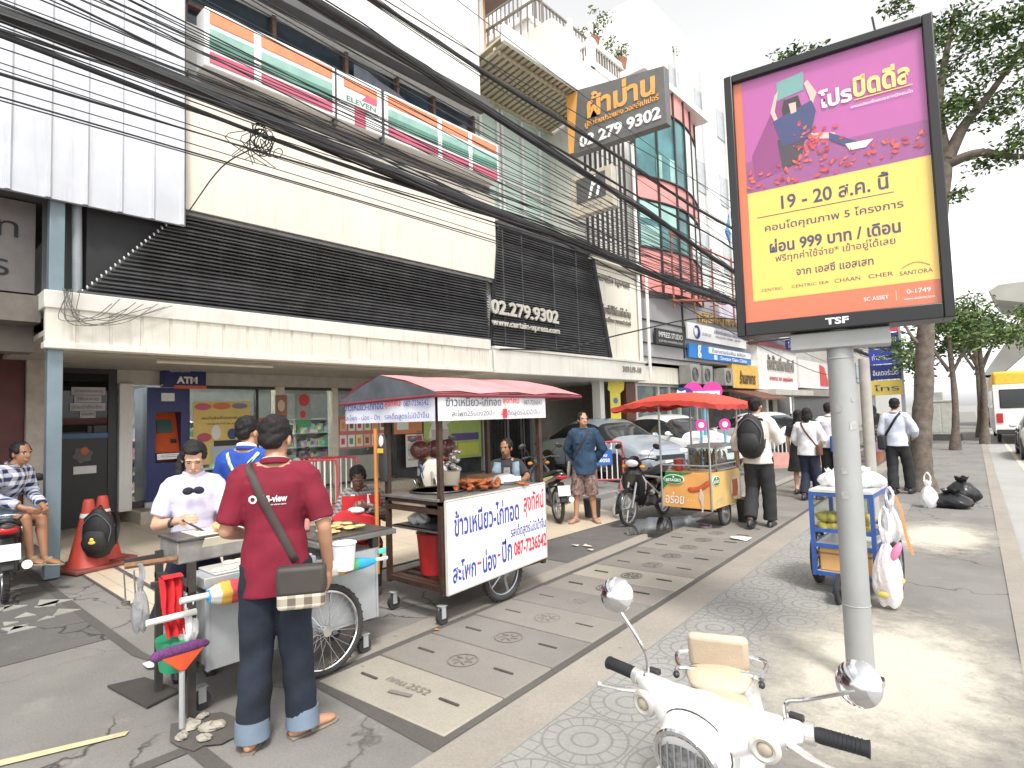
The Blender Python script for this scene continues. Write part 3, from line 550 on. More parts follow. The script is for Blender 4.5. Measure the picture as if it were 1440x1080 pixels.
poster('brown poster with a pale face on the pillar of the store', 5.78, 6.04, 1.76, 2.25, (.33, .15, .09), [(.2, .8, .3, .8, (.66, .5, .4, 1)), (.25, .75, .08, .2, (.7, .1, .06))], x=-11.93)
poster('orange framed price card on the store window', 5.46, 5.76, 1.40, 1.78, (.6, .1, .04), [(.15, .85, .3, .8, (.75, .7, .68))], x=-11.99)
poster('red round badge hanging high in the store window', 6.3, 6.62, 1.55, 2.3, (.35, .36, .32), [(.1, .9, .62, .98, (.55, .06, .06, 1)), (.2, .6, .28, .5, (.55, .06, .06, 1)), (.0, 1., .0, .22, (.08, .35, .14))], x=-11.99)
sh = []
for r_ in range(2):
    for c in range(6): sh.append((.02+c*.163, .16+c*.163, .06+r_*.48, .42+r_*.48, [(.76, .72, .68), (.72, .4, .3), (.74, .7, .4), (.78, .76, .74)][(c*3+r_) % 4])); sh.append((.05+c*.163, .12+c*.163, .14+r_*.48, .32+r_*.48, [(.5, .06, .07), (.1, .3, .14), (.6, .3, .08), (.2, .1, .08)][(c+r_*2) % 4]))
poster('grid of small price cards with red edges stuck along the store window', 7.3, 8.62, 1.02, 1.78, (.55, .18, .16), sh, x=-11.99)
poster('orange and white promotion sheet on the window behind the fried chicken cart', 8.85, 9.75, 1.3, 2.35, (.62, .24, .1), [(.1, .5, .1, .5, (.78, .77, .74)), (.55, .95, .5, .9, (.74, .62, .2)), (.1, .9, .8, .95, (.75, .7, .62))], x=-11.98)
poster('green and yellow poster with pale round shapes behind the fried chicken cart', 9.8, 11.9, .55, 2.2, (.42, .55, .16), [(.05, .5, .55, .95, (.78, .72, .5, 1)), (.08, .42, .12, .66, (.78, .77, .75, 1)), (.1, .4, .0, .16, (.5, .08, .1)), (.45, .95, .3, .42, (.14, .1, .28)), (.5, .95, .05, .25, (.62, .66, .12)), (.6, .9, .6, .95, (.7, .42, .2, 1))], x=-11.98)
poster('stack of white price sheets at the edge of the green poster', 9.2, 9.78, .45, 1.28, (.7, .68, .66), [(.1, .9, .8, .95, (.5, .1, .1)), (.1, .9, .5, .56, (.4, .4, .4)), (.1, .9, .2, .26, (.4, .4, .4))], x=-11.975)
# upper window band with hanging shade cloth
b = MB(); b.bx(-8.75, -8.7, 2.9, 8.62, 7.25, 8.1); wb(b, 'upper_window', mat('dark_window', (.03, .045, .06), .12, var=.5, scale=1.5), B1, smooth=0)
b = MB()
for yy in (2.9, 4.2, 5.5, 6.6, 7.5, 8.6): b.bx(-8.7, -8.6, yy-.03, yy+.03, 7.25, 8.1)
b.bx(-8.7, -8.6, 2.9, 8.6, 7.62, 7.67); wb(b, 'upper_window_frame', mat('rust_frame', (.12, .07, .05), .7, var=.3, scale=20), B1)
b = MB(); b.grid([[(-8.55+.04*math.sin(k*1.3), 5.6+k*.3, 7.27), (-8.58+.05*math.sin(k*1.9+1), 5.6+k*.3, 7.9-.045*k+.07*math.sin(k))] for k in range(11)]); wb(b, 'shade_cloth', mat('grey_cloth', (.13, .14, .17), .9, var=.2), B1)
b = MB(); b.bx(-8.46, -8.2, 2.8, 8.66, 8.1, 8.32); wb(b, 'ledge', mat('dark_ledge', (.1, .1, .1), .7, dirt=.3), B1)
# convenience store sign band
d = thing('store_sign', 'long white sign box with orange, green and red stripes and a numeral panel', 'sign', (-8, 5.7, 6.38))
b = MB(); b.bx(-8.2, -7.9, 2.9, 4.84, 6.40, 7.22); b.bx(-8.2, -7.9, 4.88, 5.72, 6.40, 7.22); b.bx(-8.2, -7.9, 5.78, 8.58, 6.40, 7.22); wb(b, 'sign_box', mat('sign_white', (.8, .8, .79), .35, var=.02), d, bevel=.02)
or_, gr1, gr2_, rd1 = mat('stripe_orange', (.80, .25, .12), .35, var=.1, streak=.3), mat('stripe_pale_green', (.27, .45, .39), .35, var=.1, streak=.3), mat('stripe_green', (.10, .25, .19), .35, var=.1, streak=.3), mat('stripe_red', (.55, .11, .18), .35, var=.06)
for nm, m, z0, z1 in (('orange_stripe', or_, 7.0, 7.17), ('pale_green_stripe', gr1, 6.80, 6.93), ('green_stripe', gr2_, 6.655, 6.798), ('red_stripe', rd1, 6.46, 6.61)):
    each(nm, m, d, [(-7.9, -7.889, ya, yb, z0, z1) for ya, yb in ((2.96, 3.55), (3.66, 4.78), (5.84, 6.94), (7.05, 7.72), (7.83, 8.52))], smooth=0)
b = MB()
for yy in (4.86, 5.75): b.bx(-8.0, -7.93, yy-.03, yy+.03, 6.3, 7.25)
wb(b, 'bracket', mat('dk', (.06, .06, .06), .5), d)
b = MB(); b.prism([(-.31, .20), (.31, .20), (.31, .35), (-.31, .35)], (-7.895, 5.3, 6.78), UY, UZ, .02); wb(b, 'numeral_top', or_, d, smooth=0)
b = MB(); b.prism([(.11, .195), (.31, .195), (.31, .1), (.08, -.12), (.08, -.37), (-.12, -.37), (-.12, -.06)], (-7.894, 5.3, 6.78), UY, UZ, .02); wb(b, 'numeral_stem', rd1, d, smooth=0)
b = MB(); b.bx(-7.9, -7.878, 4.98, 5.62, 6.73, 6.85); wb(b, 'name_band', mat('sign_white', (.8, .8, .79)), d); wt('ELEVEN', gr2_, (-7.876, 5.3, 6.79), UY, UZ, d, w=.56, h=.09, bold=.04)
# ---------- building 2: curtain shop
t = thing('curtain_shop_building', 'curtain shop building with charcoal slatted screen, pale green glazing and a deep roof awning', 'building', (-12, 11.5, 0)); B2 = t
b = MB(); b.bx(-20, -9.4, 8.68, 14.35, 5.5, 9.6); b.bx(-20, -8.3, 8.5, 14.38, 3.05, 5.5); wb(b, 'wall', wallw, t)
b = MB(); b.bx(-8.3, -8.12, 12.0, 14.38, 3.06, 5.45); wb(b, 'side_wall_panel', wallc, t, bevel=.01)
b = MB(); b.bx(-9.4, -7.95, 11.95, 14.42, 5.5, 5.74); b.bx(-9.4, -8.0, 8.7, 11.95, 5.72, 5.8); wb(b, 'ledge', wallc, t, bevel=.015)
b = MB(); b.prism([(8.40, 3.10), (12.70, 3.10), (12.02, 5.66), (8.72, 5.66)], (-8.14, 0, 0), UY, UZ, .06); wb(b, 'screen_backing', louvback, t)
b = MB()
for i in range(46):
    z = 3.14+i*.055; k = (z-3.1)/2.56; b.box((-8.08, (8.42+.28*k+12.74-.68*k)/2, z), (.07, 4.32-.96*k, .012), rot=MX.Rotation(R(42+rnd.uniform(-9, 9)), 4, 'Y'))
for yy in (8.8, 9.4, 10.5, 11.4): b.bx(-8.12, -8.06, yy-.015, yy+.015, 3.1, 5.6)
for k in range(2): b.loft([(-8.05, 12.74, 3.06), (-8.05, 12.04, 5.7)], [.06, .06], 8)
b.bx(-8.13, -8.02, 8.68, 12.06, 5.58, 5.7); o = wb(b, 'louvre_screen', louv, t)
silver = mat('letter_silver', (.50, .48, .43), .5, .1, var=.1)
wt('02.279.9302', silver, (-8.0, 9.43, 3.86), UY, UZ, t, w=2.2, h=.30, bold=.03, depth=.02); wt('www.curtain-xpress.com', silver, (-8.0, 9.45, 3.53), UY, UZ, t, w=2.2, h=.17, bold=.02, depth=.02)
gl_ = mat('letter_grey', (.25, .23, .2), .5)
wt('curtain xpress', gl_, (-8.1, 13.12, 5.12), UY, UZ, t, w=1.6, h=.24, bold=.02, depth=.02); wt('ที่นี่เราไม่ได้มีแค่ผ้าม่าน', gl_, (-8.1, 13.15, 4.34), UY, UZ, t, w=1.5, h=.24, depth=.02); wt('ม่านม้วน วอลเปเปอร์', gl_, (-8.1, 13.2, 4.08), UY, UZ, t, w=1.4, h=.13, depth=.02)
b = MB(); b.bx(-12, -7.98, 8.36, 14.40, 2.52, 3.0); wb(b, 'canopy', offwhite, t, bevel=.02)
b = MB(); b.bx(-12, -7.94, 8.36, 14.44, 3.0, 3.06); wb(b, 'canopy_coping', offwhite, t, bevel=.01); wt('3031/9-10', gl_, (-7.97, 13.65, 2.80), UY, UZ, t, w=.95, h=.16, bold=.03, depth=.01)
b = MB(); b.cyl((-7.88, 14.46, 2.6), (-7.88, 14.46, 5.6), .045); b.cyl((-8.04, 14.30, 3.06), (-8.04, 14.30, 9.2), .05); wb(b, 'downpipe', wallw, t)
b = MB(); b.bx(-9.42, -9.36, 8.72, 12.4, 5.8, 9.2); wb(b, 'glazing', mat('pale_green_glass', (.50, .63, .56), .15, var=.12, scale=.8), t, smooth=0)
b = MB()
for yy in (8.75, 9.5, 10.1, 10.25, 11.0, 11.7, 12.4): b.bx(-9.36, -9.28, yy-.04, yy+.04, 5.8, 9.2)
for z in (7.4, 9.2): b.bx(-9.36, -9.29, 8.72, 12.4, z-.05, z+.05)
wb(b, 'mullion', mat('mullion_white', (.66, .68, .66), .5, dirt=.4), t)
b = MB()
for k in range(9): b.bx(-8.3, -8.24, 12.25+k*.24, 12.29+k*.24, 5.74, 9.3)
wb(b, 'bar_screen', darkmetal, t); b = MB(); b.bx(-9.4, -8.34, 12.2, 14.35, 5.74, 9.3); wb(b, 'bay', wallw, t)
awn = corr('awning_sheet', (.50, .44, .33), 1, .16)
b = MB()
for k in range(20): b.box((-8.75, 8.8+k*.17, 9.28+.0), (2.1, .10, .05), rot=MX.Rotation(R(-9), 4, 'Y'))
b.box((-8.75, 10.4, 9.36), (2.1, 3.5, .04), rot=MX.Rotation(R(-9), 4, 'Y'))
for xx in (-8.0, -8.6, -9.2): b.box((xx, 10.4, 9.22-(xx+8.75)*.158*-1), (.06, 3.5, .06))
wb(b, 'awning', awn, t); b = MB(); b.bx(-7.75, -7.66, 8.6, 12.2, 9.36, 9.72); b.bx(-9.8, -7.66, 12.2, 12.26, 9.3, 9.72); wb(b, 'awning_fascia', wallw, t)
# ground floor of the curtain shop
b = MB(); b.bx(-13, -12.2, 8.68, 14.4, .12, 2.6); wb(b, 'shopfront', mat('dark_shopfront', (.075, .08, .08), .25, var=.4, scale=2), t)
b = MB()
for yy in (12.15, 13.2, 13.9, 14.4): b.bx(-12.2, -12.1, yy-.06, yy+.06, .12, 2.6)
b.bx(-12.21, -12.12, 12.1, 14.4, 2.5, 2.59); wb(MB().bx(-8.9, -8.65, 13.1, 13.3, .12, 2.52), 'column', offwhite, t); wb(b, 'shopfront_frame', mat('pale_frame', (.46, .44, .4), .6), t)
b = MB()
for k in range(12): b.bx(-12.05, -12.02, 12.3+k*.15, 12.32+k*.15, .12, 1.7)
b.bx(-12.06, -12.01, 12.2, 14.1, 1.68, 1.72); wb(b, 'grille', darkmetal, t)
d = thing('yellow_banner', 'narrow yellow banner with cut out top hanging beside the brown door', 'banner', (-8.5, 13.55, 1.2)); b = MB(); b.prism([(-.17, 0), (.17, 0), (.17, .85), (.3, .95), (.34, 1.25), (.1, 1.28), (.0, 1.15), (-.2, 1.22), (-.24, .95), (-.17, .9)], (-8.5, 13.6, 1.35), (.35, .94, 0), UZ, .01); wb(b, 'cloth', mat('banner_yellow', (.70, .60, .08), .6), d, smooth=0)
b = MB(); b.prism([(.08*math.cos(k*.5), .08*math.sin(k*.5)) for k in range(12)], (-8.49, 13.6, 2.0), (.35, .94, 0), UZ, .008); wb(b, 'printed_shape', mat('print_blue', (.1, .15, .4), .5), d)
# ---------- signs standing out from the curtain shop
d = thing('projecting_sign', 'large charcoal sign with amber Thai letters and a phone number standing out from the facade', 'sign', (-7, 11.3, 7.7))
b = MB(); b.prism([(-8.0, 7.85), (-5.45, 7.72), (-5.45, 8.98), (-7.75, 9.38), (-8.0, 9.36)], (0, 11.3, 0), UX, UZ, .22); wb(b, 'sign_box', mat('sign_charcoal', (.13, .128, .125), .45, var=.08), d, bevel=.01)
b = MB(); b.prism([(-8.0, 7.9), (-7.86, 7.88), (-7.68, 9.34), (-8.0, 9.34)], (0, 11.18, 0), UX, UZ, .012); amber = mat('amber', (.72, .36, .10), .45, var=.08); wb(b, 'amber_edge', amber, d, smooth=0)
wt('ผ้าม่าน', amber, (-6.55, 11.18, 8.80), (1, 0, -.06), UZ, d, w=1.75, h=.60, bold=.03, depth=.01); wt('มู่ลี่ ม่านปรับแสง วอลล์เปเปอร์', amber, (-6.55, 11.18, 8.38), (1, 0, -.04), UZ, d, w=1.9, h=.19, bold=.01, depth=.01); wt('02 279 9302', paper, (-6.62, 11.18, 8.04), (1, 0, -.03), UZ, d, w=2.1, h=.28, bold=.03, depth=.01)
d = thing('projecting_sign', 'small square beige sign with dark window and white script below the charcoal sign', 'sign', (-7.4, 11.3, 6.3))
b = MB(); b.bx(-8.0, -6.85, 11.2, 11.4, 6.32, 7.3); wb(b, 'sign_box', mat('sign_beige', (.50, .45, .36), .5, dirt=.2), d, bevel=.01)
b = MB(); b.bx(-7.82, -7.02, 11.185, 11.2, 6.62, 7.2); wb(b, 'panel', mat('sign_smoke', (.1, .1, .1), .4), d); wt('h', paper, (-7.32, 11.18, 6.92), UX, UZ, d, h=.5, bold=.01, shear=.3); wt('H O M E', gl_, (-7.42, 11.19, 6.48), UX, UZ, d, w=.6, h=.08)
# ---------- building 3: pink and green glass front
pink = mat('pink_panel', (.70, .27, .25), .5, var=.05, scale=2); tealg = mat('teal_glass', (.06, .17, .18), .12, var=.5, scale=1.2); teal2 = mat('pale_teal_glass', (.30, .50, .45), .15, var=.25, scale=1.5)
t = thing('pink_glass_building', 'slim office building with bowed bands of pink panels and teal glass', 'building', (-9, 16.6, 0))
def bow(y): return -8.1+.42*math.sin(math.pi*(y-14.5)/4.1)
ys = [14.5+4.1*i/12 for i in range(13)]
b = MB(); b.bx(-20, -8.3, 14.45, 18.6, 3, 11.35); wb(b, 'wall', wallw, t)
for nm, m, zs in (('spandrel', pink, [(5.1, 6.35), (7.75, 8.45), (10.55, 11.3)]), ('glazing', tealg, [(6.35, 7.75), (8.45, 10.55)])):
    for za, zb in zs:
        b = MB(); b.grid([[(bow(y), y, z) for y in ys] for z in (za, zb)]); wb(b, nm, m, t)
for ya, yb, za, zb in ((14.6, 15.3, 6.4, 7.0), (15.4, 16.1, 7.1, 7.7), (15.3, 16.2, 8.5, 9.2), (14.6, 15.3, 7.2, 7.7)):
    b = MB(); b.add([(bow(ya)+.015, ya, za), (bow(yb)+.015, yb, za), (bow(yb)+.015, yb, zb), (bow(ya)+.015, ya, zb)], [(0, 1, 2, 3)]); wb(b, 'pale_pane', teal2, t)
for ya, yb in ((16.95, 17.55), (17.62, 18.55)):
    for za, zb in ((8.5, 10.5), (6.4, 7.7)):
        b = MB(); b.add([(bow(ya)+.02, ya, za), (bow(yb)+.02, yb, za), (bow(yb)+.02, yb, zb), (bow(ya)+.02, ya, zb)], [(0, 1, 2, 3)]); wb(b, 'white_pane', mat('bright_pane', (.68, .71, .70), .2), t)
b = MB()
for y in (14.5, 15.35, 16.2, 16.9, 17.6, 18.55): b.bx(bow(y)-.02, bow(y)+.05, y-.03, y+.03, 5.1, 11.3)
for z in (6.35, 7.75, 8.45, 10.55): b.tube([(bow(y)+.03, y, z) for y in ys], .03, 6)
wb(b, 'mullion', darkmetal, t); b = MB(); b.bx(-8.4, -7.6, 14.4, 18.7, 11.3, 11.5); wb(b, 'coping', wallw, t)
# rusty frame in front of it
t = thing('rusty_frame', 'open rusty steel scaffold frame standing out below the pink glass front', 'frame', (-7.4, 17, 4.6)); b = MB()
for y in (14.9, 16.2, 17.6, 19.2, 20.6):
    b.cyl((-7.3, y, 4.5), (-7.3, y, 6.7), .03, n=6); b.cyl((-7.3, y, 5.2), (-8.1, y, 5.2), .02, n=6)
for z in (5.2, 6.6): b.cyl((-7.3, 14.8, z), (-7.3, 20.8, z), .03, n=6)
b.cyl((-7.3, 14.8, 4.7), (-7.3, 20.8, 5.5), .05, n=6); wb(b, 'frame_bars', mat('rust', (.30, .10, .06), .8, var=.3, scale=15), t)
# grey fascia with clinic signs
t = thing('clinic_building', 'low shop with a grey sheet fascia carrying several clinic signs', 'building', (-10, 18.5, 0))
greyf = mat('grey_fascia', (.36, .36, .37), .5, .1, var=.06, scale=1)
b = MB(); b.prism([(14.5, 3.25), (22.3, 3.25), (22.3, 6.1), (20.5, 5.6), (14.5, 4.86)], (-8.16, 0, 0), UY, UZ, .12); wb(b, 'fascia', greyf, t)
b = MB()
for z in (3.62, 4.28): b.cyl((-8.08, 14.5, z), (-8.08, 22.3, z), .02, n=6)
b.bx(-8.1, -8.06, 17.0, 17.06, 3.3, 5.1); wb(b, 'fascia_seam', darkmetal, t)
b = MB(); b.bx(-20, -11.5, 14.5, 22.3, .1, 3.25); b.bx(-20, -8.3, 14.5, 22.3, 3.25, 4.9); wb(b, 'wall', mat('beige_wall', (.5, .45, .38), .7, dirt=.3), t)
b = MB(); b.bx(-11.5, -8.3, 14.45, 22.2, 2.95, 3.1); b.bx(-8.5, -8.3, 14.5, 22.2, 2.5, 2.95); wb(b, 'lintel', wallc, t)
b = MB(); b.bx(-8.6, -8.5, 14.6, 19, .12, 2.5); wb(b, 'shopfront_glass', mat('shop_glass', (.10, .15, .15), .1, var=.5, scale=2), t, smooth=0)
b = MB()
for y in (14.6, 15.9, 16.6, 17.3, 18.5, 19.0): b.bx(-8.52, -8.42, y-.05, y+.05, .12, 2.5)
b.bx(-8.53, -8.43, 14.6, 19, 2.42, 2.49); wb(b, 'shopfront_frame', mat('pale_frame', (.46, .44, .4)), t); b = MB(); b.bx(-8.7, -8.4, 14.0, 14.5, .12, 2.5); wb(b, 'door_panel', mat('brown_door', (.10, .035, .02), .5, dirt=.3), t)
def fsign(label, y0, y1, z0, z1, m, x=-8.0, dz=0.):
    d = thing('clinic_sign', label, 'sign', (x, (y0+y1)/2, z0)); b = MB(); b.prism([(y0, z0), (y1, z0+dz), (y1, z1+dz), (y0, z1)], (x, 0, 0), UY, UZ, .06); wb(b, 'board', m, d, smooth=0); return d
bluew = mat('sign_blue', (.03, .22, .62), .35, var=.04); navy = mat('navy_ink', (.02, .03, .2), .5)
d = fsign('small black sign with white studio lettering on the grey fascia', 15.05, 16.85, 3.62, 4.06, black); wt('IMPRESS STUDIO', paper, (-7.96, 15.95, 3.90), UY, UZ, d, w=1.5, h=.16, bold=.01); wt('02 279 9302  WWW.IMPRESS-STUDIO', paper, (-7.96, 15.95, 3.71), UY, UZ, d, w=1.5, h=.06)
d = fsign('white dental clinic sign with a navy tooth roundel on the grey fascia', 17.1, 22.0, 3.92, 4.45, mat('sign_white', (.8, .8, .79))); b = MB(); b.prism([(.24*math.cos(k*.3), .22*math.sin(k*.3)) for k in range(21)], (-7.96, 17.75, 4.18), UY, UZ, .01); q = wb(b, 'roundel', navy, d)
b = MB(); b.prism([(-.12, .14), (-.02, .09), (.06, .13), (.1, .02), (.02, -.17), (-.04, -.05), (-.1, -.16), (-.16, .02)], (-7.95, 17.68, 4.18), UY, UZ, .01); wb(b, 'tooth', paper, q, smooth=0); wt('คลินิกทันตกรรม เล็กสไมล์', navy, (-7.96, 20.3, 4.32), UY, UZ, d, w=2.4, h=.15); wt('เปิดทุกวัน 10.00 - 20.00', navy, (-7.96, 20.3, 4.14), UY, UZ, d, w=2.2, h=.1); wt('LEK\'S DENTAL CLINIC', navy, (-7.96, 18.5, 4.15), UY, UZ, d, w=.7, h=.1)
d = fsign('blue and white clinic sign with a large letter g on the grey fascia', 17.15, 22.4, 3.34, 3.78, bluew); b = MB(); b.bx(-7.97, -7.955, 18.6, 22.35, 3.55, 3.76); wb(b, 'white_band', paper, d); wt('g', paper, (-7.95, 17.85, 3.56), UY, UZ, d, h=.42, bold=.03); wt('ด็อกเตอร์แก้ม คลินิก', navy, (-7.94, 20.3, 3.66), UY, UZ, d, w=3.0, h=.14); wt('Doctor Gam Clinic', paper, (-7.95, 20.7, 3.44), UY, UZ, d, w=2.4, h=.12, bold=.02)
b = MB(); b.bx(-7.965, -7.95, 19.0, 19.22, 3.36, 3.52); q = wb(b, 'logo_square', paper, d); wt('f', bluew, (-7.945, 19.12, 3.44), UY, UZ, d, h=.14, bold=.04)
d = thing('lettering_sign', 'gold lettering fixed on the upper part of the grey fascia', 'sign', (-8, 20, 4.7)); wt('คลินิกความงาม', mat('gold', (.5, .36, .16), .4, .3), (-8.06, 19.9, 4.80), (0, 1, .04), UZ, d, w=3.6, h=.34, bold=.03, depth=.03)
for i, y in enumerate((17.3, 18.2, 19.9)):
    d = thing('air_conditioner', ['outdoor air conditioner unit under the clinic signs, nearest of the three', 'outdoor air conditioner unit under the clinic signs, middle of the three', 'outdoor air conditioner unit under the clinic signs, farthest of the three'][i], 'air conditioner', (-7.9, y, 2.5), 0, 'air conditioners under the clinic signs')
    b = MB(); b.bx(-8.25, -7.85, y-.36, y+.36, 2.5, 3.1); wb(b, 'casing', mat('ac_grey', (.30, .29, .27), .5, dirt=.4), d, bevel=.015); b = MB(); b.torus((-7.845, y-.08, 2.8), UX, .2, .012, 24, 6)
    for k in range(5): b.torus((-7.845, y-.08, 2.8), UX, .04+k*.032, .004, 20, 4)
    b.bx(-8.3, -7.85, y-.3, y-.26, 2.4, 2.5); b.bx(-8.3, -7.85, y+.26, y+.3, 2.4, 2.5); wb(b, 'fan_grille', black, d)
# ---------- further shops
t = thing('yellow_front_shop', 'small shop with a yellow sign band and a brown tiled awning', 'building', (-10, 22, 0))
b = MB(); b.bx(-20, -9.2, 22.3, 24.3, 0, 4.0); b.bx(-9.2, -8.2, 20.6, 24.2, 3.32, 3.6); wb(b, 'wall', wallc, t); b = MB(); b.bx(-8.2, -8.0, 20.6, 23.1, 2.45, 3.32); o = wb(b, 'sign_band', mat('sign_yellow', (.72, .46, .10), .5), t); wt('ร้านอาหาร', mat('brown_ink', (.1, .06, .03), .5), (-7.98, 22.0, 2.85), UY, UZ, t, w=1.6, h=.5, bold=.04, shear=.2)
b = MB(); b.prism([(-8.3, 2.45), (-7.0, 2.05), (-7.0, 1.98), (-8.3, 2.38)], (0, 22.1, 0), UX, UZ, 3.2); wb(b, 'awning', corr('brown_tiles', (.20, .075, .05), 1, .25), t)
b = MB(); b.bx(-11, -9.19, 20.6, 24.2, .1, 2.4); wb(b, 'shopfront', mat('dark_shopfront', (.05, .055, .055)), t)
t = thing('restaurant_building', 'shop with a wide white board sign in Thai letters over a dark open front', 'building', (-10, 26, 0))
b = MB(); b.bx(-20, -9.4, 24.3, 28.2, .0, 6.5); wb(b, 'wall', greyw, t); b = MB(); b.bx(-8.25, -8.0, 23.2, 28.1, 2.45, 4.2); wb(b, 'sign_board', mat('board_white', (.78, .77, .75), .5, dirt=.12), t); b = MB(); b.bx(-8.3, -7.9, 23.1, 28.2, 4.2, 4.35); wb(b, 'coping', mat('coping_red', (.3, .08, .1), .6), t)
wt('ตั้งจั๊วหลีพาณิชย์', gl_, (-7.98, 25.9, 3.55), UY, UZ, t, w=3.4, h=.62, bold=.03, depth=.02); wt('อาหาร ยา สมุนไพร', mat('red_ink', (.5, .04, .05), .5), (-7.98, 25.9, 2.9), UY, UZ, t, w=3.0, h=.28, bold=.03)
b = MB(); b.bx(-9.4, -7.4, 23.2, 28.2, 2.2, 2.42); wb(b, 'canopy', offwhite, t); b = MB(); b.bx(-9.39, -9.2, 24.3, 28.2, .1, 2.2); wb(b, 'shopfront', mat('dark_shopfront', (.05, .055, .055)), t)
b = MB(); b.bx(-8.6, -8.2, 24.5, 27.5, 4.36, 5.4); wb(b, 'balcony_panel', mat('blue_grey_balcony', (.13, .14, .18), .6), t)
each('column', offwhite, t, [(-8.4, -8.2, y-.12, y+.12, .1, 2.2) for y in (24.6, 26.0, 28.0)])
t = thing('poster_shop_building', 'far shop with a red and white poster panel over a long canopy', 'building', (-10, 32, 0)); b = MB(); b.bx(-20, -8.6, 28.4, 36, 0, 5.5); wb(b, 'wall', greyw, t)
b = MB(); b.bx(-8.3, -8.0, 28.4, 31.6, 2.6, 3.9); wb(b, 'sign_board', mat('board_white', (.78, .77, .75)), t); b = MB(); b.bx(-8.3, -8.0, 31.6, 34, 2.6, 3.9); o = wb(b, 'poster_panel', mat('poster_pale', (.65, .66, .7), .5), t)
b = MB(); b.prism([(31.8, 2.75), (33.2, 2.75), (33.2, 3.0), (32.6, 3.7), (31.8, 3.8)], (-7.985, 0, 0), UY, UZ, .02); wb(b, 'printed_shape', mat('poster_red', (.6, .06, .05), .5), o, smooth=0)
b = MB(); b.bx(-8.3, -8.0, 34.1, 36, 2.7, 3.8); wb(b, 'ochre_panel', mat('ochre', (.55, .33, .12), .5), t); b = MB(); b.bx(-9.4, -7.5, 28.3, 36, 2.2, 2.5); wb(b, 'canopy', mat('canopy_brown', (.4, .35, .32), .6), t)
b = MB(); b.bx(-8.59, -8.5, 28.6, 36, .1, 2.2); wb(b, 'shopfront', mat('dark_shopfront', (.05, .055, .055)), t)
t = thing('white_tower_building', 'tall plain white building beyond the pink glass front with a blue diamond emblem', 'building', (-12, 25, 0)); b = MB(); b.bx(-24, -9.6, 18.9, 31, 6.2, 16.5); b.bx(-24, -9.9, 18.9, 31, 16.5, 17.2); wb(b, 'wall', wallw, t)
b = MB()
for k in range(4): b.cyl((-9.5, 20.5+k*2.3, 6.5), (-9.5, 20.5+k*2.3, 16), .04, n=6)
wb(b, 'downpipe', mat('pipe_grey', (.5, .5, .5), .6), t); b = MB(); b.prism([(-.5, -.2), (.1, -.8), (.6, .2), (.1, .8)], (-9.55, 25.2, 9.6), UY, UZ, .06); b2 = MB(); b2.prism([(-.25, -.1), (.1, -.5), (.35, .2), (.1, .5)], (-9.5, 25.2, 9.6), UY, UZ, .06); o = wb(b, 'emblem', mat('emblem_blue', (.05, .2, .4), .4), t, smooth=0); wb(b2, 'emblem_core', paper, o, smooth=0)
each('window', mat('faint_window', (.42, .45, .46), .2), t, [(-9.62, -9.56, 20+k*2.2, 20.9+k*2.2, 7.5+j*3, 8.8+j*3) for k in range(5) for j in range(3)]); b = MB(); b.bx(-9.58, -9.3, 27, 29, 6.3, 7.6); wb(b, 'louvred_vent', mat('vent_teal', (.2, .33, .38), .5), t)
b = MB(); b.prism([(19, 6.4), (26, 6.1), (26, 7.0), (19, 6.9)], (-7.7, 0, -1.6), UY, UZ, .05); wb(b, 'clinic_banner', mat('banner_white', (.68, .62, .72), .5), t)
# rooftop terraces
t = thing('terrace_building', 'white block of stepped roof terraces with railings and potted greenery above the curtain shop', 'building', (-14, 17, 9.6))
b = MB(); b.bx(-20, -9.9, 13.6, 21.5, 9.6, 12.7); b.bx(-20, -11.6, 14.2, 22, 12.7, 14.6); b.bx(-22, -13.5, 14.4, 22, 14.6, 16.3); wb(b, 'wall', wallw, t)
b = MB(); b.bx(-10.0, -9.85, 15.3, 21.5, 12.7, 12.95); b.bx(-10.0, -9.85, 15.3, 21.5, 13.45, 13.62); b.bx(-11.5, -9.85, 15.2, 15.35, 12.7, 12.95); b.bx(-11.5, -9.85, 15.2, 15.35, 13.45, 13.62)
for y in (15.3, 17.4, 19.5, 21.4): b.bx(-10.03, -9.82, y-.12, y+.12, 12.7, 13.65)
for y in (14.2, 16.5, 19, 21.9): b.bx(-11.73, -11.5, y-.12, y+.12, 14.6, 15.75)
b.bx(-11.7, -11.55, 14.2, 22, 14.6, 14.8); b.bx(-14, -11.55, 14.12, 14.24, 14.6, 14.8); b.bx(-12.6, -9.2, 12.3, 13.6, 9.6, 12.5); wb(b, 'parapet', wallw, t)
b = MB()
for k in range(40): b.bx(-9.95, -9.9, 15.45+k*.155, 15.48+k*.155, 12.95, 13.45); b.bx(-11.65, -11.6, 14.3+k*.19, 14.33+k*.19, 14.8, 15.6)
for k in range(12): b.bx(-11.4+k*.13, -11.37+k*.13, 15.25, 15.3, 12.95, 13.45); b.bx(-13.9+k*.19, -13.87+k*.19, 14.15, 14.2, 14.8, 15.6); b.bx(-12.4+k*.26, -12.37+k*.26, 12.28, 12.32, 12.5, 13.3)
b.bx(-11.66, -11.58, 14.2, 22, 15.58, 15.64); b.bx(-14, -11.58, 14.14, 14.2, 15.58, 15.64); b.bx(-12.5, -9.2, 12.27, 12.33, 13.28, 13.34); wb(b, 'railing', mat('railing_brown', (.2, .18, .16), .6), t)
b = MB()
for k in range(9): b.bx(-9.89, -9.84, 15.6+k*.3, 15.75+k*.3, 10.9, 12.2)
wb(b, 'louvred_opening', dkgrey, t)
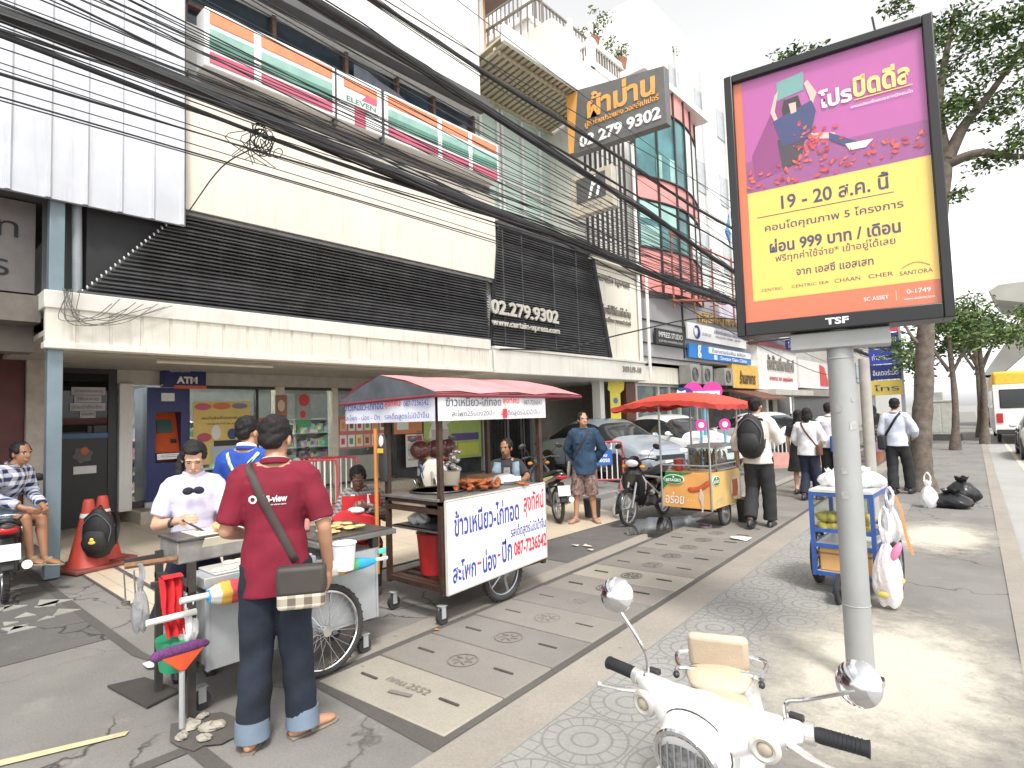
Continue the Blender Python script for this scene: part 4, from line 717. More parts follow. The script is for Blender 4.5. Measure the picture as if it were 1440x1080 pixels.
t = thing('rooftop_house', 'orange walled rooftop house with dark overhanging eaves at the top of the picture', 'building', (-13, 11.2, 9.6)); b = MB(); b.bx(-15, -11.6, 9.6, 12.2, 9.6, 14.2); wb(b, 'wall', mat('orange_render', (.62, .38, .2), .7), t)
b = MB(); b.prism([(-16, 14.2), (-10.8, 14.2), (-10.9, 14.4), (-13.4, 15.2)], (0, 10.9, 0), UX, UZ, 3.6); wb(b, 'roof', mat('roof_brown', (.14, .1, .08), .7), t); b = MB(); b.bx(-11.6, -11.55, 10.6, 11.3, 12.8, 13.9); wb(b, 'window', tealg, t); b = MB(); b.bx(-11.5, -11.35, 11.7, 11.85, 9.6, 14.2); wb(b, 'column', wallw, t)
# far buildings beyond the billboard pole
t = thing('grey_office_building', 'tall grey office building far down the street behind the pole', 'building', (-12, 44, 0)); b = MB(); b.bx(-24, -9.5, 37, 50, 0, 11); wb(b, 'wall', greyw, t); each('window', tealg, t, [(-9.52, -9.45, 38+k*3, 40+k*3, 3.4+j*2.5, 4.8+j*2.5) for k in range(4) for j in range(3)])
t = thing('concrete_building', 'pale concrete building at the far end of the row', 'building', (-12, 60, 0)); b = MB(); b.bx(-26, -10, 52, 70, 0, 8); wb(b, 'wall', mat('pale_concrete', (.5, .49, .47), .8, dirt=.2), t); each('window', tealg, t, [(-10.02, -9.95, 53.5+k*3.2, 55.3+k*3.2, 3.4, 5.4) for k in range(5)])
d = thing('stacked_sign', 'tall stack of blue, red and white shop signs on a frame beside the tree trunk', 'sign', (-5.5, 27, 2.2)); b = MB(); b.box((-4.9, 27.06, 3.05), (.12, .12, 5.9)); b.box((-3.9, 27.06, 3.05), (.12, .12, 5.9)); wb(b, 'frame', greymetal, d)
for i, (c, s) in enumerate([((.72, .7, .55), 'พิมพ์ดี'), ((.55, .06, .1), 'เปิดบริการ'), ((.03, .04, .2), 'ทนายความ'), ((.04, .06, .35), 'ถ่ายเอกสาร'), ((.02, .03, .16), 'อินเตอร์เน็ต'), ((.65, .5, .1), 'โทร')]):
    b = MB(); z = 5.75-i*.62; b.bx(-4.95, -3.9, 26.96, 27.04, z-.58, z); wb(b, 'sign_panel', mat('stack_%d' % i, c, .4, var=.05), d); wt(s, paper if i not in (0, 5) else navy, (-4.42, 26.95, z-.3), UX, UZ, d, w=.85, h=.24)
d = thing('hanging_sign', 'navy sign with white Thai lettering hanging over the pavement left of the pole', 'sign', (-6.5, 22, 3.6)); b = MB(); b.bx(-6.6, -4.9, 22, 22.1, 3.75, 4.1); wb(b, 'board', mat('navy_board', (.03, .04, .2), .4), d); wt('โทร. 0-2-279 ถ่ายเอกสาร', paper, (-5.75, 21.99, 3.92), UX, UZ, d, w=1.5, h=.22); b = MB(); b.cyl((-9, 22.05, 4.15), (-4.9, 22.05, 4.15), .03, n=6); wb(b, 'bracket', darkmetal, d)
d = thing('shop_banner', 'white printed board standing in front of the dark restaurant front', 'sign', (-7, 21, 1.2)); b = MB(); b.box((-6.6, 21.5, 1.75), (.05, 2.0, .55), rz=.5); wb(b, 'board', mat('board_pale', (.62, .66, .68), .5, var=.1), d); b = MB(); b.cyl((-6.2, 20.8, 0), (-6.2, 20.8, 1.5), .03); b.cyl((-7.0, 22.2, 0), (-7, 22.2, 1.5), .03); wb(b, 'post', darkmetal, d)
d = thing('black_menu_board', 'small black board with pale chalk lettering beyond the red canopy', 'sign', (-6.5, 18.5, 1.2)); b = MB(); b.box((-6.3, 17.6, 1.78), (.05, .8, .34), rz=.6); wb(b, 'board', black, d); b = MB(); b.cyl((-6.3, 17.6, .1), (-6.3, 17.6, 1.62), .03); wb(b, 'post', darkmetal, d); wt('MENU', paper, (-6.27, 17.58, 1.8), (-.56, .83, 0), UZ, d, w=.5, h=.14)
# heart-shaped clinic sign on a stand
d = thing('heart_sign', 'magenta heart shaped dental sign with a white name band above the red canopy', 'sign', (-6.3, 14.2, .1))
H = [(.5*16*math.sin(a)**3/16, .42*(13*math.cos(a)-5*math.cos(2*a)-2*math.cos(3*a)-math.cos(4*a))/14) for a in [k*math.pi/20 for k in range(40)]]
b = MB(); xh, yh = V((.74, .67, 0)), V((-.67, .74, 0)); b.prism([(p*1.0, max(q, -.30)) for p, q in H], (-6.3, 14.2, 2.02), xh, UZ, .05); wb(b, 'heart', mat('magenta', (.62, .03, .26), .4), d, smooth=0)
b = MB(); b.prism([(-.3, -.08), (.42, -.08), (.42, .12), (-.3, .12)], V((-6.3, 14.2, 2.02))-yh*.035, xh, UZ, .012); wb(b, 'name_band', paper, d, smooth=0); wt('เล็กสไมล์', navy, V((-6.25, 14.24, 2.04))-yh*.05, xh, UZ, d, w=.55, h=.11, bold=.03); wt('ทันตกรรม', paper, V((-6.25, 14.24, 1.86))-yh*.035, xh, UZ, d, w=.4, h=.09, bold=.03)
b = MB(); b.prism([(.24*math.cos(k*.3)-.48, .2*math.sin(k*.3)) for k in range(21)], V((-6.3, 14.2, 2.05))-yh*.04, xh, UZ, .03); o = wb(b, 'roundel', navy, d, smooth=0); b = MB(); b.prism([(-.66, .14), (-.56, .09), (-.46, .13), (-.43, .02), (-.5, -.17), (-.55, -.05), (-.62, -.16), (-.69, .02)], V((-6.3, 14.2, 2.05))-yh*.06, xh, UZ, .012); wb(b, 'tooth', paper, o, smooth=0)
b = MB(); b.cyl((-6.3, 14.25, .1), (-6.3, 14.25, 1.8), .04); wb(b, 'stand', mat('sky_blue', (.1, .3, .42), .5), d)
for i, k in enumerate((-.28, .2)):
    d = thing('lollipop_sign', ['round magenta sign on a pale blue stick under the red canopy edge, left of two', 'round magenta sign on a pale blue stick under the red canopy edge, right of two'][i], 'sign', (-5.9+k*.74, 14.0+k*.67, .1)); p = V((-5.9+k*.9, 13.9+k*.8, 1.3)); b = MB(); b.cyl(p-yh*.02, p+yh*.02, .14, n=20); wb(b, 'disc', mat('magenta', (.62, .03, .26)), d); b = MB(); b.cyl(p-yh*.03, p-yh*.02, .07, n=16); wb(b, 'disc_centre', paper, d); b = MB(); b.cyl((p.x, p.y, .1), (p.x, p.y, 1.18), .03); wb(b, 'stick', mat('sky_blue', (.1, .3, .42)), d)
# ------------------------------------------------------------------ billboard on its pole
def fmat(o, x, z=(0, 0, 1)):       # local frame: x reading direction, z up, y away from the reader
    x = V(x).normalized(); z = V(z); y = z.cross(x); return MX((x, y, z)).transposed().to_4x4(), V(o)
rz_b = math.atan2(.18, .983)
t = thing('billboard', 'tall backlit street billboard in a black frame, magenta and yellow poster, on a grey pole', 'billboard', (-.87, 3.93, 0), rz_b)
polem = mat('pole_grey', (.33, .335, .33), .45, .1, var=.08, scale=3, dirt=.25, bump=.1, bscale=30)
b = MB(); b.loft([(0, 0, 0), (0, 0, .03), (0, 0, .035), (0, 0, 2.1)], [.12, .12, .074, .071], 28); b.build('pole', polem, t)
b = MB()
for k in range(6): a = k*1.05; b.cyl((.105*math.cos(a), .105*math.sin(a), .03), (.105*math.cos(a), .105*math.sin(a), .05), .012, n=6)
b.build('base_bolt', darkmetal, t); b = MB(); r2 = random.Random(2)
for k in range(5):
    a, z, w = r2.uniform(3.6, 5.6), r2.uniform(.7, 1.7), r2.uniform(.02, .05); b = MB(); b.grid([[(.0745*math.cos(a+u*w/.074), .0745*math.sin(a+u*w/.074), z+v*w*r2.uniform(.6, 1.3)) for u in (-.5, 0, .5)] for v in (-.5, .1, .6)]); b.build('sticker_residue', mat('residue', (.38, .375, .36), .8, var=.2, scale=40, dirt=.5), t)
b = MB(); b.torus((0, 0, .45), (0, 0, 1), .0738, .003, 28, 6); b.torus((0, 0, 1.9), (0, 0, 1), .0722, .004, 28, 6); b.build('pole_seam', greymetal, t)
b = MB(); b.bx(-.26, .26, -.09, .09, 1.96, 2.06); b.build('bracket', polem, t, bevel=.006)
b = MB(); w_, z0, z1 = .555, 2.07, 3.77
for x0, x1, za, zb in ((-w_, -w_+.05, z0, z1), (w_-.05, w_, z0, z1), (-w_+.05, w_-.05, z1-.05, z1), (-w_+.05, w_-.05, z0, z0+.085)): b.bx(x0, x1, -.14, .10, za, zb)
fr = b.build('frame', mat('frame_black', (.012, .012, .014), .35), t, bevel=.006); b = MB(); b.bx(-w_+.05, w_-.05, .0, .09, z0+.08, z1-.05); b.build('back_panel', black, t)
text('TSF', paper, (0, -.143, z0+.043), (1, 0, 0), UZ, w=.12, h=.04, parent=fr, bold=.03)
def pm(n, c): return mat('poster_'+n, c, .45, var=.03, scale=3)
xa, xb, za, zb = -w_+.052, w_-.052, z0+.088, z1-.052; Wp, Hp = xb-xa, zb-za
def pr(nm, u0, u1, v0, v1, m, lay=0, par=None):
    b = MB(); b.bx(xa+u0*Wp, xa+u1*Wp, -.104-.0012*lay, -.06, za+v0*Hp, za+v1*Hp); return b.build(nm, m, par or t, smooth=0)
ps = pr('poster', 0, 1, 0, 1, pm('orange', (.68, .17, .07)))
pr('magenta_panel', .05, 1, .53, 1, pm('magenta', (.47, .10, .345)), 1, ps); pr('floor_panel', .05, 1, .53, .66, pm('plum', (.31, .075, .25)), 2, ps); pr('yellow_panel', .05, 1, .085, .53, pm('yellow', (.90, .62, .12)), 1, ps)
def pp(nm, poly, m, lay=3):
    b = MB(); b.prism([(xa+u*Wp, za+v*Hp) for u, v in poly], (0, -.104-.0012*lay, 0), (1, 0, 0), UZ, .0015); return b.build(nm, m, ps, smooth=0)
nav, skin_, tealp, shad = pm('navy', (.035, .05, .16)), pm('skin', (.72, .5, .42)), pm('teal', (.17, .36, .34)), pm('shadow_plum', (.27, .04, .19))
pp('printed_shape', [(.09, .68), (.2, .82), (.27, .9), (.3, .9), (.3, .6), (.1, .57)], shad, 2.4)
pp('printed_shape', [(.25, .88), (.40, .895), (.405, .97), (.255, .955)], tealp); pp('printed_shape', [(.24, .905), (.26, .92), (.235, .84), (.26, .78), (.235, .79), (.21, .84)], skin_, 4); pp('printed_shape', [(.405, .92), (.425, .93), (.47, .87), (.44, .82), (.43, .86)], skin_, 4)
pp('printed_shape', [(.29, .875), (.37, .88), (.385, .83), (.37, .80), (.28, .80), (.275, .84)], pm('hair', (.02, .015, .02)), 4); pp('printed_shape', [(.315, .855), (.355, .855), (.355, .815), (.325, .812)], skin_, 5)
pp('printed_shape', [(.22, .80), (.44, .845), (.46, .80), (.42, .70), (.27, .69), (.24, .76)], nav, 4.5); pp('printed_shape', [(.24, .72), (.40, .72), (.36, .61), (.26, .60)], pm('chair', (.05, .035, .05)), 3.5)
pp('printed_shape', [(.40, .72), (.55, .695), (.56, .67), (.44, .69)], skin_, 4); pp('printed_shape', [(.52, .70), (.66, .64), (.64, .615), (.52, .67)], nav, 5); pp('printed_shape', [(.6, .64), (.74, .635), (.70, .61), (.62, .612)], paper, 6)
r2 = random.Random(11); redl = [pm('petal_%d' % i, c) for i, c in enumerate([(.62, .06, .06), (.75, .12, .07), (.45, .03, .06)])]; bs = [MB(), MB(), MB()]
for i in range(120):
    u = r2.uniform(.06, .98) if i < 70 else r2.gauss(.42, .06); v = r2.uniform(.535, .62) if i < 70 else r2.gauss(.68, .04)
    if not (.06 < u < .98 and .54 < v < .95): continue
    a = r2.uniform(0, 6.28); s = r2.uniform(.006, .015); bs[i % 3].prism([(s*math.cos(a+k*1.05)*(1.5 if k % 3 == 0 else .8)+xa+u*Wp, s*math.sin(a+k*1.05)*(1.5 if k % 3 == 0 else .8)+za+v*Hp) for k in range(6)], (0, -.1125+.0003*(i % 3), 0), (1, 0, 0), UZ, .001)
for i in range(3):
    o = bs[i].build('petals', redl[i], ps, smooth=0); o['kind'] = 'stuff'
def pt(s, u, v, wd, m, h=None, bold=.01): return text(s, m, (xa+u*Wp, -.1066 if v < .52 else -.1128, za+v*Hp), (1, 0, 0), UZ, w=wd*Wp, h=h, parent=ps, bold=bold)
ink = pm('ink', (.05, .045, .10)); lem = pm('lemon', (.9, .72, .2))
pt('โปร', .565, .835, .17, paper, .115, .035); pt('ปิดดีล', .795, .85, .275, lem, .135, .035); b_ = pr('underline', .66, .94, .798, .801, lem, 6, ps); pt('แคมเปญเพื่อคนอยากมีคอนโด', .79, .775, .30, paper, .026)
pt('19 - 20 ส.ค. นี้', .52, .472, .56, ink, .105, .02); pr('rule', .1, .82, .421, .424, ink, 2, ps); pt('คอนโดคุณภาพ 5 โครงการ', .5, .372, .72, ink, .066); pt('ผ่อน 999 บาท / เดือน', .5, .298, .68, ink, .088, .028); pt('ฟรีทุกค่าใช้จ่าย* เข้าอยู่ได้เลย', .5, .243, .62, ink, .062, .005); pt('จาก เอสซี แอสเสท', .5, .183, .40, ink, .052, .015)
for s, u, wd in (('CENTRIC', .16, .12), ('CENTRIC SEA', .37, .2), ('CHAAN', .565, .13), ('CHER', .73, .12), ('SANTORA', .895, .15)): pt(s, u, .125 if u < .8 else .120, wd, ink, .018 if u < .5 else .024, .0)
b = MB(); b.tube([(xa+Wp*(.83+.13*k/8), -.1068, za+Hp*(.138+.017*math.sin(math.pi*k/8))) for k in range(9)], .0015, 4); b.build('emblem_arch', ink, ps)
pt('SC ASSET', .70, .042, .12, paper, .022); pr('rule', .795, .797, .025, .06, paper, 2, ps); pt('0-1749', .90, .052, .11, paper, .026); pt('www.scasset.com', .90, .026, .14, paper, .012)
b = MB(); b.bx(xa, xb, -.122, -.1195, za, zb); b.build('cover_glass', glassmat('poster_glass', (1, 1, 1), .985, .03), t, smooth=0)
b = MB(); b.cyl((.30, 0, z1-.02), (.28, 0, z1+.16), .006, n=6); b.build('aerial', darkmetal, t)
# ------------------------------------------------------------------ small builders
def wheel(parent, c, axis, Rr, tw, spokes=0, m_rim=None, name='wheel', rimw=.02, hub=.03, disc=False):
    """rim with hub and spokes; the tyre is its sub-part"""
    c = V(c); F = frame(axis); ax = V(axis).normalized(); b = MB(); b.torus(c, axis, Rr-tw-.004, rimw*.5, 36, 8, 1.6); b.cyl(c-ax*.045, c+ax*.045, hub, n=14)
    if spokes > 12:
        for k in range(spokes): a = 2*math.pi*k/spokes; s = (-1)**k; b.cyl(c+F@V((hub*.9*math.cos(a+.35*s), hub*.9*math.sin(a+.35*s), .035*s)), c+F@V(((Rr-tw)*math.cos(a), (Rr-tw)*math.sin(a), 0)), .0016, n=4)
    elif spokes:
        for k in range(spokes): a = 2*math.pi*k/spokes; b.loft([c+F@V((hub*.7*math.cos(a), hub*.7*math.sin(a), 0)), c+F@V(((Rr-tw)*math.cos(a), (Rr-tw)*math.sin(a), 0))], [(.016, .012), (.011, .010)], 8)
    if disc: b.cyl(c-ax*.012, c+ax*.012, Rr-tw, n=30)
    o = b.build(name, m_rim or chrome, parent); b = MB(); b.torus(c, axis, Rr-tw*.5, tw*.5, 40, 10, 1.05)
    for k in range(36): a = 2*math.pi*k/36; b.box(c+F@V(((Rr-.003)*math.cos(a), (Rr-.003)*math.sin(a), 0)), (.008, tw*.18, tw*.8), rot=(F@MX.Rotation(a, 3, 'Z')).to_4x4())
    b.build('tyre', rubber, o); return o
def caster(parent, c, r=.05):
    c = V(c); b = MB(); b.bx(c.x-.03, c.x+.03, c.y-.03, c.y+.03, c.z+r*1.5, c.z+r*1.6)
    for s in (-1, 1): b.bx(c.x+s*.022-.003, c.x+s*.022+.003, c.y-.02, c.y+.02, c.z-.01, c.z+r*1.5)
    o = b.build('caster', greymetal, parent); b = MB(); b.cyl((c.x-.017, c.y, c.z), (c.x+.017, c.y, c.z), r, n=20); b.build('caster_wheel', rubber, o); return o
def bagmesh(c, w, d, h, seed=0, handles=True, m=None, name='body', parent=None, slump=.25):
    """soft knotted carrier bag: lofted, creased, with two loop handles"""
    r2 = random.Random(seed); b = MB(); n = 40; rows = []
    for i in range(23):
        k = i/22; z = h*k; q = (math.sin(math.pi*min(1, k*1.05+.12))**.6)*(1-slump*k) if k < .82 else .28+.12*(k-.82)*5
        rows.append([V(c)+V((w/2*q*math.cos(a)*(1+.10*math.sin(3*a+seed+k*5)+.05*math.sin(7*a+k*9)+.035*math.sin(13*a-k*14+seed)+.03*math.sin(17*k+5*a)), d/2*q*math.sin(a)*(1+.10*math.sin(4*a+seed*2)+.04*math.sin(11*a+k*17)), z+.012*math.sin(5*a+seed))) for a in [2*math.pi*j/n for j in range(n+1)]])
    b.grid(rows); b.add([V(c)+V((0, 0, .0))]+[tuple(p) for p in rows[0]], [(0, j+1, j+2) for j in range(n)])
    if handles:
        for s in (-1, 1): b.loft(catmull([V(c)+V((s*w*.1, 0, h*.9)), V(c)+V((s*w*.16, .01, h*1.12)), V(c)+V((s*w*.05, 0, h*1.28)), V(c)+V((0, -.01, h*1.3))], 4), [(.012, .004)]*13, 6)
    return b.build(name, m, parent, smooth=60)
def plastic(name, c, tr=.35):
    return mat(name, c, .3, var=.08, scale=8, bump=.9, bscale=26, alpha=1-tr*.75)
# ------------------------------------------------------------------ pancake cart
T = thing('pancake_cart', 'grey sheet metal pancake cart on a spoked bicycle wheel with griddle trays on top', 'cart', (-3.8, 1.87, 0)); ox, oy = -3.8, 1.87
def L(x, y, z): return (x-ox, y-oy, z)
b = MB(); b.bx(-.28, .27, -.57, .57, .25, .66); b.bx(-.28, .27, -.1, .57, .66, .72); b.build('body', galv, T, bevel=.006)
b = MB(); b.bx(.272, .276, -.57, .57, .25, .72); 
for y in (-.56, -.2, .2, .56): b.bx(.274, .282, y-.008, y+.008, .25, .72)
b.build('front_sheet', galv, T)
b = MB()
for x in (-.27, .26):
    b.bx(x-.015, x+.015, -.66, -.62, .02, .86)
b.bx(-.27, .26, -.66, -.62, .25, .28); b.bx(-.27, .26, -.64, -.57, .26, .28); b.bx(-.29, -.26, -.82, -.6, .80, .84); b.bx(.05, .09, -.78, -.62, .72, .75); b.bx(-.29, .28, -.66, -.62, .70, .73); b.build('end_frame', darkmetal, T)
b = MB(); b.cyl((-.12, -.86, .83), (-.02, -.62, .84), .018, n=8); b.build('handle', mat('worn_wood', (.20, .10, .05), .7, var=.3, scale=30), T)
b = MB(); b.bx(-.32, -.02, -.62, .12, .80, .93); b.build('griddle_box', mat('sooty_steel', (.30, .29, .275), .45, .4, var=.3, scale=9, dirt=.55), T, bevel=.008); b = MB(); b.bx(-.33, .0, -.63, .13, .932, .95); gt = b.build('griddle_plate', mat('griddle_black', (.11, .105, .10), .35, .5, var=.4, scale=9), T, bevel=.004)
b = MB(); b.bx(-.26, .0, -.52, .06, .951, .957); b.prism([(-.5, 0), (.1, 0), (.1, .07), (-.5, .07)], (.03, 0, .89), (0, 1, 0), (.6, 0, .8), .004); b.build('drip_tray', mat('cream_enamel', (.75, .70, .55), .35), T)
b = MB(); b.bx(.03, .28, -.58, .1, .70, .76); b.build('front_tray_box', galv, T, bevel=.005); b = MB(); b.bx(.02, .27, -.52, .08, .762, .775); ft = b.build('front_tray', mat('tray_light', (.62, .62, .6), .35, .3), T, bevel=.005)
foodm = mat('pancake', (.62, .40, .17), .6, var=.25, scale=30); r2 = random.Random(2)
for i in range(9): b = MB(); b.lathe([(.001, .012), (.03, .012), (.04, .004), (.036, 0)], (0, 0, 0), n=14); o = tag(b.build('pancake', mat('pale_pancake', (.70, .62, .48), .6, var=.15, scale=30), None), 'pale round pancake laid out on the front tray of the pancake cart', 'food', 'pale pancakes on the front tray'); o.location = (ox+.06+r2.random()*.17, oy-.48+i*.06, .776)
b = MB(); b.bx(-.34, .30, .10, .72, .80, .835); b.build('side_table', mat('table_steel', (.22, .215, .21), .35, .6, dirt=.4), T, bevel=.005); b = MB(); b.bx(-.30, .27, .13, .68, .836, .846); tr_ = b.build('side_tray', mat('tray_dark', (.12, .115, .11), .3, .6), T); b = MB(); b.bx(-.2, -.15, .55, .6, .72, .8); b.bx(.2, .25, .55, .6, .72, .8); b.build('table_leg', darkmetal, T)
r2 = random.Random(4)
for i in range(16): b = MB(); b.lathe([(.001, .012), (.032, .010), (.042, .003), (.04, 0)], (0, 0, 0), n=12); o = tag(b.build('pancake', foodm, None), 'golden pancake heaped on the right side tray of the pancake cart', 'food', 'golden pancakes on the side tray'); o.location = (ox-.05+r2.random()*.2, oy+.28+r2.random()*.28, .848+.010*(i//4)); o.rotation_euler = (r2.uniform(-.12, .12), r2.uniform(-.12, .12), 0)
wheel(T, (.315, .13, .285), (1, 0, 0), .285, .04, 28); caster(T, (.2, .5, .055)); caster(T, (-.2, .5, .055)); caster(T, (.15, -.55, .055))
b = MB(); b.bx(.25, .34, .11, .15, .26, .31); b.build('axle', darkmetal, T)
def place(o, lab, cat, loc=None, group=None):
    tag(o, lab, cat, group)
    if loc: o.location = loc
    return o
U_ = thing('closed_umbrella', 'closed rainbow striped market umbrella lying along the pancake cart front', 'umbrella', (-3.44, 1.9, .66)); b = MB()
um = stripes('rainbow_cloth', [(.03, .32, .62), (.03, .32, .62), (.62, .60, .55), (.60, .36, .05), (.55, .06, .08), (.10, .40, .14), (.03, .35, .6)], 1, .36, rough=.8)
b.loft([(0, -.62, .02), (0, -.55, .02), (0, -.35, .02), (0, -.1, .015), (0, .2, .01), (0, .38, .0), (0, .46, 0)], [.035, .062, .07, .06, .05, .035, .02], 18, right=(0, 0, 1)); o = b.build('canopy', um, U_, bevel=0)
for vtx in o.data.vertices:
    a = math.atan2(vtx.co.z-.015, vtx.co.x); f = 1+.14*math.sin(6*a); vtx.co.x *= f; vtx.co.z = .015+(vtx.co.z-.015)*f
b = MB(); b.loft([(0, -.76, .03), (0, 0, .015), (0, .56, 0)], [.017, .014, .013], 12); b.build('shaft', mat('pvc', (.74, .72, .66), .4, var=.05), U_)
b = MB(); b.cyl((0, .14, 0), (0, .38, 0), .017, n=12); place(b.build('pvc_pipe', mat('pvc', (.74, .72, .66)), None), 'short white plastic pipe sticking out of the cart end', 'pipe', (-3.5, .86, .60))
D = thing('dustpan', 'orange red dustpan with a purple broom head hung on the cart end', 'dustpan', (-3.44, 1.15, .36)); D.scale = (.72, .72, .95); b = MB(); b.prism([(-.15, .05), (.15, .05), (.02, -.05), (-.02, -.05)], (0, 0, .02), (0, 1, 0), UZ, .05); b.build('pan', mat('pan_orange', (.62, .09, .03), .45), D, bevel=.006); b = MB(); b.loft([(0, -.18, .08), (0, -.1, .085), (0, .1, .085), (0, .17, .08)], [(.028, .03), (.03, .035), (.03, .035), (.02, .022)], 12, right=(0, 0, 1), round_=1); b.build('broom_head', mat('broom_purple', (.14, .04, .15), .95, var=.4, scale=80, bump=.8, bscale=160), D); b = MB(); b.cyl((0, 0, -.34), (0, 0, -.03), .02, n=10); b.build('handle', greymetal, D)
b = MB(); b.grid([[(.02*math.sin(k*1.7)+.01*i, -.055+.011*k+.006*math.sin(i), -.30*i/8) for k in range(11)] for i in range(9)]); b.grid([[(.02*math.sin(k*1.3)-.05+.01*i, -.05+.01*k, -.16*i/5) for k in range(11)] for i in range(6)]); b.grid([[(-.055+.022*i, -.05+.01*k, .012*math.sin(i*.8)) for k in range(11)] for i in range(5)]); place(b.build('cloth', mat('red_cloth', (.50, .015, .02), .9, var=.2, scale=20, bump=.3), None, smooth=60), 'bright red cloth hanging over the end rail of the pancake cart', 'cloth', (-3.60, 1.15, .79))
greyb = plastic('grey_bag_film', (.30, .31, .33), .6); o = place(bagmesh((0, 0, -.32), .13, .10, .28, 3, m=greyb, name='carrier_bag'), 'thin grey plastic bag hanging from the wooden handle of the pancake cart', 'bag', (-3.82, 1.06, .80)); o = place(bagmesh((0, 0, -.2), .12, .1, .2, 8, m=plastic('white_bag_film', (.85, .85, .86), .3), name='carrier_bag'), 'small white knotted bag tucked over the green tub on the pancake cart', 'bag', (-3.55, 1.22, .63))
b = MB(); b.loft([(0, 0, 0), (0, 0, .16)], [(.09, .07), (.12, .09)], 20, right=(1, 0, 0)); place(b.build('tub', mat('green_plastic', (.02, .25, .12), .45), None), 'green plastic tub on the lower end shelf of the pancake cart', 'tub', (-3.62, 1.17, .29)); o = place(bagmesh((0, 0, -.4), .10, .13, .38, 5, m=mat('printed_bag', (.62, .52, .52), .45, var=.35, scale=14), name='carrier_bag'), 'white and pink printed carrier bag hanging behind the man in the maroon shirt', 'bag', (-3.48, 1.60, .66))
C_ = thing('plastic_container', 'white plastic bucket hooked on the cart below the golden pancakes', 'bucket', (-3.40, 2.10, .66)); b = MB(); b.loft([(0, 0, 0), (0, 0, .17)], [.06, .075], 22); b.build('tub', paper, C_); b = MB(); b.torus((0, 0, .17), (0, 0, 1), .075, .006, 24, 6); b.build('rim', paper, C_)
C_ = thing('plastic_container', 'clear tub of pink mix with a yellow lid at the back of the pancake cart', 'container', (-4.0, 2.02, .846)); b = MB(); b.bx(-.09, .09, -.13, .13, 0, .13); b.build('tub', mat('pink_mix', (.55, .25, .22), .4), C_, bevel=.015); b = MB(); b.bx(-.092, .092, -.132, .132, .131, .19); b.build('upper_wall', mat('cloudy_plastic', (.7, .62, .6), .3), C_, bevel=.012); b = MB(); b.bx(-.1, .1, -.14, .14, .191, .225); b.build('lid', mat('lid_yellow', (.75, .52, .08), .4), C_, bevel=.01)
S_ = thing('spatula', 'steel spatula with two ladles hanging from the wooden cart handle', 'utensil', (-3.9, 1.0, .8)); b = MB(); b.cyl((0, 0, 0), (0, .01, -.16), .005, n=6); b.lathe([(.001, -.0), (.02, .01), (.024, .025)], (0, .01, -.19), n=12); b.cyl((.0, .05, 0), (0, .06, -.18), .005, n=6); b.lathe([(.001, -.0), (.02, .01), (.024, .025)], (0, .06, -.21), n=12); b.build('ladle', steel, S_)
b = MB(); b.box((0, 0, 0), (.03, .06, .035)); place(b.build('clip', mat('mint', (.10, .55, .45), .4), None, bevel=.005), 'mint green clip on the right end of the pancake cart', 'clip', (-3.50, 2.46, .70))
b = MB(); b.box((0, 0, .2), (.55, .4, .4)); 
# ------------------------------------------------------------------ fried chicken cart
before = set(COL.objects)
brn = mat('cart_brown', (.07, .04, .03), .5, .3, var=.3, scale=20, dirt=.4)
T = thing('chicken_cart', 'fried chicken cart with white lettered front board, brown posts and a pink topped gable roof', 'cart', (-3.8, 3.7, 0)); ox, oy = -3.8, 3.7
b = MB()
for x in (-.35, .34):
    for y in (-.62, .62): b.bx(x-.02, x+.02, y-.02, y+.02, .24, 1.82)
b.bx(-.37, .36, -.64, .64, .93, .96); 
for x in (-.35, .34): b.bx(x-.02, x+.02, -.6, .6, .26, .30)
for y in (-.62, .62): b.bx(-.33, .32, y-.02, y+.02, .26, .30); b.bx(-.33, .32, y-.02, y+.02, .86, .90)
b.bx(-.33, .32, -.6, -.56, .70, .72); b.build('frame', brn, T)
b = MB(); b.bx(-.40, .35, -.66, .66, .962, .985); ct = b.build('counter', mat('counter_steel', (.20, .19, .18), .4, .4, var=.25, scale=8, dirt=.4), T, bevel=.004)
b = MB(); b.bx(-.33, .3, -.6, .3, .70, .72); b.build('shelf', mat('shelf_steel', (.25, .25, .25), .35, .6), T)
b = MB()
for k in range(11): b.bx(-.33, .32, -.58+k*.115, -.52+k*.115, .27, .295)
b.build('bottom_slats', brn, T); b = MB(); b.bx(-.34, .30, .25, .29, .30, .9); b.bx(-.36, -.33, -.2, .6, .3, .9); b.build('inner_panel', blackm, T)
FB = MB(); FB.prism([(-.61, .24), (.63, .30), (.63, .985), (-.61, .965)], (.375, 0, 0), (0, 1, 0), UZ, .016); fb = FB.build('front_board', mat('board_white2', (.76, .77, .80), .4, var=.03, dirt=.06), T, smooth=0)
b = MB()
for p, q in (((-.61, .24), (.63, .30)), ((-.61, .965), (.63, .985)), ((-.61, .24), (-.61, .965)), ((.63, .30), (.63, .985))): b.loft([(.378, p[0], p[1]), (.378, q[0], q[1])], [.011, .011], 6)
b.build('board_edge', mat('edge_alu', (.55, .53, .48), .4, .4), fb)
blu, red = mat('letter_blue', (.04, .05, .33), .5), mat('letter_red', (.62, .03, .05), .5); up_ = (0, 0, 1); rd = (0, 1, .035)
def ft_(s, m, y, z, w, h, bold=.02): return text(s, m, (.3855, y*.905+.0, z), rd, up_, w=w*.905, h=h, parent=fb, bold=bold)
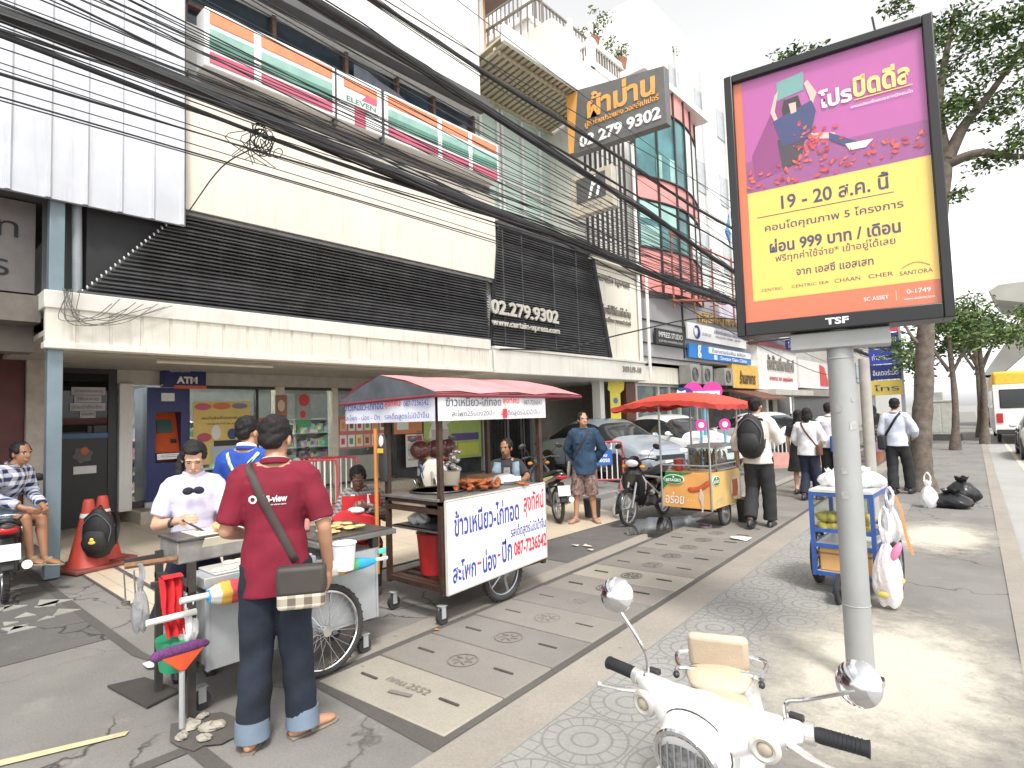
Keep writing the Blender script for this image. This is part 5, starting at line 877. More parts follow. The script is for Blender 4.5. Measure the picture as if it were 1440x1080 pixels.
ft_('ข้าวเหนียว-ไก่ทอด', blu, -.15, .79, .86, .205); ft_('ลุงทัศน์', red, .51, .82, .32, .235); ft_('รสเด็ดสูตรไม่มีน้ำจิ้ม', blu, .42, .605, .54, .125, .01); ft_('สะโพก', blu, -.47, .405, .28, .17); ft_('-', red, -.285, .42, .05, .02, .03); ft_('น่อง', blu, -.15, .425, .18, .19); ft_('-', red, -.025, .44, .04, .02, .03); ft_('ปีก', blu, .09, .465, .14, .20); ft_('087-7236542', red, .44, .46, .50, .125, .03)
# roof: gable end of grey cloth, pink canvas slopes
rf = MB(); yA, yB, xf, xb_, xr, ze, zr = -.72, 1.22, .42, -.95, -.30, 1.83, 2.01
def roofrows(y0, y1):
    out = []
    for k in range(9):
        y = y0+(y1-y0)*k/8; s = .012*math.sin(k*2.2); out.append([(xb_, y, ze-.02+s), (xb_*.6+xr*.4, y, ze+.10+s), (xr, y, zr+s*.5), (xr*.5+xf*.5, y, ze+.11+s), (xf, y, ze+s)])
    return out
rf.grid(roofrows(yA, yB)); rf.M = MX.Translation((0, 0, -.012)); rf.grid([list(reversed(r)) for r in roofrows(yA, yB)]); rf.build('roof', mat('pink_canvas', (.62, .25, .26), .75, var=.2, scale=3, dirt=.25, bump=.2, bscale=20), T, smooth=50)
b = MB(); b.prism([(xf, ze), (xr, zr), (xb_, ze-.02), (xb_, ze-.05), (xf, ze-.035)], (0, yA, 0), (1, 0, 0), UZ, .01); b.build('roof_gable', mat('grey_canvas', (.085, .095, .11), .7, var=.3, scale=6, dirt=.4), T, smooth=0)
b = MB()
for x, z in ((xf, ze-.03), (xb_, ze-.05)): b.cyl((x, yA, z), (x, yB, z), .014, n=8)
for y in (yA, .64, yB): b.cyl((xf, y, ze-.03), (xb_, y, ze-.05), .014, n=8)
b.build('roof_rail', mat('maroon_rail', (.20, .03, .05), .5), T)
b = MB(); b.grid([[(.40+.012*math.sin(k*.9), -.68+1.34*k/14, z) for k in range(15)] for z in (1.60, 1.70, 1.805)]); bn1 = b.build('front_banner', mat('banner_vinyl', (.72, .72, .72), .45, var=.04), T, smooth=60)
b = MB(); b.grid([[(.39-1.28*k/12, -.70+.012*math.sin(k*1.1), z) for k in range(13)] for z in (1.60, 1.70, 1.805)]); bn2 = b.build('end_banner', mat('banner_vinyl2', (.70, .72, .80), .45, var=.04), T, smooth=60)
dkb = mat('letter_dark', (.06, .06, .10), .5)
text('ข้าวเหนียว-ไก่ทอด', dkb, (.418, -.29, 1.755), (0, 1, 0), UZ, w=.64, h=.08, parent=bn1, bold=.01); text('ลุงทัศน์', red, (.418, .16, 1.755), (0, 1, 0), UZ, w=.22, h=.08, parent=bn1, bold=.01); text('087-7236542', dkb, (.418, .46, 1.745), (0, 1, 0), UZ, w=.26, h=.04, parent=bn1); text('สะโพก25น่อง20ปีก   รสเด็ดสูตรไม่มีน้ำจิ้ม', dkb, (.418, 0, 1.65), (0, 1, 0), UZ, w=1.1, h=.062, parent=bn1); b = MB(); b.bx(.415, .42, .05, .1, 1.61, 1.69); b.build('red_tag', red, bn1)
text('ข้าวเหนียว-ไก่ทอด', blu, (-.56, -.722, 1.755), (1, 0, 0), UZ, w=.60, h=.08, parent=bn2, bold=.01); text('ลุงทัศน์', red, (-.13, -.722, 1.755), (1, 0, 0), UZ, w=.22, h=.08, parent=bn2, bold=.01); text('087-7236542', blu, (.18, -.722, 1.75), (1, 0, 0), UZ, w=.32, h=.045, parent=bn2); text('สะโพก - น่อง - ปีก   รสเด็ดสูตรไม่มีน้ำจิ้ม', blu, (-.25, -.722, 1.645), (1, 0, 0), UZ, w=1.18, h=.065, parent=bn2)
alloy = mat('alloy_grey', (.40, .41, .42), .35, .7)
wheel(T, (.28, .13, .25), (1, 0, 0), .25, .055, 5, alloy, hub=.035); wheel(T, (-.30, .13, .25), (1, 0, 0), .25, .055, 5, alloy, hub=.035); b = MB(); b.cyl((-.3, .13, .25), (.28, .13, .25), .015); b.build('axle', darkmetal, T)
caster(T, (-.33, -.60, .06), .055); caster(T, (.30, -.60, .06), .055)
b = MB(); b.loft([(0, 0, 0), (0, 0, .02), (0, 0, .33), (0, 0, .35)], [.135, .14, .165, .165], 28); b.torus((0, 0, .345), (0, 0, 1), .165, .008, 28, 6); place(b.build('bucket', redplast, None), 'tall red plastic bucket standing on the lower slats of the chicken cart', 'bucket', (-3.86, 3.36, .297))
K = thing('frying_pan', 'wide dark shallow frying pan sunk in the chicken cart counter', 'pan', (-3.88, 3.42, .985)); b = MB(); b.lathe([(.24, .006), (.25, .012), (.255, .008)], n=32); b.torus((0, 0, .012), (0, 0, 1), .25, .008, 32, 6); b.build('rim', mat('pan_grey', (.10, .095, .09), .3, .6), K); b = MB(); b.lathe([(.001, .008), (.24, .008)], n=32); b.build('bowl', mat('pan_black', (.02, .02, .02), .25, .3), K)
fried = mat('fried_chicken', (.30, .085, .025), .45, var=.45, scale=40, bump=.8, bscale=70); r2 = random.Random(6)
for i in range(30):
    b = MB(); a = r2.uniform(0, 6.28); s = r2.uniform(.8, 1.25); lyr = i//12
    b.loft([(-.05*s, 0, 0), (-.01, .006, .004), (.03*s, 0, 0), (.06*s, .004, 0)], [(.014, .012), (.024*s, .02*s), (.02*s, .018), (.009, .009)], 8, right=(0, 1, 0), round_=1)
    o = b.build('chicken_piece', fried, None); o.rotation_euler = (r2.uniform(-.4, .4), r2.uniform(-.5, .3), a); place(o, 'brown fried chicken piece heaped on the pan of the chicken cart', 'chicken', (-3.62+r2.gauss(0, .07), 3.62+r2.gauss(0, .13-.03*lyr), 1.01+.028*lyr), 'fried chicken pieces')
for i, (x, y, r, lab) in enumerate([(-4.02, 3.98, .17, 'round steel tray on the back of the chicken cart counter'), (-3.75, 4.14, .15, 'round steel tray with white paper at the far end of the counter')]):
    b = MB(); b.lathe([(.001, .004), (r*.9, .004), (r, .025), (r*.98, .028), (r*.88, .008)], n=30); place(b.build('tray', steel, None), lab, 'tray', (x, y, .986))
b = MB(); b.bx(-.1, .1, -.14, .14, 0, .05); b.ell((0, 0, .05), (.09, .12, .03)); place(b.build('food_box', paper, None, bevel=.01), 'white foam food box on the steel tray of the chicken cart', 'box', (-3.76, 4.14, .995)); b = MB(); b.bx(-.16, .16, -.15, .15, 0, .03); place(b.build('cardboard', mat('cardboard', (.36, .22, .12), .8, var=.1), None), 'brown cardboard lid beside the tray on the chicken cart', 'cardboard', (-4.08, 4.25, 1.016))
B_ = thing('bottle_bag', 'cream basket of foil wrapped skewers at the back of the chicken cart', 'basket', (-4.05, 3.72, .986)); b = MB(); b.loft([(0, 0, 0), (0, 0, .14)], [.07, .09], 18); b.torus((-.02, -.09, .1), (1, 0, 0), .06, .008, 20, 6); b.build('basket', mat('cream_plastic', (.68, .62, .48), .5), B_); b = MB(); r2 = random.Random(8)
for i in range(16): b.ell((r2.gauss(0, .035), r2.gauss(0, .035), .15+.015*i), (.03, .03, .028), n=7, m=5)
b.build('foil', mat('foil', (.7, .7, .68), .25, .9, var=.4, scale=40, bump=1, bscale=50), B_, smooth=20)
ricebag = glassmat('clear_bag', (.93, .90, .88), .93, .12); r2 = random.Random(5)
for i, (x, y) in enumerate([(-4.12, 3.42), (-4.12, 3.60), (-4.12, 3.74)]):
    K = thing('snack_bag', 'clear bag of dark red dried food hanging under the chicken cart roof', 'bag', (x, y, 1.50), 0, 'bags hanging under the cart roof'); b = MB(); b.ell((0, 0, -.16), (.085, .10, .085), n=14); b.build('filling', mat('chilli', (.16, .045, .035), .6, var=.6, scale=45, bump=1, bscale=50), K); b = MB(); b.loft([(0, 0, -.25), (0, 0, -.2), (0, 0, -.1), (0, 0, -.05), (0, 0, .02)], [(.05, .07), (.10, .115), (.10, .11), (.03, .03), (.05, .02)], 14, right=(1, 0, 0)); b.build('film', ricebag, K, smooth=60)
K = thing('cloth', 'black bag with yellow trim hanging on the orange pole at the cart back', 'bag', (-4.13, 3.02, 1.5)); b = MB(); b.loft([(0, 0, -.4), (0, 0, -.3), (0, 0, -.05), (0, 0, 0)], [(.05, .02), (.06, .03), (.045, .025), (.02, .01)], 12, right=(1, 0, 0)); b.build('cloth_body', blackm, K); b = MB(); b.bx(-.04, .04, -.032, -.028, -.16, -.12); b.build('yellow_trim', mat('lid_yellow', (.75, .52, .08)), K); b = MB(); b.ell((0, -.02, -.06), (.03, .015, .05)); b.build('badge', paper, K)
b = MB(); b.cyl((0, 0, .3), (0, 0, 1.55), .018, n=10); place(b.build('pole', mat('orange_pole', (.55, .22, .06), .5), None), 'thin orange pole standing at the back corner of the chicken cart', 'pole', (-4.24, 3.02, 0))
b = MB(); b.lathe([(.001, 0), (.075, .0), (.11, .06), (.115, .065)], n=24); place(b.build('bowl', mat('bowl_white', (.66, .67, .68), .35), None), 'white bowl on the inner shelf of the chicken cart', 'bowl', (-3.72, 3.42, .722)); o = place(bagmesh((0, 0, 0), .2, .2, .11, 12, False, plastic('clear_bag2', (.75, .75, .76), .3), 'carrier_bag'), 'crumpled clear bag on the inner shelf of the chicken cart', 'bag', (-3.95, 3.25, .722))
for o in COL.objects:
    if o not in before and o.parent is None: o.location += V((-.09, -.02, 0))
# ------------------------------------------------------------------ sausage cart (sidecar) with canopy
T = thing('sausage_cart', 'orange sidecar sausage cart with printed panels, glass case and a scalloped red canopy', 'cart', (-3.68, 8.1, 0)); ox, oy = -3.68, 8.1
orp = mat('panel_orange', (.70, .36, .11), .45, var=.12, scale=2.5); ylp = mat('panel_yellow', (.68, .46, .16), .45, var=.08)
b = MB(); b.bx(-.36, .36, -.50, .50, .30, .78); b.build('body', orp, T, bevel=.004); b = MB(); b.bx(-.37, -.30, -.507, -.501, .71, .79); b.prism([(-.36, .52), (-.36, .785), (.1, .785), (-.2, .70)], (0, -.504, 0), (1, 0, 0), UZ, .006); grn = mat('logo_green', (.02, .20, .06), .45); b.build('green_corner', grn, T, smooth=0)
b = MB(); b.bx(.361, .366, -.5, .5, .3, .78); b.build('side_panel', ylp, T)
def oval(c, x, rx, rz, m, nm, par, th=.006):
    b = MB(); b.prism([(rx*math.cos(k*math.pi/14), rz*math.sin(k*math.pi/14)) for k in range(28)], c, x, UZ, th); return b.build(nm, m, par, smooth=0)
for cx_, xd, k in (((-.17, -.512, .685), (1, 0, 0), 1.), ((.372, -.36, .67), (0, 1, 0), .7)):
    oval(cx_, xd, .155*k, .068, paper, 'logo_rim', T); n_ = V(xd).cross(UZ)*.005; q = oval(V(cx_)+n_, xd, .143*k, .058, grn, 'logo', T); text('BETAGRO', paper, V(cx_)+n_*2+V((0, 0, -.008)), xd, UZ, w=.23*k, h=.04, parent=q, bold=.03); oval(V(cx_)+n_*1.6+V((0, 0, .035)), xd, .012, .014, paper, 'logo_dot', q)
text('อร่อย', paper, (-.17, -.508, .43), (1, 0, 0), UZ, w=.28, h=.16, parent=T, shear=.15); text('. . .', paper, (.07, -.508, .41), (1, 0, 0), UZ, w=.1, h=.012, parent=T); text('อร่อย', mat('pale_letter', (.75, .6, .4), .5), (.371, -.27, .42), (0, 1, 0), UZ, w=.22, h=.12, parent=T)
def sausage_print(P, x, par, s=1.):
    x = V(x); n = x.cross(UZ)*.006; b = MB(); pts = [V(P)+x*(s*(-.16+.32*k/10))+UZ*(s*(.012*(k-5)+.05*math.cos((k-5)/5*1.5)*-1)) for k in range(11)]
    b.loft(pts, [(.02*s, .004)]+[(.036*s, .006)]*9+[(.02*s, .004)], 10, right=UZ); b.build('printed_sausage', mat('sausage_print', (.50, .10, .03), .5, var=.25, scale=14), par); b = MB(); b.prism([(-.012, 0), (.012, 0), (.04, -.10), (.03, -.19), (.022, -.3), (.0, -.32), (.0, -.19), (-.03, -.12)], V(P)+x*.03+n+UZ*-.05, x, UZ, .004); b.build('printed_fork', mat('fork_print', (.6, .52, .45), .4), par, smooth=0)
sausage_print((.19, -.506, .62), (1, 0, 0), T); b = MB(); b.prism([(.16*math.cos(k*.42), .17*math.sin(k*.42)) for k in range(15)], (.372, .28, .52), (0, 1, 0), UZ, .004); q = b.build('printed_plate', mat('plate_print', (.66, .55, .45), .5), T, smooth=0); b = MB()
for k in range(4): b.loft([(.376, .18+.05*k, .40), (.378, .21+.05*k, .52), (.376, .2+.05*k, .64)], [(.02, .004)]*3, 8, right=(0, 1, 0))
b.build('printed_sausage', mat('sausage_print', (.50, .10, .03)), q)
alu = mat('alu_tube', (.45, .45, .44), .35, .7, dirt=.2); b = MB()
for x in (-.36, .36):
    for y in (-.5, .5): b.cyl((x, y, .28), (x, y, 1.72), .015, n=10)
for y in (-.5, .5): b.cyl((-.36, y, .88), (.36, y, .88), .012, n=8)
for x in (-.36, .36): b.cyl((x, -.5, .88), (x, .5, .88), .012, n=8)
b.cyl((-.36, -.35, .34), (-.85, -.35, .75), .014, n=8); b.cyl((-.36, -.5, .7), (-.8, -.45, .72), .014, n=8); b.cyl((-.36, .35, .34), (-.8, .3, .45), .014, n=8); b.build('frame_tube', alu, T)
b = MB(); G = 30; rows = []
for i in range(13):
    v = i/12; row = []
    for j in range(G+1):
        u = j/G; x = -.98+1.58*u; y = -.78+1.62*v; ed = max(abs(2*u-1), abs(2*v-1)); z = 1.70+.20*(1-abs(2*u-1)**2.2)*(1-.6*abs(2*v-1)**3)+.006*math.sin(j*1.9+i*2)
        row.append((x, y, z))
    rows.append(row)
b.grid(rows)
def scal(P0, P1, n=16):
    top = []; bot = []
    for k in range(n*4+1):
        p = V(P0).lerp(V(P1), k/(n*4)); top.append(p); bot.append(p+V((0, 0, -.06-.022*abs(math.sin(math.pi*k/4)))))
    return [top, bot]
def edge_z(x, y): 
    u, v = (x+.98)/1.58, (y+.78)/1.62; return 1.70+.20*(1-abs(2*u-1)**2.2)*(1-.6*abs(2*v-1)**3)
redc = mat('red_canvas', (.60, .055, .03), .65, var=.15, scale=3, dirt=.12, bump=.25, bscale=14); cn = b.build('canopy', redc, T, smooth=60)
for pts in ([(-.98+1.58*k/24, -.78) for k in range(25)], [(-.98+1.58*k/24, .84) for k in range(25)], [(.60, -.78+1.62*k/24) for k in range(25)], [(-.98, -.78+1.62*k/24) for k in range(25)]):
    tp = [V((x, y, edge_z(x, y))) for x, y in pts]; b = MB(); b.grid([tp, [p+V((0, 0, -.05-.025*abs(math.sin(k*.8)))) for k, p in enumerate(tp)]]); b.build('valance', mat('red_valance', (.50, .05, .035), .7, var=.2, scale=6, dirt=.25), cn, smooth=60)
wheel(T, (.30, .05, .19), (1, 0, 0), .19, .05, 0, alloy, disc=True); b = MB(); b.cyl((-.36, .05, .19), (.3, .05, .19), .014); b.bx(.2, .24, .0, .1, .19, .32); b.build('axle', darkmetal, T)
K = thing('glass_case', 'steel framed glass case full of sausages on the sidecar cart', 'glass case', (-3.55, 8.22, .79)); b = MB()
for x in (-.2, .2):
    for y in (-.34, .34): b.bx(x-.01, x+.01, y-.01, y+.01, 0, .33)
for z in (.01, .33):
    for x in (-.2, .2): b.bx(x-.012, x+.012, -.35, .35, z-.012, z+.012)
    for y in (-.34, .34): b.bx(-.19, .19, y-.012, y+.012, z-.012, z+.012)
b.bx(-.21, .21, -.36, .36, .343, .36); b.bx(-.19, .19, -.33, .33, -.0, .006); b.build('frame', alu, K); b = MB(); b.bx(-.2, -.196, -.33, .33, .02, .32); b.bx(.196, .2, -.33, .33, .02, .32); b.bx(-.19, .19, -.342, -.338, .02, .32); b.build('pane', glass, K, smooth=0)
b = MB(); r2 = random.Random(1)
for i in range(60):
    x, y, z = r2.uniform(-.15, .15), r2.uniform(-.28, .28), .03+r2.random()*.2; b.loft([(x, y, z-.05), (x+r2.uniform(-.02, .02), y+.01, z), (x, y, z+.05)], [.010, .014, .010], 6, round_=1)
o = tag(b.build('sausages', mat('sausage', (.42, .19, .09), .5, var=.35, scale=25), None), 'heap of browned sausages on sticks inside the glass case', 'food'); o.location = (-3.55, 8.22, .79); o['kind'] = 'stuff'
for i, (x, y, c, lab) in enumerate([(-3.9, 7.85, (.35, .04, .03), 'dark red sauce tub on the sidecar cart beside the glass case'), (-3.98, 8.1, (.7, .68, .66), 'white tub behind the sauce tub on the sidecar cart')]):
    b = MB(); b.loft([(0, 0, 0), (0, 0, .15)], [.06, .07], 16); place(b.build('sauce_tub', mat('tub_%d' % i, c, .4), None), lab, 'tub', (x, y, .79))
o = place(bagmesh((0, 0, 0), .22, .2, .22, 21, True, plastic('white_bag_film', (.85, .85, .86)), 'carrier_bag'), 'white plastic bag on the back corner of the sidecar cart', 'bag', (-3.92, 8.4, .79)); b = MB(); b.loft([(0, 0, 0), (0, 0, .34)], [.12, .145], 22); b.torus((0, 0, .34), (0, 0, 1), .145, .01, 22, 6); place(b.build('bucket', blackm, None), 'black plastic bucket on the pavement behind the sidecar wheel', 'bucket', (-3.22, 8.55, 0))
# ------------------------------------------------------------------ fruit push cart
T = thing('fruit_cart', 'blue framed fruit push cart with a glass front and pneumatic wheels behind the billboard pole', 'cart', (-1.31, 5.90, 0)); T.scale = (.80, .85, 1); bf = bluepaint; b = MB()
for x in (-.29, .29):
    for y in (-.36, .4): b.bx(x-.02, x+.02, y-.02, y+.02, .16, .88)
for z in (.18, .42, .55, .86):
    for y in (-.36, .4): b.bx(-.27, .27, y-.016, y+.016, z-.016, z+.016)
    for x in (-.29, .29): b.bx(x-.016, x+.016, -.34, .38, z-.016, z+.016)
for x in (-.1, .1): b.loft([(x*.8, -.38, .18), (x*.5, -.62, .09)], [.018, .018], 8)
b.build('frame', bf, T)
for q in ((-.28, .28, -.35, .39, .42, .435), (-.28, .28, -.35, .39, .18, .195), (-.3, .3, -.38, .42, .878, .90)): MB().bx(*q).build('shelf' if q[5] < .8 else 'lid', mat('pale_lid', (.62, .62, .6), .35, .3), T)
b = MB(); b.bx(-.27, .27, -.364, -.36, .57, .85); b.build('pane', glass, T, smooth=0)
wheel(T, (0, -.62, .12), (1, 0, 0), .12, .045, 0, darkmetal, disc=True); wheel(T, (-.37, .08, .25), (1, 0, 0), .25, .06, 5, alloy); wheel(T, (.40, .08, .25), (1, 0, 0), .25, .06, 5, alloy); b = MB(); b.cyl((-.37, .08, .25), (.4, .08, .25), .014); b.bx(-.02, .02, -.60, -.4, .1, .2); b.build('axle', darkmetal, T)
man = mat('mango', (.74, .52, .10), .45, var=.15, scale=10)
for i in range(24):
    b = MB(); b.loft([(0, -.05, 0), (0, -.02, 0), (0, .03, 0), (0, .055, 0)], [(.028, .025), (.043, .04), (.042, .04), (.02, .02)], 12, right=(1, 0, 0), round_=1); o = b.build('fruit', man, None); o.rotation_euler = (rnd.uniform(-.4, .4), rnd.uniform(-.4, .4), rnd.uniform(0, 6)); ly = i//12; k = i % 12
    place(o, 'peeled yellow fruit stacked behind the glass of the blue cart', 'fruit', (-1.31-.165+.066*(k % 6), 5.90-.24+.10*(k//6)+.03*ly, .48+.085*ly+ (.135 if False else 0.085)), 'peeled yellow fruit')
b = MB(); b.lathe([(.001, .09), (.05, .08), (.075, .04), (.06, 0), (.001, 0)], n=16); place(b.build('fruit', mat('water_melon', (.42, .05, .06), .4), None), 'red cut fruit on top of the yellow fruit in the blue cart', 'fruit', (-1.27, 5.72, .70))
b = MB(); b.bx(-.2, .2, -.11, .12, 0, .20); q = place(b.build('storage_box', mat('box_tan', (.62, .36, .13), .5, var=.06), None, bevel=.012), 'tan plastic storage box on the lower shelf of the blue cart', 'box', (-1.31, 5.74, .197)); b = MB(); b.bx(-.203, .203, -.113, .123, .142, .158); b.build('lid_band', mat('box_brown', (.3, .16, .08), .5), q)
o = place(bagmesh((0, 0, 0), .36, .34, .17, 31, False, plastic('white_bag_film', (.85, .85, .86)), 'carrier_bag'), 'large white plastic bag heaped on the lid of the blue cart', 'bag', (-1.20, 5.95, .90)); o = place(bagmesh((0, 0, 0), .22, .2, .15, 35, False, plastic('white_bag_film', (.85, .85, .86)), 'carrier_bag'), 'small white plastic bag on the left of the cart lid', 'bag', (-1.45, 5.9, .90))
K = thing('carrier_bag', 'long white bag with pink lining and yellow rinds hanging beside the cart wheel', 'bag', (-.97, 5.45, .04)); K.scale = (.85, .85, .95); bagmesh((0, 0, 0), .26, .22, .62, 41, True, plastic('milky_film', (.88, .82, .83), .25), 'film', K); b = MB(); r2 = random.Random(9)
for i in range(26): b.ell((r2.gauss(0, .05), r2.gauss(0, .04), .05+r2.random()*.2), (.05, .03, .012), rot=MX.Rotation(r2.uniform(0, 3), 4, 'X'), n=8, m=5)
b.build('rinds', mat('rind', (.66, .56, .16), .6, var=.2), K); b = MB(); b.ell((.075, -.02, .44), (.035, .05, .10), MX.Rotation(.5, 4, 'Y')); b.build('pink_bag', mat('pink_plastic', (.66, .22, .36), .5), K)
o = place(bagmesh((0, 0, -.36), .16, .16, .34, 45, True, plastic('clear_bag2', (.75, .75, .76)), 'carrier_bag'), 'clear bag with an orange strap hanging at the right of the blue cart', 'bag', (-.97, 5.72, .85)); b = MB(); b.loft(catmull([(0, 0, .25), (.04, -.02, .12), (.06, -.03, -.05), (.10, -.04, -.2)], 5), [(.012, .004)]*16, 6); place(b.build('strap', mat('strap_orange', (.65, .2, .05), .6), None), 'orange strap dangling at the right of the blue cart', 'strap', (-.92, 5.66, .62))
# ------------------------------------------------------------------ cars
carglass = mat('car_glass', (.02, .024, .026), .06, 0, var=.0, spec=.8); lampw = mat('lamp_clear', (.72, .74, .76), .1, .3, var=.1, scale=40); lampr = mat('lamp_red', (.45, .02, .02), .2, var=.1)
def paint(n, c, metal=0.): return mat('car_paint_'+n, c, .28, metal, var=.02, coat=.8)
def car(label, loc, heading, m, Lc=4.35, Wd=1.70, H=1.42, kind='sedan', cat='car', group=None, name='parked_car', scale=1.):
    T = thing(name, label, cat, loc, heading-math.pi/2, group); T.scale = (scale,)*3
    h = Lc/2
    #      y      zlow  zbelt  ztop  wbelt wtop cabin
    st = [(-h,    .38,  .72,   .74,  .66,  .50, 0), (-h+.06, .28, .86, .90, .74, .56, 0), (-h+.35, .22, .92, .97, .82, .62, 0), (-h+.80, .20, .94, 1.02, .85, .62, 2),
          (-h+1.35, .19, .95, H-.06, .85, .60, 1), (-h+1.75, .19, .94, H, .86, .61, 1), (-h+2.25, .19, .93, H, .86, .61, 1), (-h+2.6, .19, .92, H-.06, .86, .60, 3), (-h+3.3, .19, .90, .96, .85, .62, 0),
          (-h+3.9, .20, .80, .84, .81, .60, 0), (h-.14, .24, .66, .71, .72, .55, 0), (h, .34, .56, .58, .60, .45, 0)]
    rows = []; mi = []
    for (y, zl, zb, zt, wb_, wt_, c) in st:
        k = Wd/1.72; half = [(0, zl), (wb_*.86*k, zl), (wb_*.97*k, zl+.10), (wb_*1.0*k, (zl+zb)/2), (wb_*.97*k, zb), (wt_*1.0*k+.0, zb+(zt-zb)*.93 if zt-zb > .15 else zb+(zt-zb)*.6), (wt_*.62*k, zt), (0, zt+.006)]
        rows.append([(x, y, z) for x, z in half]+[(-x, y, z) for x, z in half[-2:0:-1]])
    n = len(rows[0]); b = MB()
    for r in rows: b.v += r
    for i in range(len(rows)-1):
        a, c_ = st[i][6], st[i+1][6]
        for j in range(n):
            j2 = (j+1) % n; side = j in (4, n-5); top = j in (5, 6, n-7, n-6); g = 0
            if side and (a == 1 or c_ == 1): g = 1
            if top and ((a == 2 and c_ == 1) or (a == 3 and c_ == 0)): g = 1
            if side and a == 3: g = 1
            b.f.append((i*n+j, i*n+j2, (i+1)*n+j2, (i+1)*n+j)); b.mi.append(g)
    b.f.append(tuple(range(n))); b.mi.append(0); b.f.append(tuple(reversed(range((len(rows)-1)*n, len(rows)*n)))); b.mi.append(0)
    me = b.mesh('car'); tmp = bpy.data.objects.new('tmp', me); me.materials.append(m); me.materials.append(carglass); COL.objects.link(tmp); q = tmp.modifiers.new('s', 'SUBSURF'); q.levels = 2; bpy.context.view_layer.update()
    ev = bpy.data.meshes.new_from_object(tmp.evaluated_get(bpy.context.evaluated_depsgraph_get())); bpy.data.objects.remove(tmp)
    parts = {'body': MB(), 'windscreen': MB(), 'rear_window': MB(), 'side_window': MB(), 'side_window ': MB()}; vs = [tuple(v.co) for v in ev.vertices]
    for p in ev.polygons:
        if p.material_index == 0: k = 'body'
        else:
            c = p.center; nz = p.normal
            k = 'windscreen' if (c.y > -h+2.45 and abs(nz.x) < .62) else 'rear_window' if (c.y < -h+1.45 and abs(nz.x) < .62) else 'side_window' if c.x > 0 else 'side_window '
        parts[k].f.append(tuple(p.vertices)); parts[k].mi.append(0)
    for k, pb in parts.items():
        if not pb.f: continue
        ids = sorted({i for f in pb.f for i in f}); mp = {i: j for j, i in enumerate(ids)}; pb.v = [vs[i] for i in ids]; pb.f = [tuple(mp[i] for i in f) for f in pb.f]; pb.build(k.strip(), m if k == 'body' else carglass, T, smooth=40, fix=False)
    bw = .86*Wd/1.72
    for s in (-1, 1):
        b = MB()
        for yy in (-h+1.62, -h+2.58): b.bx(s*(bw-.035), s*(bw+.0), yy-.005, yy+.005, .3, .9)
        b.bx(s*(bw-.03), s*(bw+.004), -h+1.0, -h+3.3, .27, .30); b.build('door_seam', black, T)
        for yy in (-h+1.75, -h+2.75): b = MB(); b.bx(s*(bw-.02), s*(bw+.015), yy-.24, yy-.1, .76, .79); b.build('door_handle', m, T, bevel=.006)
        b = MB(); b.ell((s*(bw+.06), -h+2.95, .97), (.10, .06, .065)); b.bx(s*(bw-.08), s*(bw), -h+2.93, -h+2.98, .93, .96); b.build('wing_mirror', m, T)
        b = MB(); b.ell((s*.56*Wd/1.72, h-.16, .64), (.17, .13, .075), rot=MX.Rotation(-s*.5, 4, 'Z')); b.build('headlight', lampw, T); b = MB(); b.ell((s*.62*Wd/1.72, -h+.1, .78), (.14, .1, .09)); b.build('tail_light', lampr, T)
        for yy in (-h+.82, h-.84):
            b = MB(); b.cyl((s*(bw-.25), yy, .31), (s*(bw+.003), yy, .31), .335, n=36); b.build('wheel_arch', black, T); wheel(T, (s*(bw-.045), yy, .30), (s, 0, 0), .30, .08, 7, alloy, rimw=.05, hub=.06)
            b = MB(); b.cyl((s*(bw-.02), yy, .30), (s*(bw-.01), yy, .30), .21, n=28); b.build('brake_disc', darkmetal, T)
    b = MB(); b.bx(-.42, .42, h-.06, h+.012, .50, .60); b.bx(-.6, .6, h-.1, h-.0, .27, .36); b.build('grille', black, T, bevel=.01); b = MB(); b.bx(-.17, .17, h+.0, h+.02, .39, .48); b.bx(-.17, .17, -h-.02, -h-.0, .55, .64); b.build('licence_plate', paper, T)
    return T
car('silver blue saloon parked nose out beside the white saloon, behind the man in denim', (-8.05, 12.35, .12), math.atan2(-.30, .95), paint('silver', (.34, .39, .45), .35))
car('white saloon parked nose out just beyond the silver blue saloon', (-7.6, 14.85, .12), math.atan2(-.26, .96), paint('white', (.80, .80, .79)), H=1.47)
car('pearl white car parked beyond the red canopy and the man with the backpack', (-6.6, 19.6, .12), math.atan2(-.35, .93), paint('pearl', (.72, .72, .70)), H=1.45)
car('white car on the road at the right edge of the picture seen from behind', (sx(1.75, 25.0), 25.0, -.12), math.pi/2+.065, paint('white', (.80, .80, .79)), H=1.5, name='car')
car('dark red car on the road in front of the white and yellow bus', (sx(1.2, 56), 56, -.12), math.pi/2+.065, paint('maroon', (.12, .02, .025)), H=1.6, name='car')
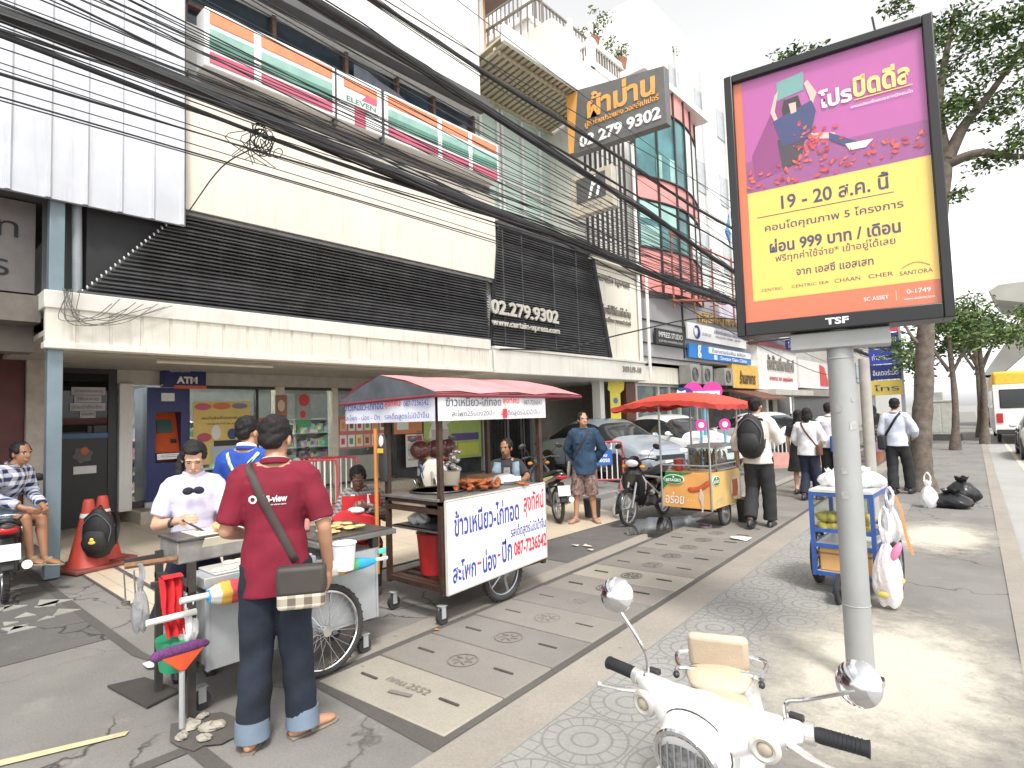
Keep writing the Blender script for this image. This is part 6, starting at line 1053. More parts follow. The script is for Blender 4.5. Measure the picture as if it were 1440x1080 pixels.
# bus
T = thing('city_bus', 'white bus with a yellow roof band on the road at the right edge', 'bus', (sx(1.72, 37), 37, -.12), .065)
b = MB(); b.bx(-1.2, 1.2, -5, 5, .45, 2.45); b.bx(-1.2, 1.2, -4.98, 5, 2.45, 2.5); b.build('body', mat('bus_white', (.75, .75, .73), .4, dirt=.2), T, bevel=.12, seg=4); b = MB(); b.bx(-1.18, 1.18, -4.97, 4.97, 2.42, 3.05); b.build('roof_band', mat('bus_yellow', (.78, .48, .05), .4), T, bevel=.12, seg=4)
b = MB(); b.bx(-1.0, 1.0, -5.03, -4.9, 1.5, 2.3); b.build('rear_window', carglass, T, bevel=.04)
for s in (-1, 1):
    b = MB(); b.bx(s*1.19, s*1.215, -4.6, 4.6, 1.5, 2.3); b.build('side_window', carglass, T); b = MB(); b.bx(s*1.02-.1, s*1.02+.1, -5.04, -4.98, .9, 1.3); b.build('tail_light', lampr, T)
    for yy in (-3.2, 3.2): wheel(T, (s*1.05, yy, .48), (s, 0, 0), .48, .14, 6, alloy, rimw=.08, hub=.1)
b = MB(); b.bx(-.3, .3, -5.05, -5.0, .7, .88); b.build('licence_plate', paper, T); b = MB(); b.bx(-1.15, 1.15, -5.08, -4.95, .42, .62); b.build('bumper', blackm, T, bevel=.03)
# ------------------------------------------------------------------ motorbikes
seatm = mat('black_vinyl', (.016, .016, .017), .5, bump=.2, bscale=120)
def motorbike(label, loc, heading, m, accent=None, sc=.93, lean=0., steer=0., name='motorbike', group=None, basket=False, rack=False):
    """underbone motorbike; local +Y is forward"""
    T = thing(name, label, 'motorbike', loc, heading-math.pi/2, group); T.scale = (sc,)*3; T.rotation_euler.y = lean
    yf, yr, Rw = .62, -.60, .28
    wheel(T, (0, yr, Rw), (1, 0, 0), Rw, .06, 5, alloy); wheel(T, (0, yf, Rw), (1, 0, 0), Rw, .05, 5, alloy); b = MB()
    for s in (-1, 1): b.cyl((s*.065, yf, Rw), (s*.065, yf-.20, .72), .02, n=10)
    b.cyl((-.08, yf-.2, .72), (.08, yf-.2, .72), .025, n=8); b.cyl((0, yf-.2, .70), (0, yf-.28, .95), .022, n=8); b.build('fork', mat('fork_grey', (.30, .30, .31), .35, .7), T)
    b = MB(); rows = []
    for i in range(11):
        a = math.radians(-8+i*15); r = Rw+.035; rows.append([(x, yf+r*math.cos(a)*(1), Rw+r*math.sin(a)-abs(x)*.45) for x in (-.055, -.03, 0, .03, .055)])
    b.grid(rows); o = b.build('front_fender', m, T); q = o.modifiers.new('s', 'SOLIDIFY'); q.thickness = .008
    b = MB(); b.loft([(0, .26, .30), (0, .34, .45), (0, .40, .62), (0, .42, .78), (0, .38, .86)], [(.09, .03), (.19, .05), (.24, .06), (.20, .07), (.12, .05)], 16, right=(1, 0, 0), round_=2); b.build('leg_shield', m, T)
    b = MB(); b.loft([(0, .40, .40), (0, .18, .46), (0, -.05, .55), (0, -.30, .62)], [(.05, .07), (.085, .08), (.095, .08), (.11, .09)], 14, right=(1, 0, 0), round_=1); b.loft([(0, -.12, .60), (0, -.40, .66), (0, -.68, .74), (0, -.86, .80)], [(.12, .085), (.14, .085), (.115, .07), (.06, .035)], 16, right=(1, 0, 0), round_=2); b.build('body', m, T)
    b = MB(); b.loft([(0, .06, .69), (0, -.1, .735), (0, -.38, .76), (0, -.62, .81), (0, -.74, .84)], [(.085, .03), (.13, .05), (.145, .055), (.12, .05), (.07, .03)], 16, right=(1, 0, 0), round_=2); b.build('seat', seatm, T)
    b = MB(); b.loft([(0, .34, .90), (0, .40, .96), (0, .36, 1.02)], [(.10, .05), (.15, .085), (.09, .05)], 16, right=(1, 0, 0), round_=2); b.build('cowl', m, T); b = MB(); b.ell((0, .455, .955), (.115, .04, .06)); b.build('headlight', lampw, T)
    for s in (-1, 1): b = MB(); b.ell((s*.155, .40, .90), (.05, .035, .03)); b.build('indicator', mat('amber_lens', (.7, .3, .04), .2), T)
    b = MB(); b.tube(catmull([(-.33, .24, 1.0), (-.2, .30, 1.02), (0, .34, .98), (.2, .30, 1.02), (.33, .24, 1.0)], 5), .012, 8); b.build('handlebar', darkmetal, T)
    for s in (-1, 1):
        b = MB(); b.cyl((s*.24, .285, 1.01), (s*.35, .235, .998), .019, n=10); b.build('grip', rubber, T); b = MB(); b.cyl((s*.22, .34, 1.01), (s*.33, .31, .99), .006, n=6); b.build('brake_lever', chrome, T)
        b = MB(); b.tube([(s*.2, .30, 1.02), (s*.24, .28, 1.12), (s*.30, .26, 1.18)], .006, 6); b.ell((s*.34, .25, 1.21), (.07, .018, .045), rot=MX.Rotation(s*.3, 4, 'Y')); b.build('mirror', black, T)
    b = MB(); b.ell((0, -.05, .34), (.11, .17, .12)); b.cyl((-.14, .0, .34), (.14, .0, .34), .075, n=16); b.cyl((0, .08, .36), (0, .25, .40), .06, n=12); b.build('engine', mat('engine_grey', (.22, .22, .23), .45, .6, dirt=.4), T)
    b = MB(); b.tube(catmull([(.06, .14, .34), (.10, .05, .22), (.13, -.2, .24), (.15, -.4, .28)], 5), .02, 8); b.loft([(.15, -.35, .27), (.16, -.5, .31), (.16, -.82, .39)], [.035, .05, .045], 12); b.build('exhaust', chrome, T)
    b = MB(); b.loft([(-.09, 0, .30), (-.09, -.6, .28)], [(.012, .045), (.012, .04)], 8, right=(1, 0, 0)); b.loft([(.08, 0, .30), (.08, -.6, .28)], [(.012, .03), (.012, .025)], 8, right=(1, 0, 0))
    for s in (-1, 1): b.cyl((s*.1, -.58, .30), (s*.1, -.45, .64), .018, n=8)
    b.build('swing_arm', darkmetal, T); b = MB(); b.cyl((-.1, -.08, .24), (-.2, -.16, .01), .012, n=6); b.bx(-.2, .2, .02, .05, .25, .275); b.build('stand', darkmetal, T)
    b = MB(); rows = []
    for i in range(8):
        a = math.radians(60+i*15); r = Rw+.04; rows.append([(x, yr+r*math.cos(a), Rw+r*math.sin(a)-abs(x)*.3) for x in (-.06, 0, .06)])
    b.grid(rows); b.loft([(0, -.74, .66), (0, -.90, .50), (0, -.93, .38)], [(.06, .012), (.06, .01), (.05, .008)], 8, right=(1, 0, 0)); o = b.build('rear_fender', blackm, T)
    b = MB(); b.ell((0, -.85, .76), (.09, .04, .045)); b.build('tail_light', lampr, T); b = MB(); b.box((0, -.935, .55), (.20, .006, .16), rot=MX.Rotation(-.25, 4, 'X')); o = b.build('licence_plate', mat('plate_white', (.68, .68, .66), .5, dirt=.2), T)
    if rack: b = MB(); b.tube(catmull([(-.11, -.5, .82), (-.11, -.85, .9), (0, -.95, .92), (.11, -.85, .9), (.11, -.5, .82)], 5), .012, 8); b.build('grab_rail', chrome, T)
    if accent:
        for s in (-1, 1): b = MB(); b.loft([(s*.125, -.15, .63), (s*.148, -.40, .68), (s*.12, -.72, .76)], [(.008, .03), (.008, .035), (.006, .012)], 8, right=(1, 0, 0)); b.loft([(s*.20, .40, .55), (s*.225, .42, .66), (s*.17, .44, .78)], [(.01, .02), (.01, .03), (.01, .01)], 8, right=(1, 0, 0)); b.build('decal', accent, T)
    return T
blkp = paint('black', (.012, .012, .014)); decal = mat('decal_silver', (.55, .52, .42), .3, .3)
motorbike('black motorbike hitched to the orange sidecar sausage cart, front wheel towards the viewer', (-4.52, 8.0, 0), math.atan2(-1, .04), blkp, mat('decal_grey', (.45, .43, .43), .3, .3))
motorbike('black motorbike with yellow grey decals parked behind the man in denim', (-5.95, 7.35, .012), math.atan2(.55, -.83), blkp, mat('decal_yellow', (.6, .55, .28), .4))
motorbike('dark motorbike at the left edge showing its number plate and rear tyre', (-8.0, .96, 0), math.atan2(.06, -1), mat('bike_dark', (.05, .045, .045), .4), mat('decal_silver2', (.4, .4, .4), .3), rack=True)
motorbike('white motorbike parked by the store window beyond the fried chicken cart', (-8.5, 7.1, .012), math.atan2(-.5, .86), paint('cream', (.7, .68, .62)), mat('decal_blue', (.03, .12, .35), .4), sc=1.05)
motorbike('motorbike with a cream body parked inside the red barrier near the store', (-10.2, 5.1, .012), math.atan2(.2, 1), paint('cream', (.7, .68, .62)), sc=.95)
# ------------------------------------------------------------------ white retro scooter in the foreground
T = thing('retro_scooter', 'white retro scooter in the foreground with chrome mirrors, black grips and tan seat', 'scooter', (-.857, 1.895, 0), math.pi+.36); T.scale.z = .975; bar = MX.Translation((0, .40, 0)) @ MX.Rotation(-.415, 4, 'Z') @ MX.Translation((0, -.40, 0))
def low(o, k=.86):
    for v in o.data.vertices: v.co.z *= k
    return o
wp = paint('white', (.80, .80, .79)); tan = mat('tan_leather', (.52, .43, .32), .55, var=.06, scale=12, bump=.25, bscale=150); kx = dict(right=(1, 0, 0))
# local: +Y forward (towards the viewer), bar centre y=.40, height .82
b = MB()
for s in (-1, 1): b.loft([(s*.0, .41, .795), (s*.07, .40, .80), (s*.15, .37, .815), (s*.225, .34, .825)], [(.075, .085), (.07, .07), (.045, .045), (.024, .026)], 18, right=(0, 1, 0), round_=1)
b.loft([(0, .36, .62), (0, .38, .72), (0, .405, .81)], [(.06, .06), (.08, .085), (.075, .07)], 18, **kx, round_=2); b.loft([(0, .44, .76), (0, .50, .735)], [.098, .088], 26); b.build('headset', wp, T, smooth=50)
b = MB(); b.torus((0, .505, .733), (0, 1, -.25), .083, .010, 36, 8); b.build('headlight_rim', chrome, T); b = MB(); b.ell((0, .495, .735), (.078, .028, .078)); hl = b.build('headlight', mat('lens', (.30, .31, .33), .06, .6, var=.5, scale=60), T)
b = MB()
for k in range(7): b.bx(-.06+k*.02-.002, -.06+k*.02+.002, .522, .526, .69, .78)
b.build('lens_rib', chrome, hl)
b = MB(); b.torus((0, .45, .758), (0, 1, -.25), .0965, .0025, 32, 5); b.build('headset_seam', darkmetal, T)
for s in (-1, 1):
    b = MB(); b.bx(s*.205-.018, s*.205+.018, .30, .325, .835, .852); b.build('switch', black, T, bevel=.003); b = MB(); b.ell((s*.205, .365, .792), .010); b.build('lever_bolt', chrome, T)
for s in (-1, 1):
    b = MB(); b.cyl((s*.235, .335, .825), (s*.255, .33, .826), .027, n=18); b.build('switch_collar', mat('satin_alu', (.66, .65, .62), .3, .6), T)
    b = MB(); b.loft([(s*.255, .33, .826), (s*.265, .328, .826), (s*.36, .315, .825), (s*.37, .313, .825)], [.0165, .019, .018, .021], 16)
    for k in range(10): b.torus((s*(.272+k*.009), .327-.0012*k, .826), (1, -.12*s, 0), .0185, .0012, 16, 4)
    b.build('grip', mat('grip_black', (.015, .016, .02), .6), T)
    b = MB(); b.loft(catmull([(s*.21, .375, .805), (s*.27, .395, .80), (s*.345, .395, .79)], 5), [(.012, .006)]*6+[(.009, .005)]*5, 8, right=(0, 1, 0), round_=1); b.ell((s*.35, .395, .79), .010); b.build('brake_lever', mat('lever_alu', (.72, .71, .68), .25, .7), T)
    b = MB(); b.torus((s*.17, .425, .80), (s*.15, 1, -.1), .028, .011, 24, 8); o = b.build('indicator', mat('indicator_rim', (.62, .60, .56), .3, .3), T); b = MB(); b.ell((s*.17, .425, .80), (.02, .012, .02)); b.build('indicator_lens', mat('smoky_lens', (.42, .36, .28), .15), o)
# mirrors: the left one in the picture stands tall, the right one leans outwards
for s, tip, ln in ((1, V((.27, .40, 1.085)), 1), (-1, V((-.36, .34, .985)), 1)):
    st_ = V((s*.20, .355, .845)); b = MB(); pth = catmull([st_, st_+V((0, 0, .05)), st_.lerp(tip, .35)+V((s*-.012, 0, .02)), tip+V((0, .02, -.01))], 6); b.tube(pth, .0055, 8); b.ell(st_, .014); ms = b.build('mirror_stem', chrome, T)
    b = MB(); b.lathe([(.001, .022), (.02, .02), (.040, .012), (.052, .0), (.053, -.006), (.048, -.008), (.001, -.008)], tip, (s*-.15, .8, .25), n=30); b.build('mirror', chrome, ms)
for o in kids(T):
    o.data.transform(bar)
    for q in kids(o): q.data.transform(bar)
# legshield, horncover, floor, body, seats
b = MB(); b.loft([(0, .30, .22), (0, .335, .36), (0, .35, .52), (0, .345, .64)], [(.17, .02), (.25, .028), (.24, .028), (.12, .025)], 24, **kx, round_=2); b.build('leg_shield', wp, T, smooth=60)
b = MB(); b.loft([(0, .36, .32), (0, .39, .45), (0, .40, .62)], [(.04, .03), (.055, .04), (.04, .03)], 14, **kx, round_=1); b.build('horn_cover', wp, T); b = MB(); b.bx(-.16, .16, -.10, .30, .2, .235); b.build('floorboard', mat('floor_grey', (.35, .34, .33), .6), T, bevel=.01)
b = MB(); b.loft([(0, -.06, .40), (0, -.2, .44), (0, -.45, .46), (0, -.68, .44), (0, -.80, .40)], [(.10, .15), (.15, .17), (.165, .17), (.15, .15), (.08, .08)], 24, **kx, round_=2); low(b.build('body', wp, T, smooth=60))
b = MB(); b.loft([(0, .04, .625), (0, -.05, .645), (0, -.2, .655), (0, -.30, .645)], [(.06, .03), (.115, .045), (.125, .045), (.10, .035)], 20, **kx, round_=2); low(b.build('seat', tan, T, smooth=60)); b = MB(); b.bx(-.045, .045, .0, .075, .672, .69); low(b.build('seat_buckle', mat('satin_alu', (.66, .65, .62), .3, .6), T, bevel=.01))
b = MB(); b.loft([(0, -.28, .685), (0, -.36, .695), (0, -.50, .69)], [(.10, .03), (.125, .04), (.10, .03)], 20, **kx, round_=2); low(b.build('pillion_seat', tan, T, smooth=60))
b = MB(); rows = MX.Rotation(R(-14), 4, 'X'); b.box((0, -.40, .79), (.225, .045, .17), rot=rows); low(b.build('backrest', tan, T, bevel=.022, seg=4, smooth=60))
b = MB(); b.tube(catmull([(-.15, -.30, .705), (-.14, -.355, .715), (0, -.362, .715), (.14, -.355, .715), (.15, -.30, .705)], 5), .011, 8); b.tube(catmull([(-.14, -.36, .71), (-.17, -.5, .68), (-.16, -.62, .67), (0, -.68, .67), (.16, -.62, .67), (.17, -.5, .68), (.14, -.36, .71)], 5), .010, 8); low(b.build('luggage_rack', chrome, T))
for s in (-1, 1): b = MB(); b.ell((s*.152, -.31, .705), (.013, .018, .016)); low(b.build('rack_cap', black, T))
b = MB(); b.loft([(0, .30, .12), (0, .44, .22), (0, .52, .24), (0, .60, .19)], [(.05, .03), (.07, .05), (.075, .055), (.05, .03)], 16, **kx, round_=2); b.build('front_fender', wp, T); wheel(T, (0, .46, .19), (1, 0, 0), .19, .08, 0, alloy, disc=True); wheel(T, (0, -.62, .19), (1, 0, 0), .19, .08, 0, alloy, disc=True); b = MB(); b.ell((0, -.82, .46), (.05, .03, .035)); b.build('tail_light', lampr, T); b = MB(); b.cyl((0, .36, .66), (0, .44, .2), .02, n=10); b.cyl((.05, .0, .21), (.2, -.1, .012), .012, n=8); b.build('steering_column', greymetal, T)
# ------------------------------------------------------------------ barriers, cone, cabinet and small street things
def barrier(label, loc, heading, Wd=.9, H=1.0, sign=False):
    T = thing('crowd_barrier', label, 'barrier', loc, heading, 'crowd barriers'); b = MB(); h = Wd/2; b.tube(catmull([(-h, 0, .12), (-h, 0, H-.1), (-h+.1, 0, H), (0, 0, H), (h-.1, 0, H), (h, 0, H-.1), (h, 0, .12)], 5), .02, 8); b.cyl((-h, 0, .2), (h, 0, .2), .018, n=8)
    for s in (-1, 1): b.tube([(s*h*.8, -.28, .012), (s*h*.8, -.2, .09), (s*h*.8, .2, .09), (s*h*.8, .28, .012)], .016, 6)
    b.build('frame', mat('barrier_red', (.46, .05, .06), .5, dirt=.3), T); b = MB(); n = int(Wd/.1)
    for k in range(1, n): b.cyl((-h+Wd*k/n, 0, .2), (-h+Wd*k/n, 0, H), .012, n=6)
    b.build('bars', mat('barrier_white', (.72, .70, .68), .5, dirt=.25), T)
    if sign:
        b = MB(); b.bx(-.17, .17, -.04, -.025, .5, .8); q = b.build('sign_plate', mat('plate_blue', (.03, .12, .42), .4), T); text('ห้าม', paper, (0, -.042, .70), (1, 0, 0), UZ, w=.14, h=.08, parent=q, bold=.02); text('จอดรถ', paper, (0, -.042, .59), (1, 0, 0), UZ, w=.24, h=.07, parent=q, bold=.02)
barrier('red and white barrier with a blue Thai sign in front of the silver blue car', (-6.55, 9.95, .12), .62, .75, .95, True)
barrier('red and white barrier with no sign in front of the store, nearer of the two', (-8.9, 4.75, .012), 1.25, 1.1, 1.0); barrier('red and white barrier with no sign in front of the store, farther of the two', (-9.4, 5.5, .012), .55, 1.1, 1.0)
b = MB(); 
for i in range(3):
    T = thing('crowd_barrier', ['pink and white barrier beyond the man with the backpack, left of three', 'pink and white barrier beyond the man with the backpack, middle of three', 'pink and white barrier beyond the man with the backpack, right of three'][i], 'barrier', (-5.4+i*.55, 17.2+i*.5, .0), .7, 'crowd barriers'); b = MB(); b.bx(-.36, .36, -.03, .03, .1, .42); b.build('base_panel', mat('salmon', (.62, .33, .28), .6), T); b = MB()
    for k in range(7): b.cyl((-.33+k*.11, 0, .42), (-.33+k*.11, 0, .85), .018, n=6)
    b.bx(-.36, .36, -.02, .02, .85, .89); b.build('bars', mat('barrier_pale', (.7, .66, .64), .5), T); b = MB(); b.bx(-.36, .36, -.14, .14, 0, .1); b.build('foot', mat('salmon', (.62, .33, .28)), T)
cone = mat('cone_red', (.46, .055, .035), .5, var=.15, scale=6, dirt=.3)
for i, (x, y, hh, lab) in enumerate([(-8.35, 1.78, .80, 'faded red traffic cone on a square base, black backpack hung on it'), (-8.62, 1.98, .80, 'faded red traffic cone with a white band standing just behind the one with the backpack')]):
    T = thing('traffic_cone', lab, 'traffic cone', (x, y, .012), .3, 'traffic cones'); b = MB(); b.lathe([(.21, .045), (.20, .06), (.075, hh*.78), (.055, hh*.97), (.045, hh), (.001, hh)], n=28); b.build('cone', cone, T); b = MB(); b.bx(-.27, .27, -.27, .27, 0, .045); b.build('base', mat('cone_base', (.22, .06, .05), .7, dirt=.4), T, bevel=.012); b = MB(); b.lathe([(.086, hh*.74), (.079, hh*.80)], n=28); b.build('band', mat('band_white', (.7, .68, .65), .5), T)
def backpack(label, loc, rz, m, par=None, sc=1., badge=None, name='backpack'):
    T = thing(name, label, 'backpack', loc, rz); T.scale = (sc,)*3; b = MB(); b.loft([(0, 0, .01), (0, .0, .06), (0, 0, .25), (0, -.01, .38), (0, -.015, .44)], [(.13, .075), (.155, .095), (.155, .095), (.135, .075), (.07, .04)], 20, right=(1, 0, 0), round_=2); b.build('main_bag', m, T, smooth=60); b = MB(); b.loft([(0, -.10, .05), (0, -.115, .12), (0, -.10, .22)], [(.11, .03), (.125, .045), (.10, .03)], 16, right=(1, 0, 0), round_=2); b.build('front_pocket', m, T, smooth=60); b = MB(); b.tube(catmull([(-.12, -.06, .12), (-.14, -.07, .28), (0, -.085, .425), (.14, -.07, .28), (.12, -.06, .12)], 5), .005, 6); b.build('zip', mat('zip_grey', (.12, .12, .13), .4), T); b = MB(); b.tube(catmull([(-.035, .03, .43), (0, .04, .50), (.035, .03, .43)], 5), .009, 6); b.build('loop', m, T)
    for s in (-1, 1): b = MB(); b.loft(catmull([(s*.06, .06, .42), (s*.10, .13, .40), (s*.12, .17, .25), (s*.12, .08, .06)], 5), [(.028, .007)]*16, 8, right=(1, 0, 0)); b.build('strap', m, T)
    if badge: b = MB(); b.ell((.0, -.155, .13), (.035, .01, .02)); b.ell((.0, -.16, .16), (.02, .01, .022)); b.build('badge', badge, T)
    return T
bpm = mat('black_nylon', (.014, .014, .015), .65, var=.25, scale=10, bump=.3, bscale=80); backpack('black backpack with a yellow badge hanging on the red traffic cone', (-8.12, 1.83, .22), .95, bpm, badge=mat('badge_yellow', (.75, .55, .08), .5), sc=1.05)
# cabinet, trash bags, mat, litter
T = thing('utility_cabinet', 'pale grey roadside utility cabinet on a dark plinth beyond the tree', 'cabinet', (-3.35, 33.0, 0), .05); b = MB(); b.bx(-.62, .62, -.35, .35, .28, 1.75); b.build('body', mat('cabinet_grey', (.48, .48, .44), .5, dirt=.3), T, bevel=.02); b = MB(); b.bx(-.66, .66, -.39, .39, 1.75, 1.83); b.build('lid', mat('cabinet_grey', (.48, .48, .44)), T, bevel=.015); b = MB(); b.bx(-.7, .7, -.42, .42, 0, .28); b.build('plinth', mat('dark_plinth', (.07, .07, .07), .8), T)
for s in (-1, 1): b = MB(); b.bx(s*.3-.27, s*.3+.27, -.362, -.35, .36, 1.66); b.build('door', mat('cabinet_door', (.45, .45, .41), .5, dirt=.3), T, bevel=.008)
b = MB(); b.bx(-.35, .1, -.2, .2, 1.83, 2.2); b.build('meter_box', mat('meter_grey', (.35, .35, .33), .5), T, bevel=.02)
tb = mat('bin_liner', (.012, .012, .014), .3, var=.3, scale=20, bump=.6, bscale=18)
place(bagmesh((0, 0, 0), .5, .42, .42, 51, False, tb, 'rubbish_bag'), 'upright black rubbish bag at the foot of the tree', 'rubbish bag', (-1.02, 12.1, 0)); place(bagmesh((0, 0, 0), .66, .48, .28, 53, False, tb, 'rubbish_bag'), 'low slumped black rubbish bag in front of the upright one', 'rubbish bag', (-1.12, 11.4, 0)); place(bagmesh((0, 0, 0), .26, .26, .42, 55, True, plastic('white_bag_film', (.85, .85, .86)), 'rubbish_bag'), 'small white rubbish bag beside the black rubbish bags', 'rubbish bag', (-1.38, 11.25, 0))
b = MB(); b.prism([(-4.42, 1.05), (-3.90, 1.12), (-3.98, 1.32), (-4.37, 1.24)], (0, 0, .014), (1, 0, 0), (0, 1, 0), .012); place(b.build('rubber_mat', mat('mat_brown', (.055, .048, .045), .85, var=.15, dirt=.3), None), 'flat dark rubber mat lying on the asphalt in front of the pancake cart', 'mat')
stone = mat('broken_concrete', (.34, .31, .26), .9, var=.25, scale=20, bump=.6, bscale=30)
b = MB(); P = [(-3.38+.22*math.cos(k*.42)*(1+.2*math.sin(k*3)), 1.24+.16*math.sin(k*.42), .012) for k in range(15)]; b.add(P, [tuple(range(15))]); struct(b.build('pothole', dirty, smooth=0))
for i, (x, y, s) in enumerate([(-3.47, 1.20, .06), (-3.36, 1.27, .065), (-3.38, 1.13, .045), (-3.27, 1.20, .04), (-3.52, 1.28, .035)]):
    b = MB(); b.ell((0, 0, .01), (s, s*.8, s*.35), n=9, m=5); o = b.build('rubble', stone, None, smooth=0)
    for v in o.data.vertices: v.co *= 1+rnd.uniform(-.2, .2)
    o.rotation_euler.z = i*1.3; place(o, 'lump of broken concrete in the hole in the pavement under the pancake cart', 'rubble', (x, y, .014), 'concrete lumps in the hole')
for i, (x, y, s, c, lab) in enumerate([(-4.55, 1.32, .05, (.7, .7, .72), 'white paper scrap by the end leg of the pancake cart'), (-2.85, 7.3, .11, (.7, .69, .66), 'white paper scrap on the drain covers near the man with the backpack'), (-4.35, 5.9, .05, (.6, .55, .48), 'dry leaf scraps on the pavement beyond the chicken cart'), (-4.2, 5.95, .06, (.55, .52, .46), 'crumpled paper on the pavement beyond the chicken cart'), (-3.5, 2.95, .025, (.6, .2, .06), 'orange scrap at the edge of the drain covers'), (-3.05, 1.62, .02, (.7, .7, .7), 'tiny white scrap on the concrete beside the drain cover'), (-4.05, 5.8, .04, (.5, .45, .4), 'grey litter scrap on the pavement near the cart wheel')]):
    b = MB(); b.grid([[(s*(u-1)+rnd.uniform(-.2, .2)*s, s*.5*(v-1), .004+rnd.random()*s*.3) for u in range(3)] for v in range(3)]); place(b.build('litter', mat('litter_%d' % i, c, .8), None, smooth=60), lab, 'litter', (x, y, .014))
K = thing('bucket', 'black bucket and white bag on the tiles behind the man in denim', 'bucket', (-5.35, 7.75, .012)); b = MB(); b.loft([(0, 0, 0), (0, 0, .28)], [.12, .14], 20); b.build('tub', blackm, K); o = place(bagmesh((0, 0, 0), .22, .2, .3, 61, True, plastic('white_bag_film', (.85, .85, .86)), 'carrier_bag'), 'white bag on the tiles beside the man in denim', 'bag', (-5.0, 7.95, .012))
# ------------------------------------------------------------------ people
from mathutils.bvhtree import BVHTree
def cloth(n, col, var=.12, rough=.85, wr=.35): return mat('cloth_'+n, col, rough, var=var*1.3, scale=6, bump=min(1, wr*2.4), bscale=9)
skin_m = {k: mat('skin_'+k, c, .5, var=.07, scale=12, bump=.05, bscale=120) for k, c in dict(tan=(.45, .24, .145), light=(.55, .33, .22), brown=(.31, .15, .082), dark=(.13, .065, .042)).items()}
hairm = mat('black_hair', (.012, .010, .010), .62, var=.4, scale=60, spec=.3, bump=.5, bscale=120); eyem = mat('eye_dark', (.015, .012, .012), .2); lipm = mat('lip', (.44, .19, .145), .5); browm = mat('brow', (.04, .03, .025), .8); eyew = mat('eye_white', (.6, .57, .54), .3)
J0 = dict(pel=(0, 0, .93), wst=(0, 0, 1.09), chs=(0, 0, 1.27), nck=(0, -.015, 1.43), hd=(0, .015, 1.575),
          hip=(.085, 0, .90), kne=(.095, .02, .49), ank=(.10, -.02, .085), sh=(.160, -.01, 1.375), el=(.215, -.03, 1.10), wr=(.225, .03, .865))
def wrinkle(me, amp, seed=0., f=1.):
    a = coords(me); n = np.empty(len(a)*3); me.vertices.foreach_get('normal', n); n = n.reshape(-1, 3); x, y, z = (a*f).T
    w = np.sin(22*z+9*x+seed)*np.sin(13*y-7*z+seed*2)+.6*np.sin(41*z-23*x+17*y+seed)+.5*np.sin(30*x+26*y+11*z)
    a += n*(w*amp)[:, None]; me.vertices.foreach_set('co', a.ravel()); me.update()
def along(P, t):
    """first fraction t of a polyline"""
    P = [V(p) for p in P]; Ls = [(P[i+1]-P[i]).length for i in range(len(P)-1)]; T = t*sum(Ls); out = [P[0]]
    for i, l in enumerate(Ls):
        if T > l+1e-6: out.append(P[i+1]); T -= l
        else: out.append(P[i].lerp(P[i+1], T/l)); break
    return out
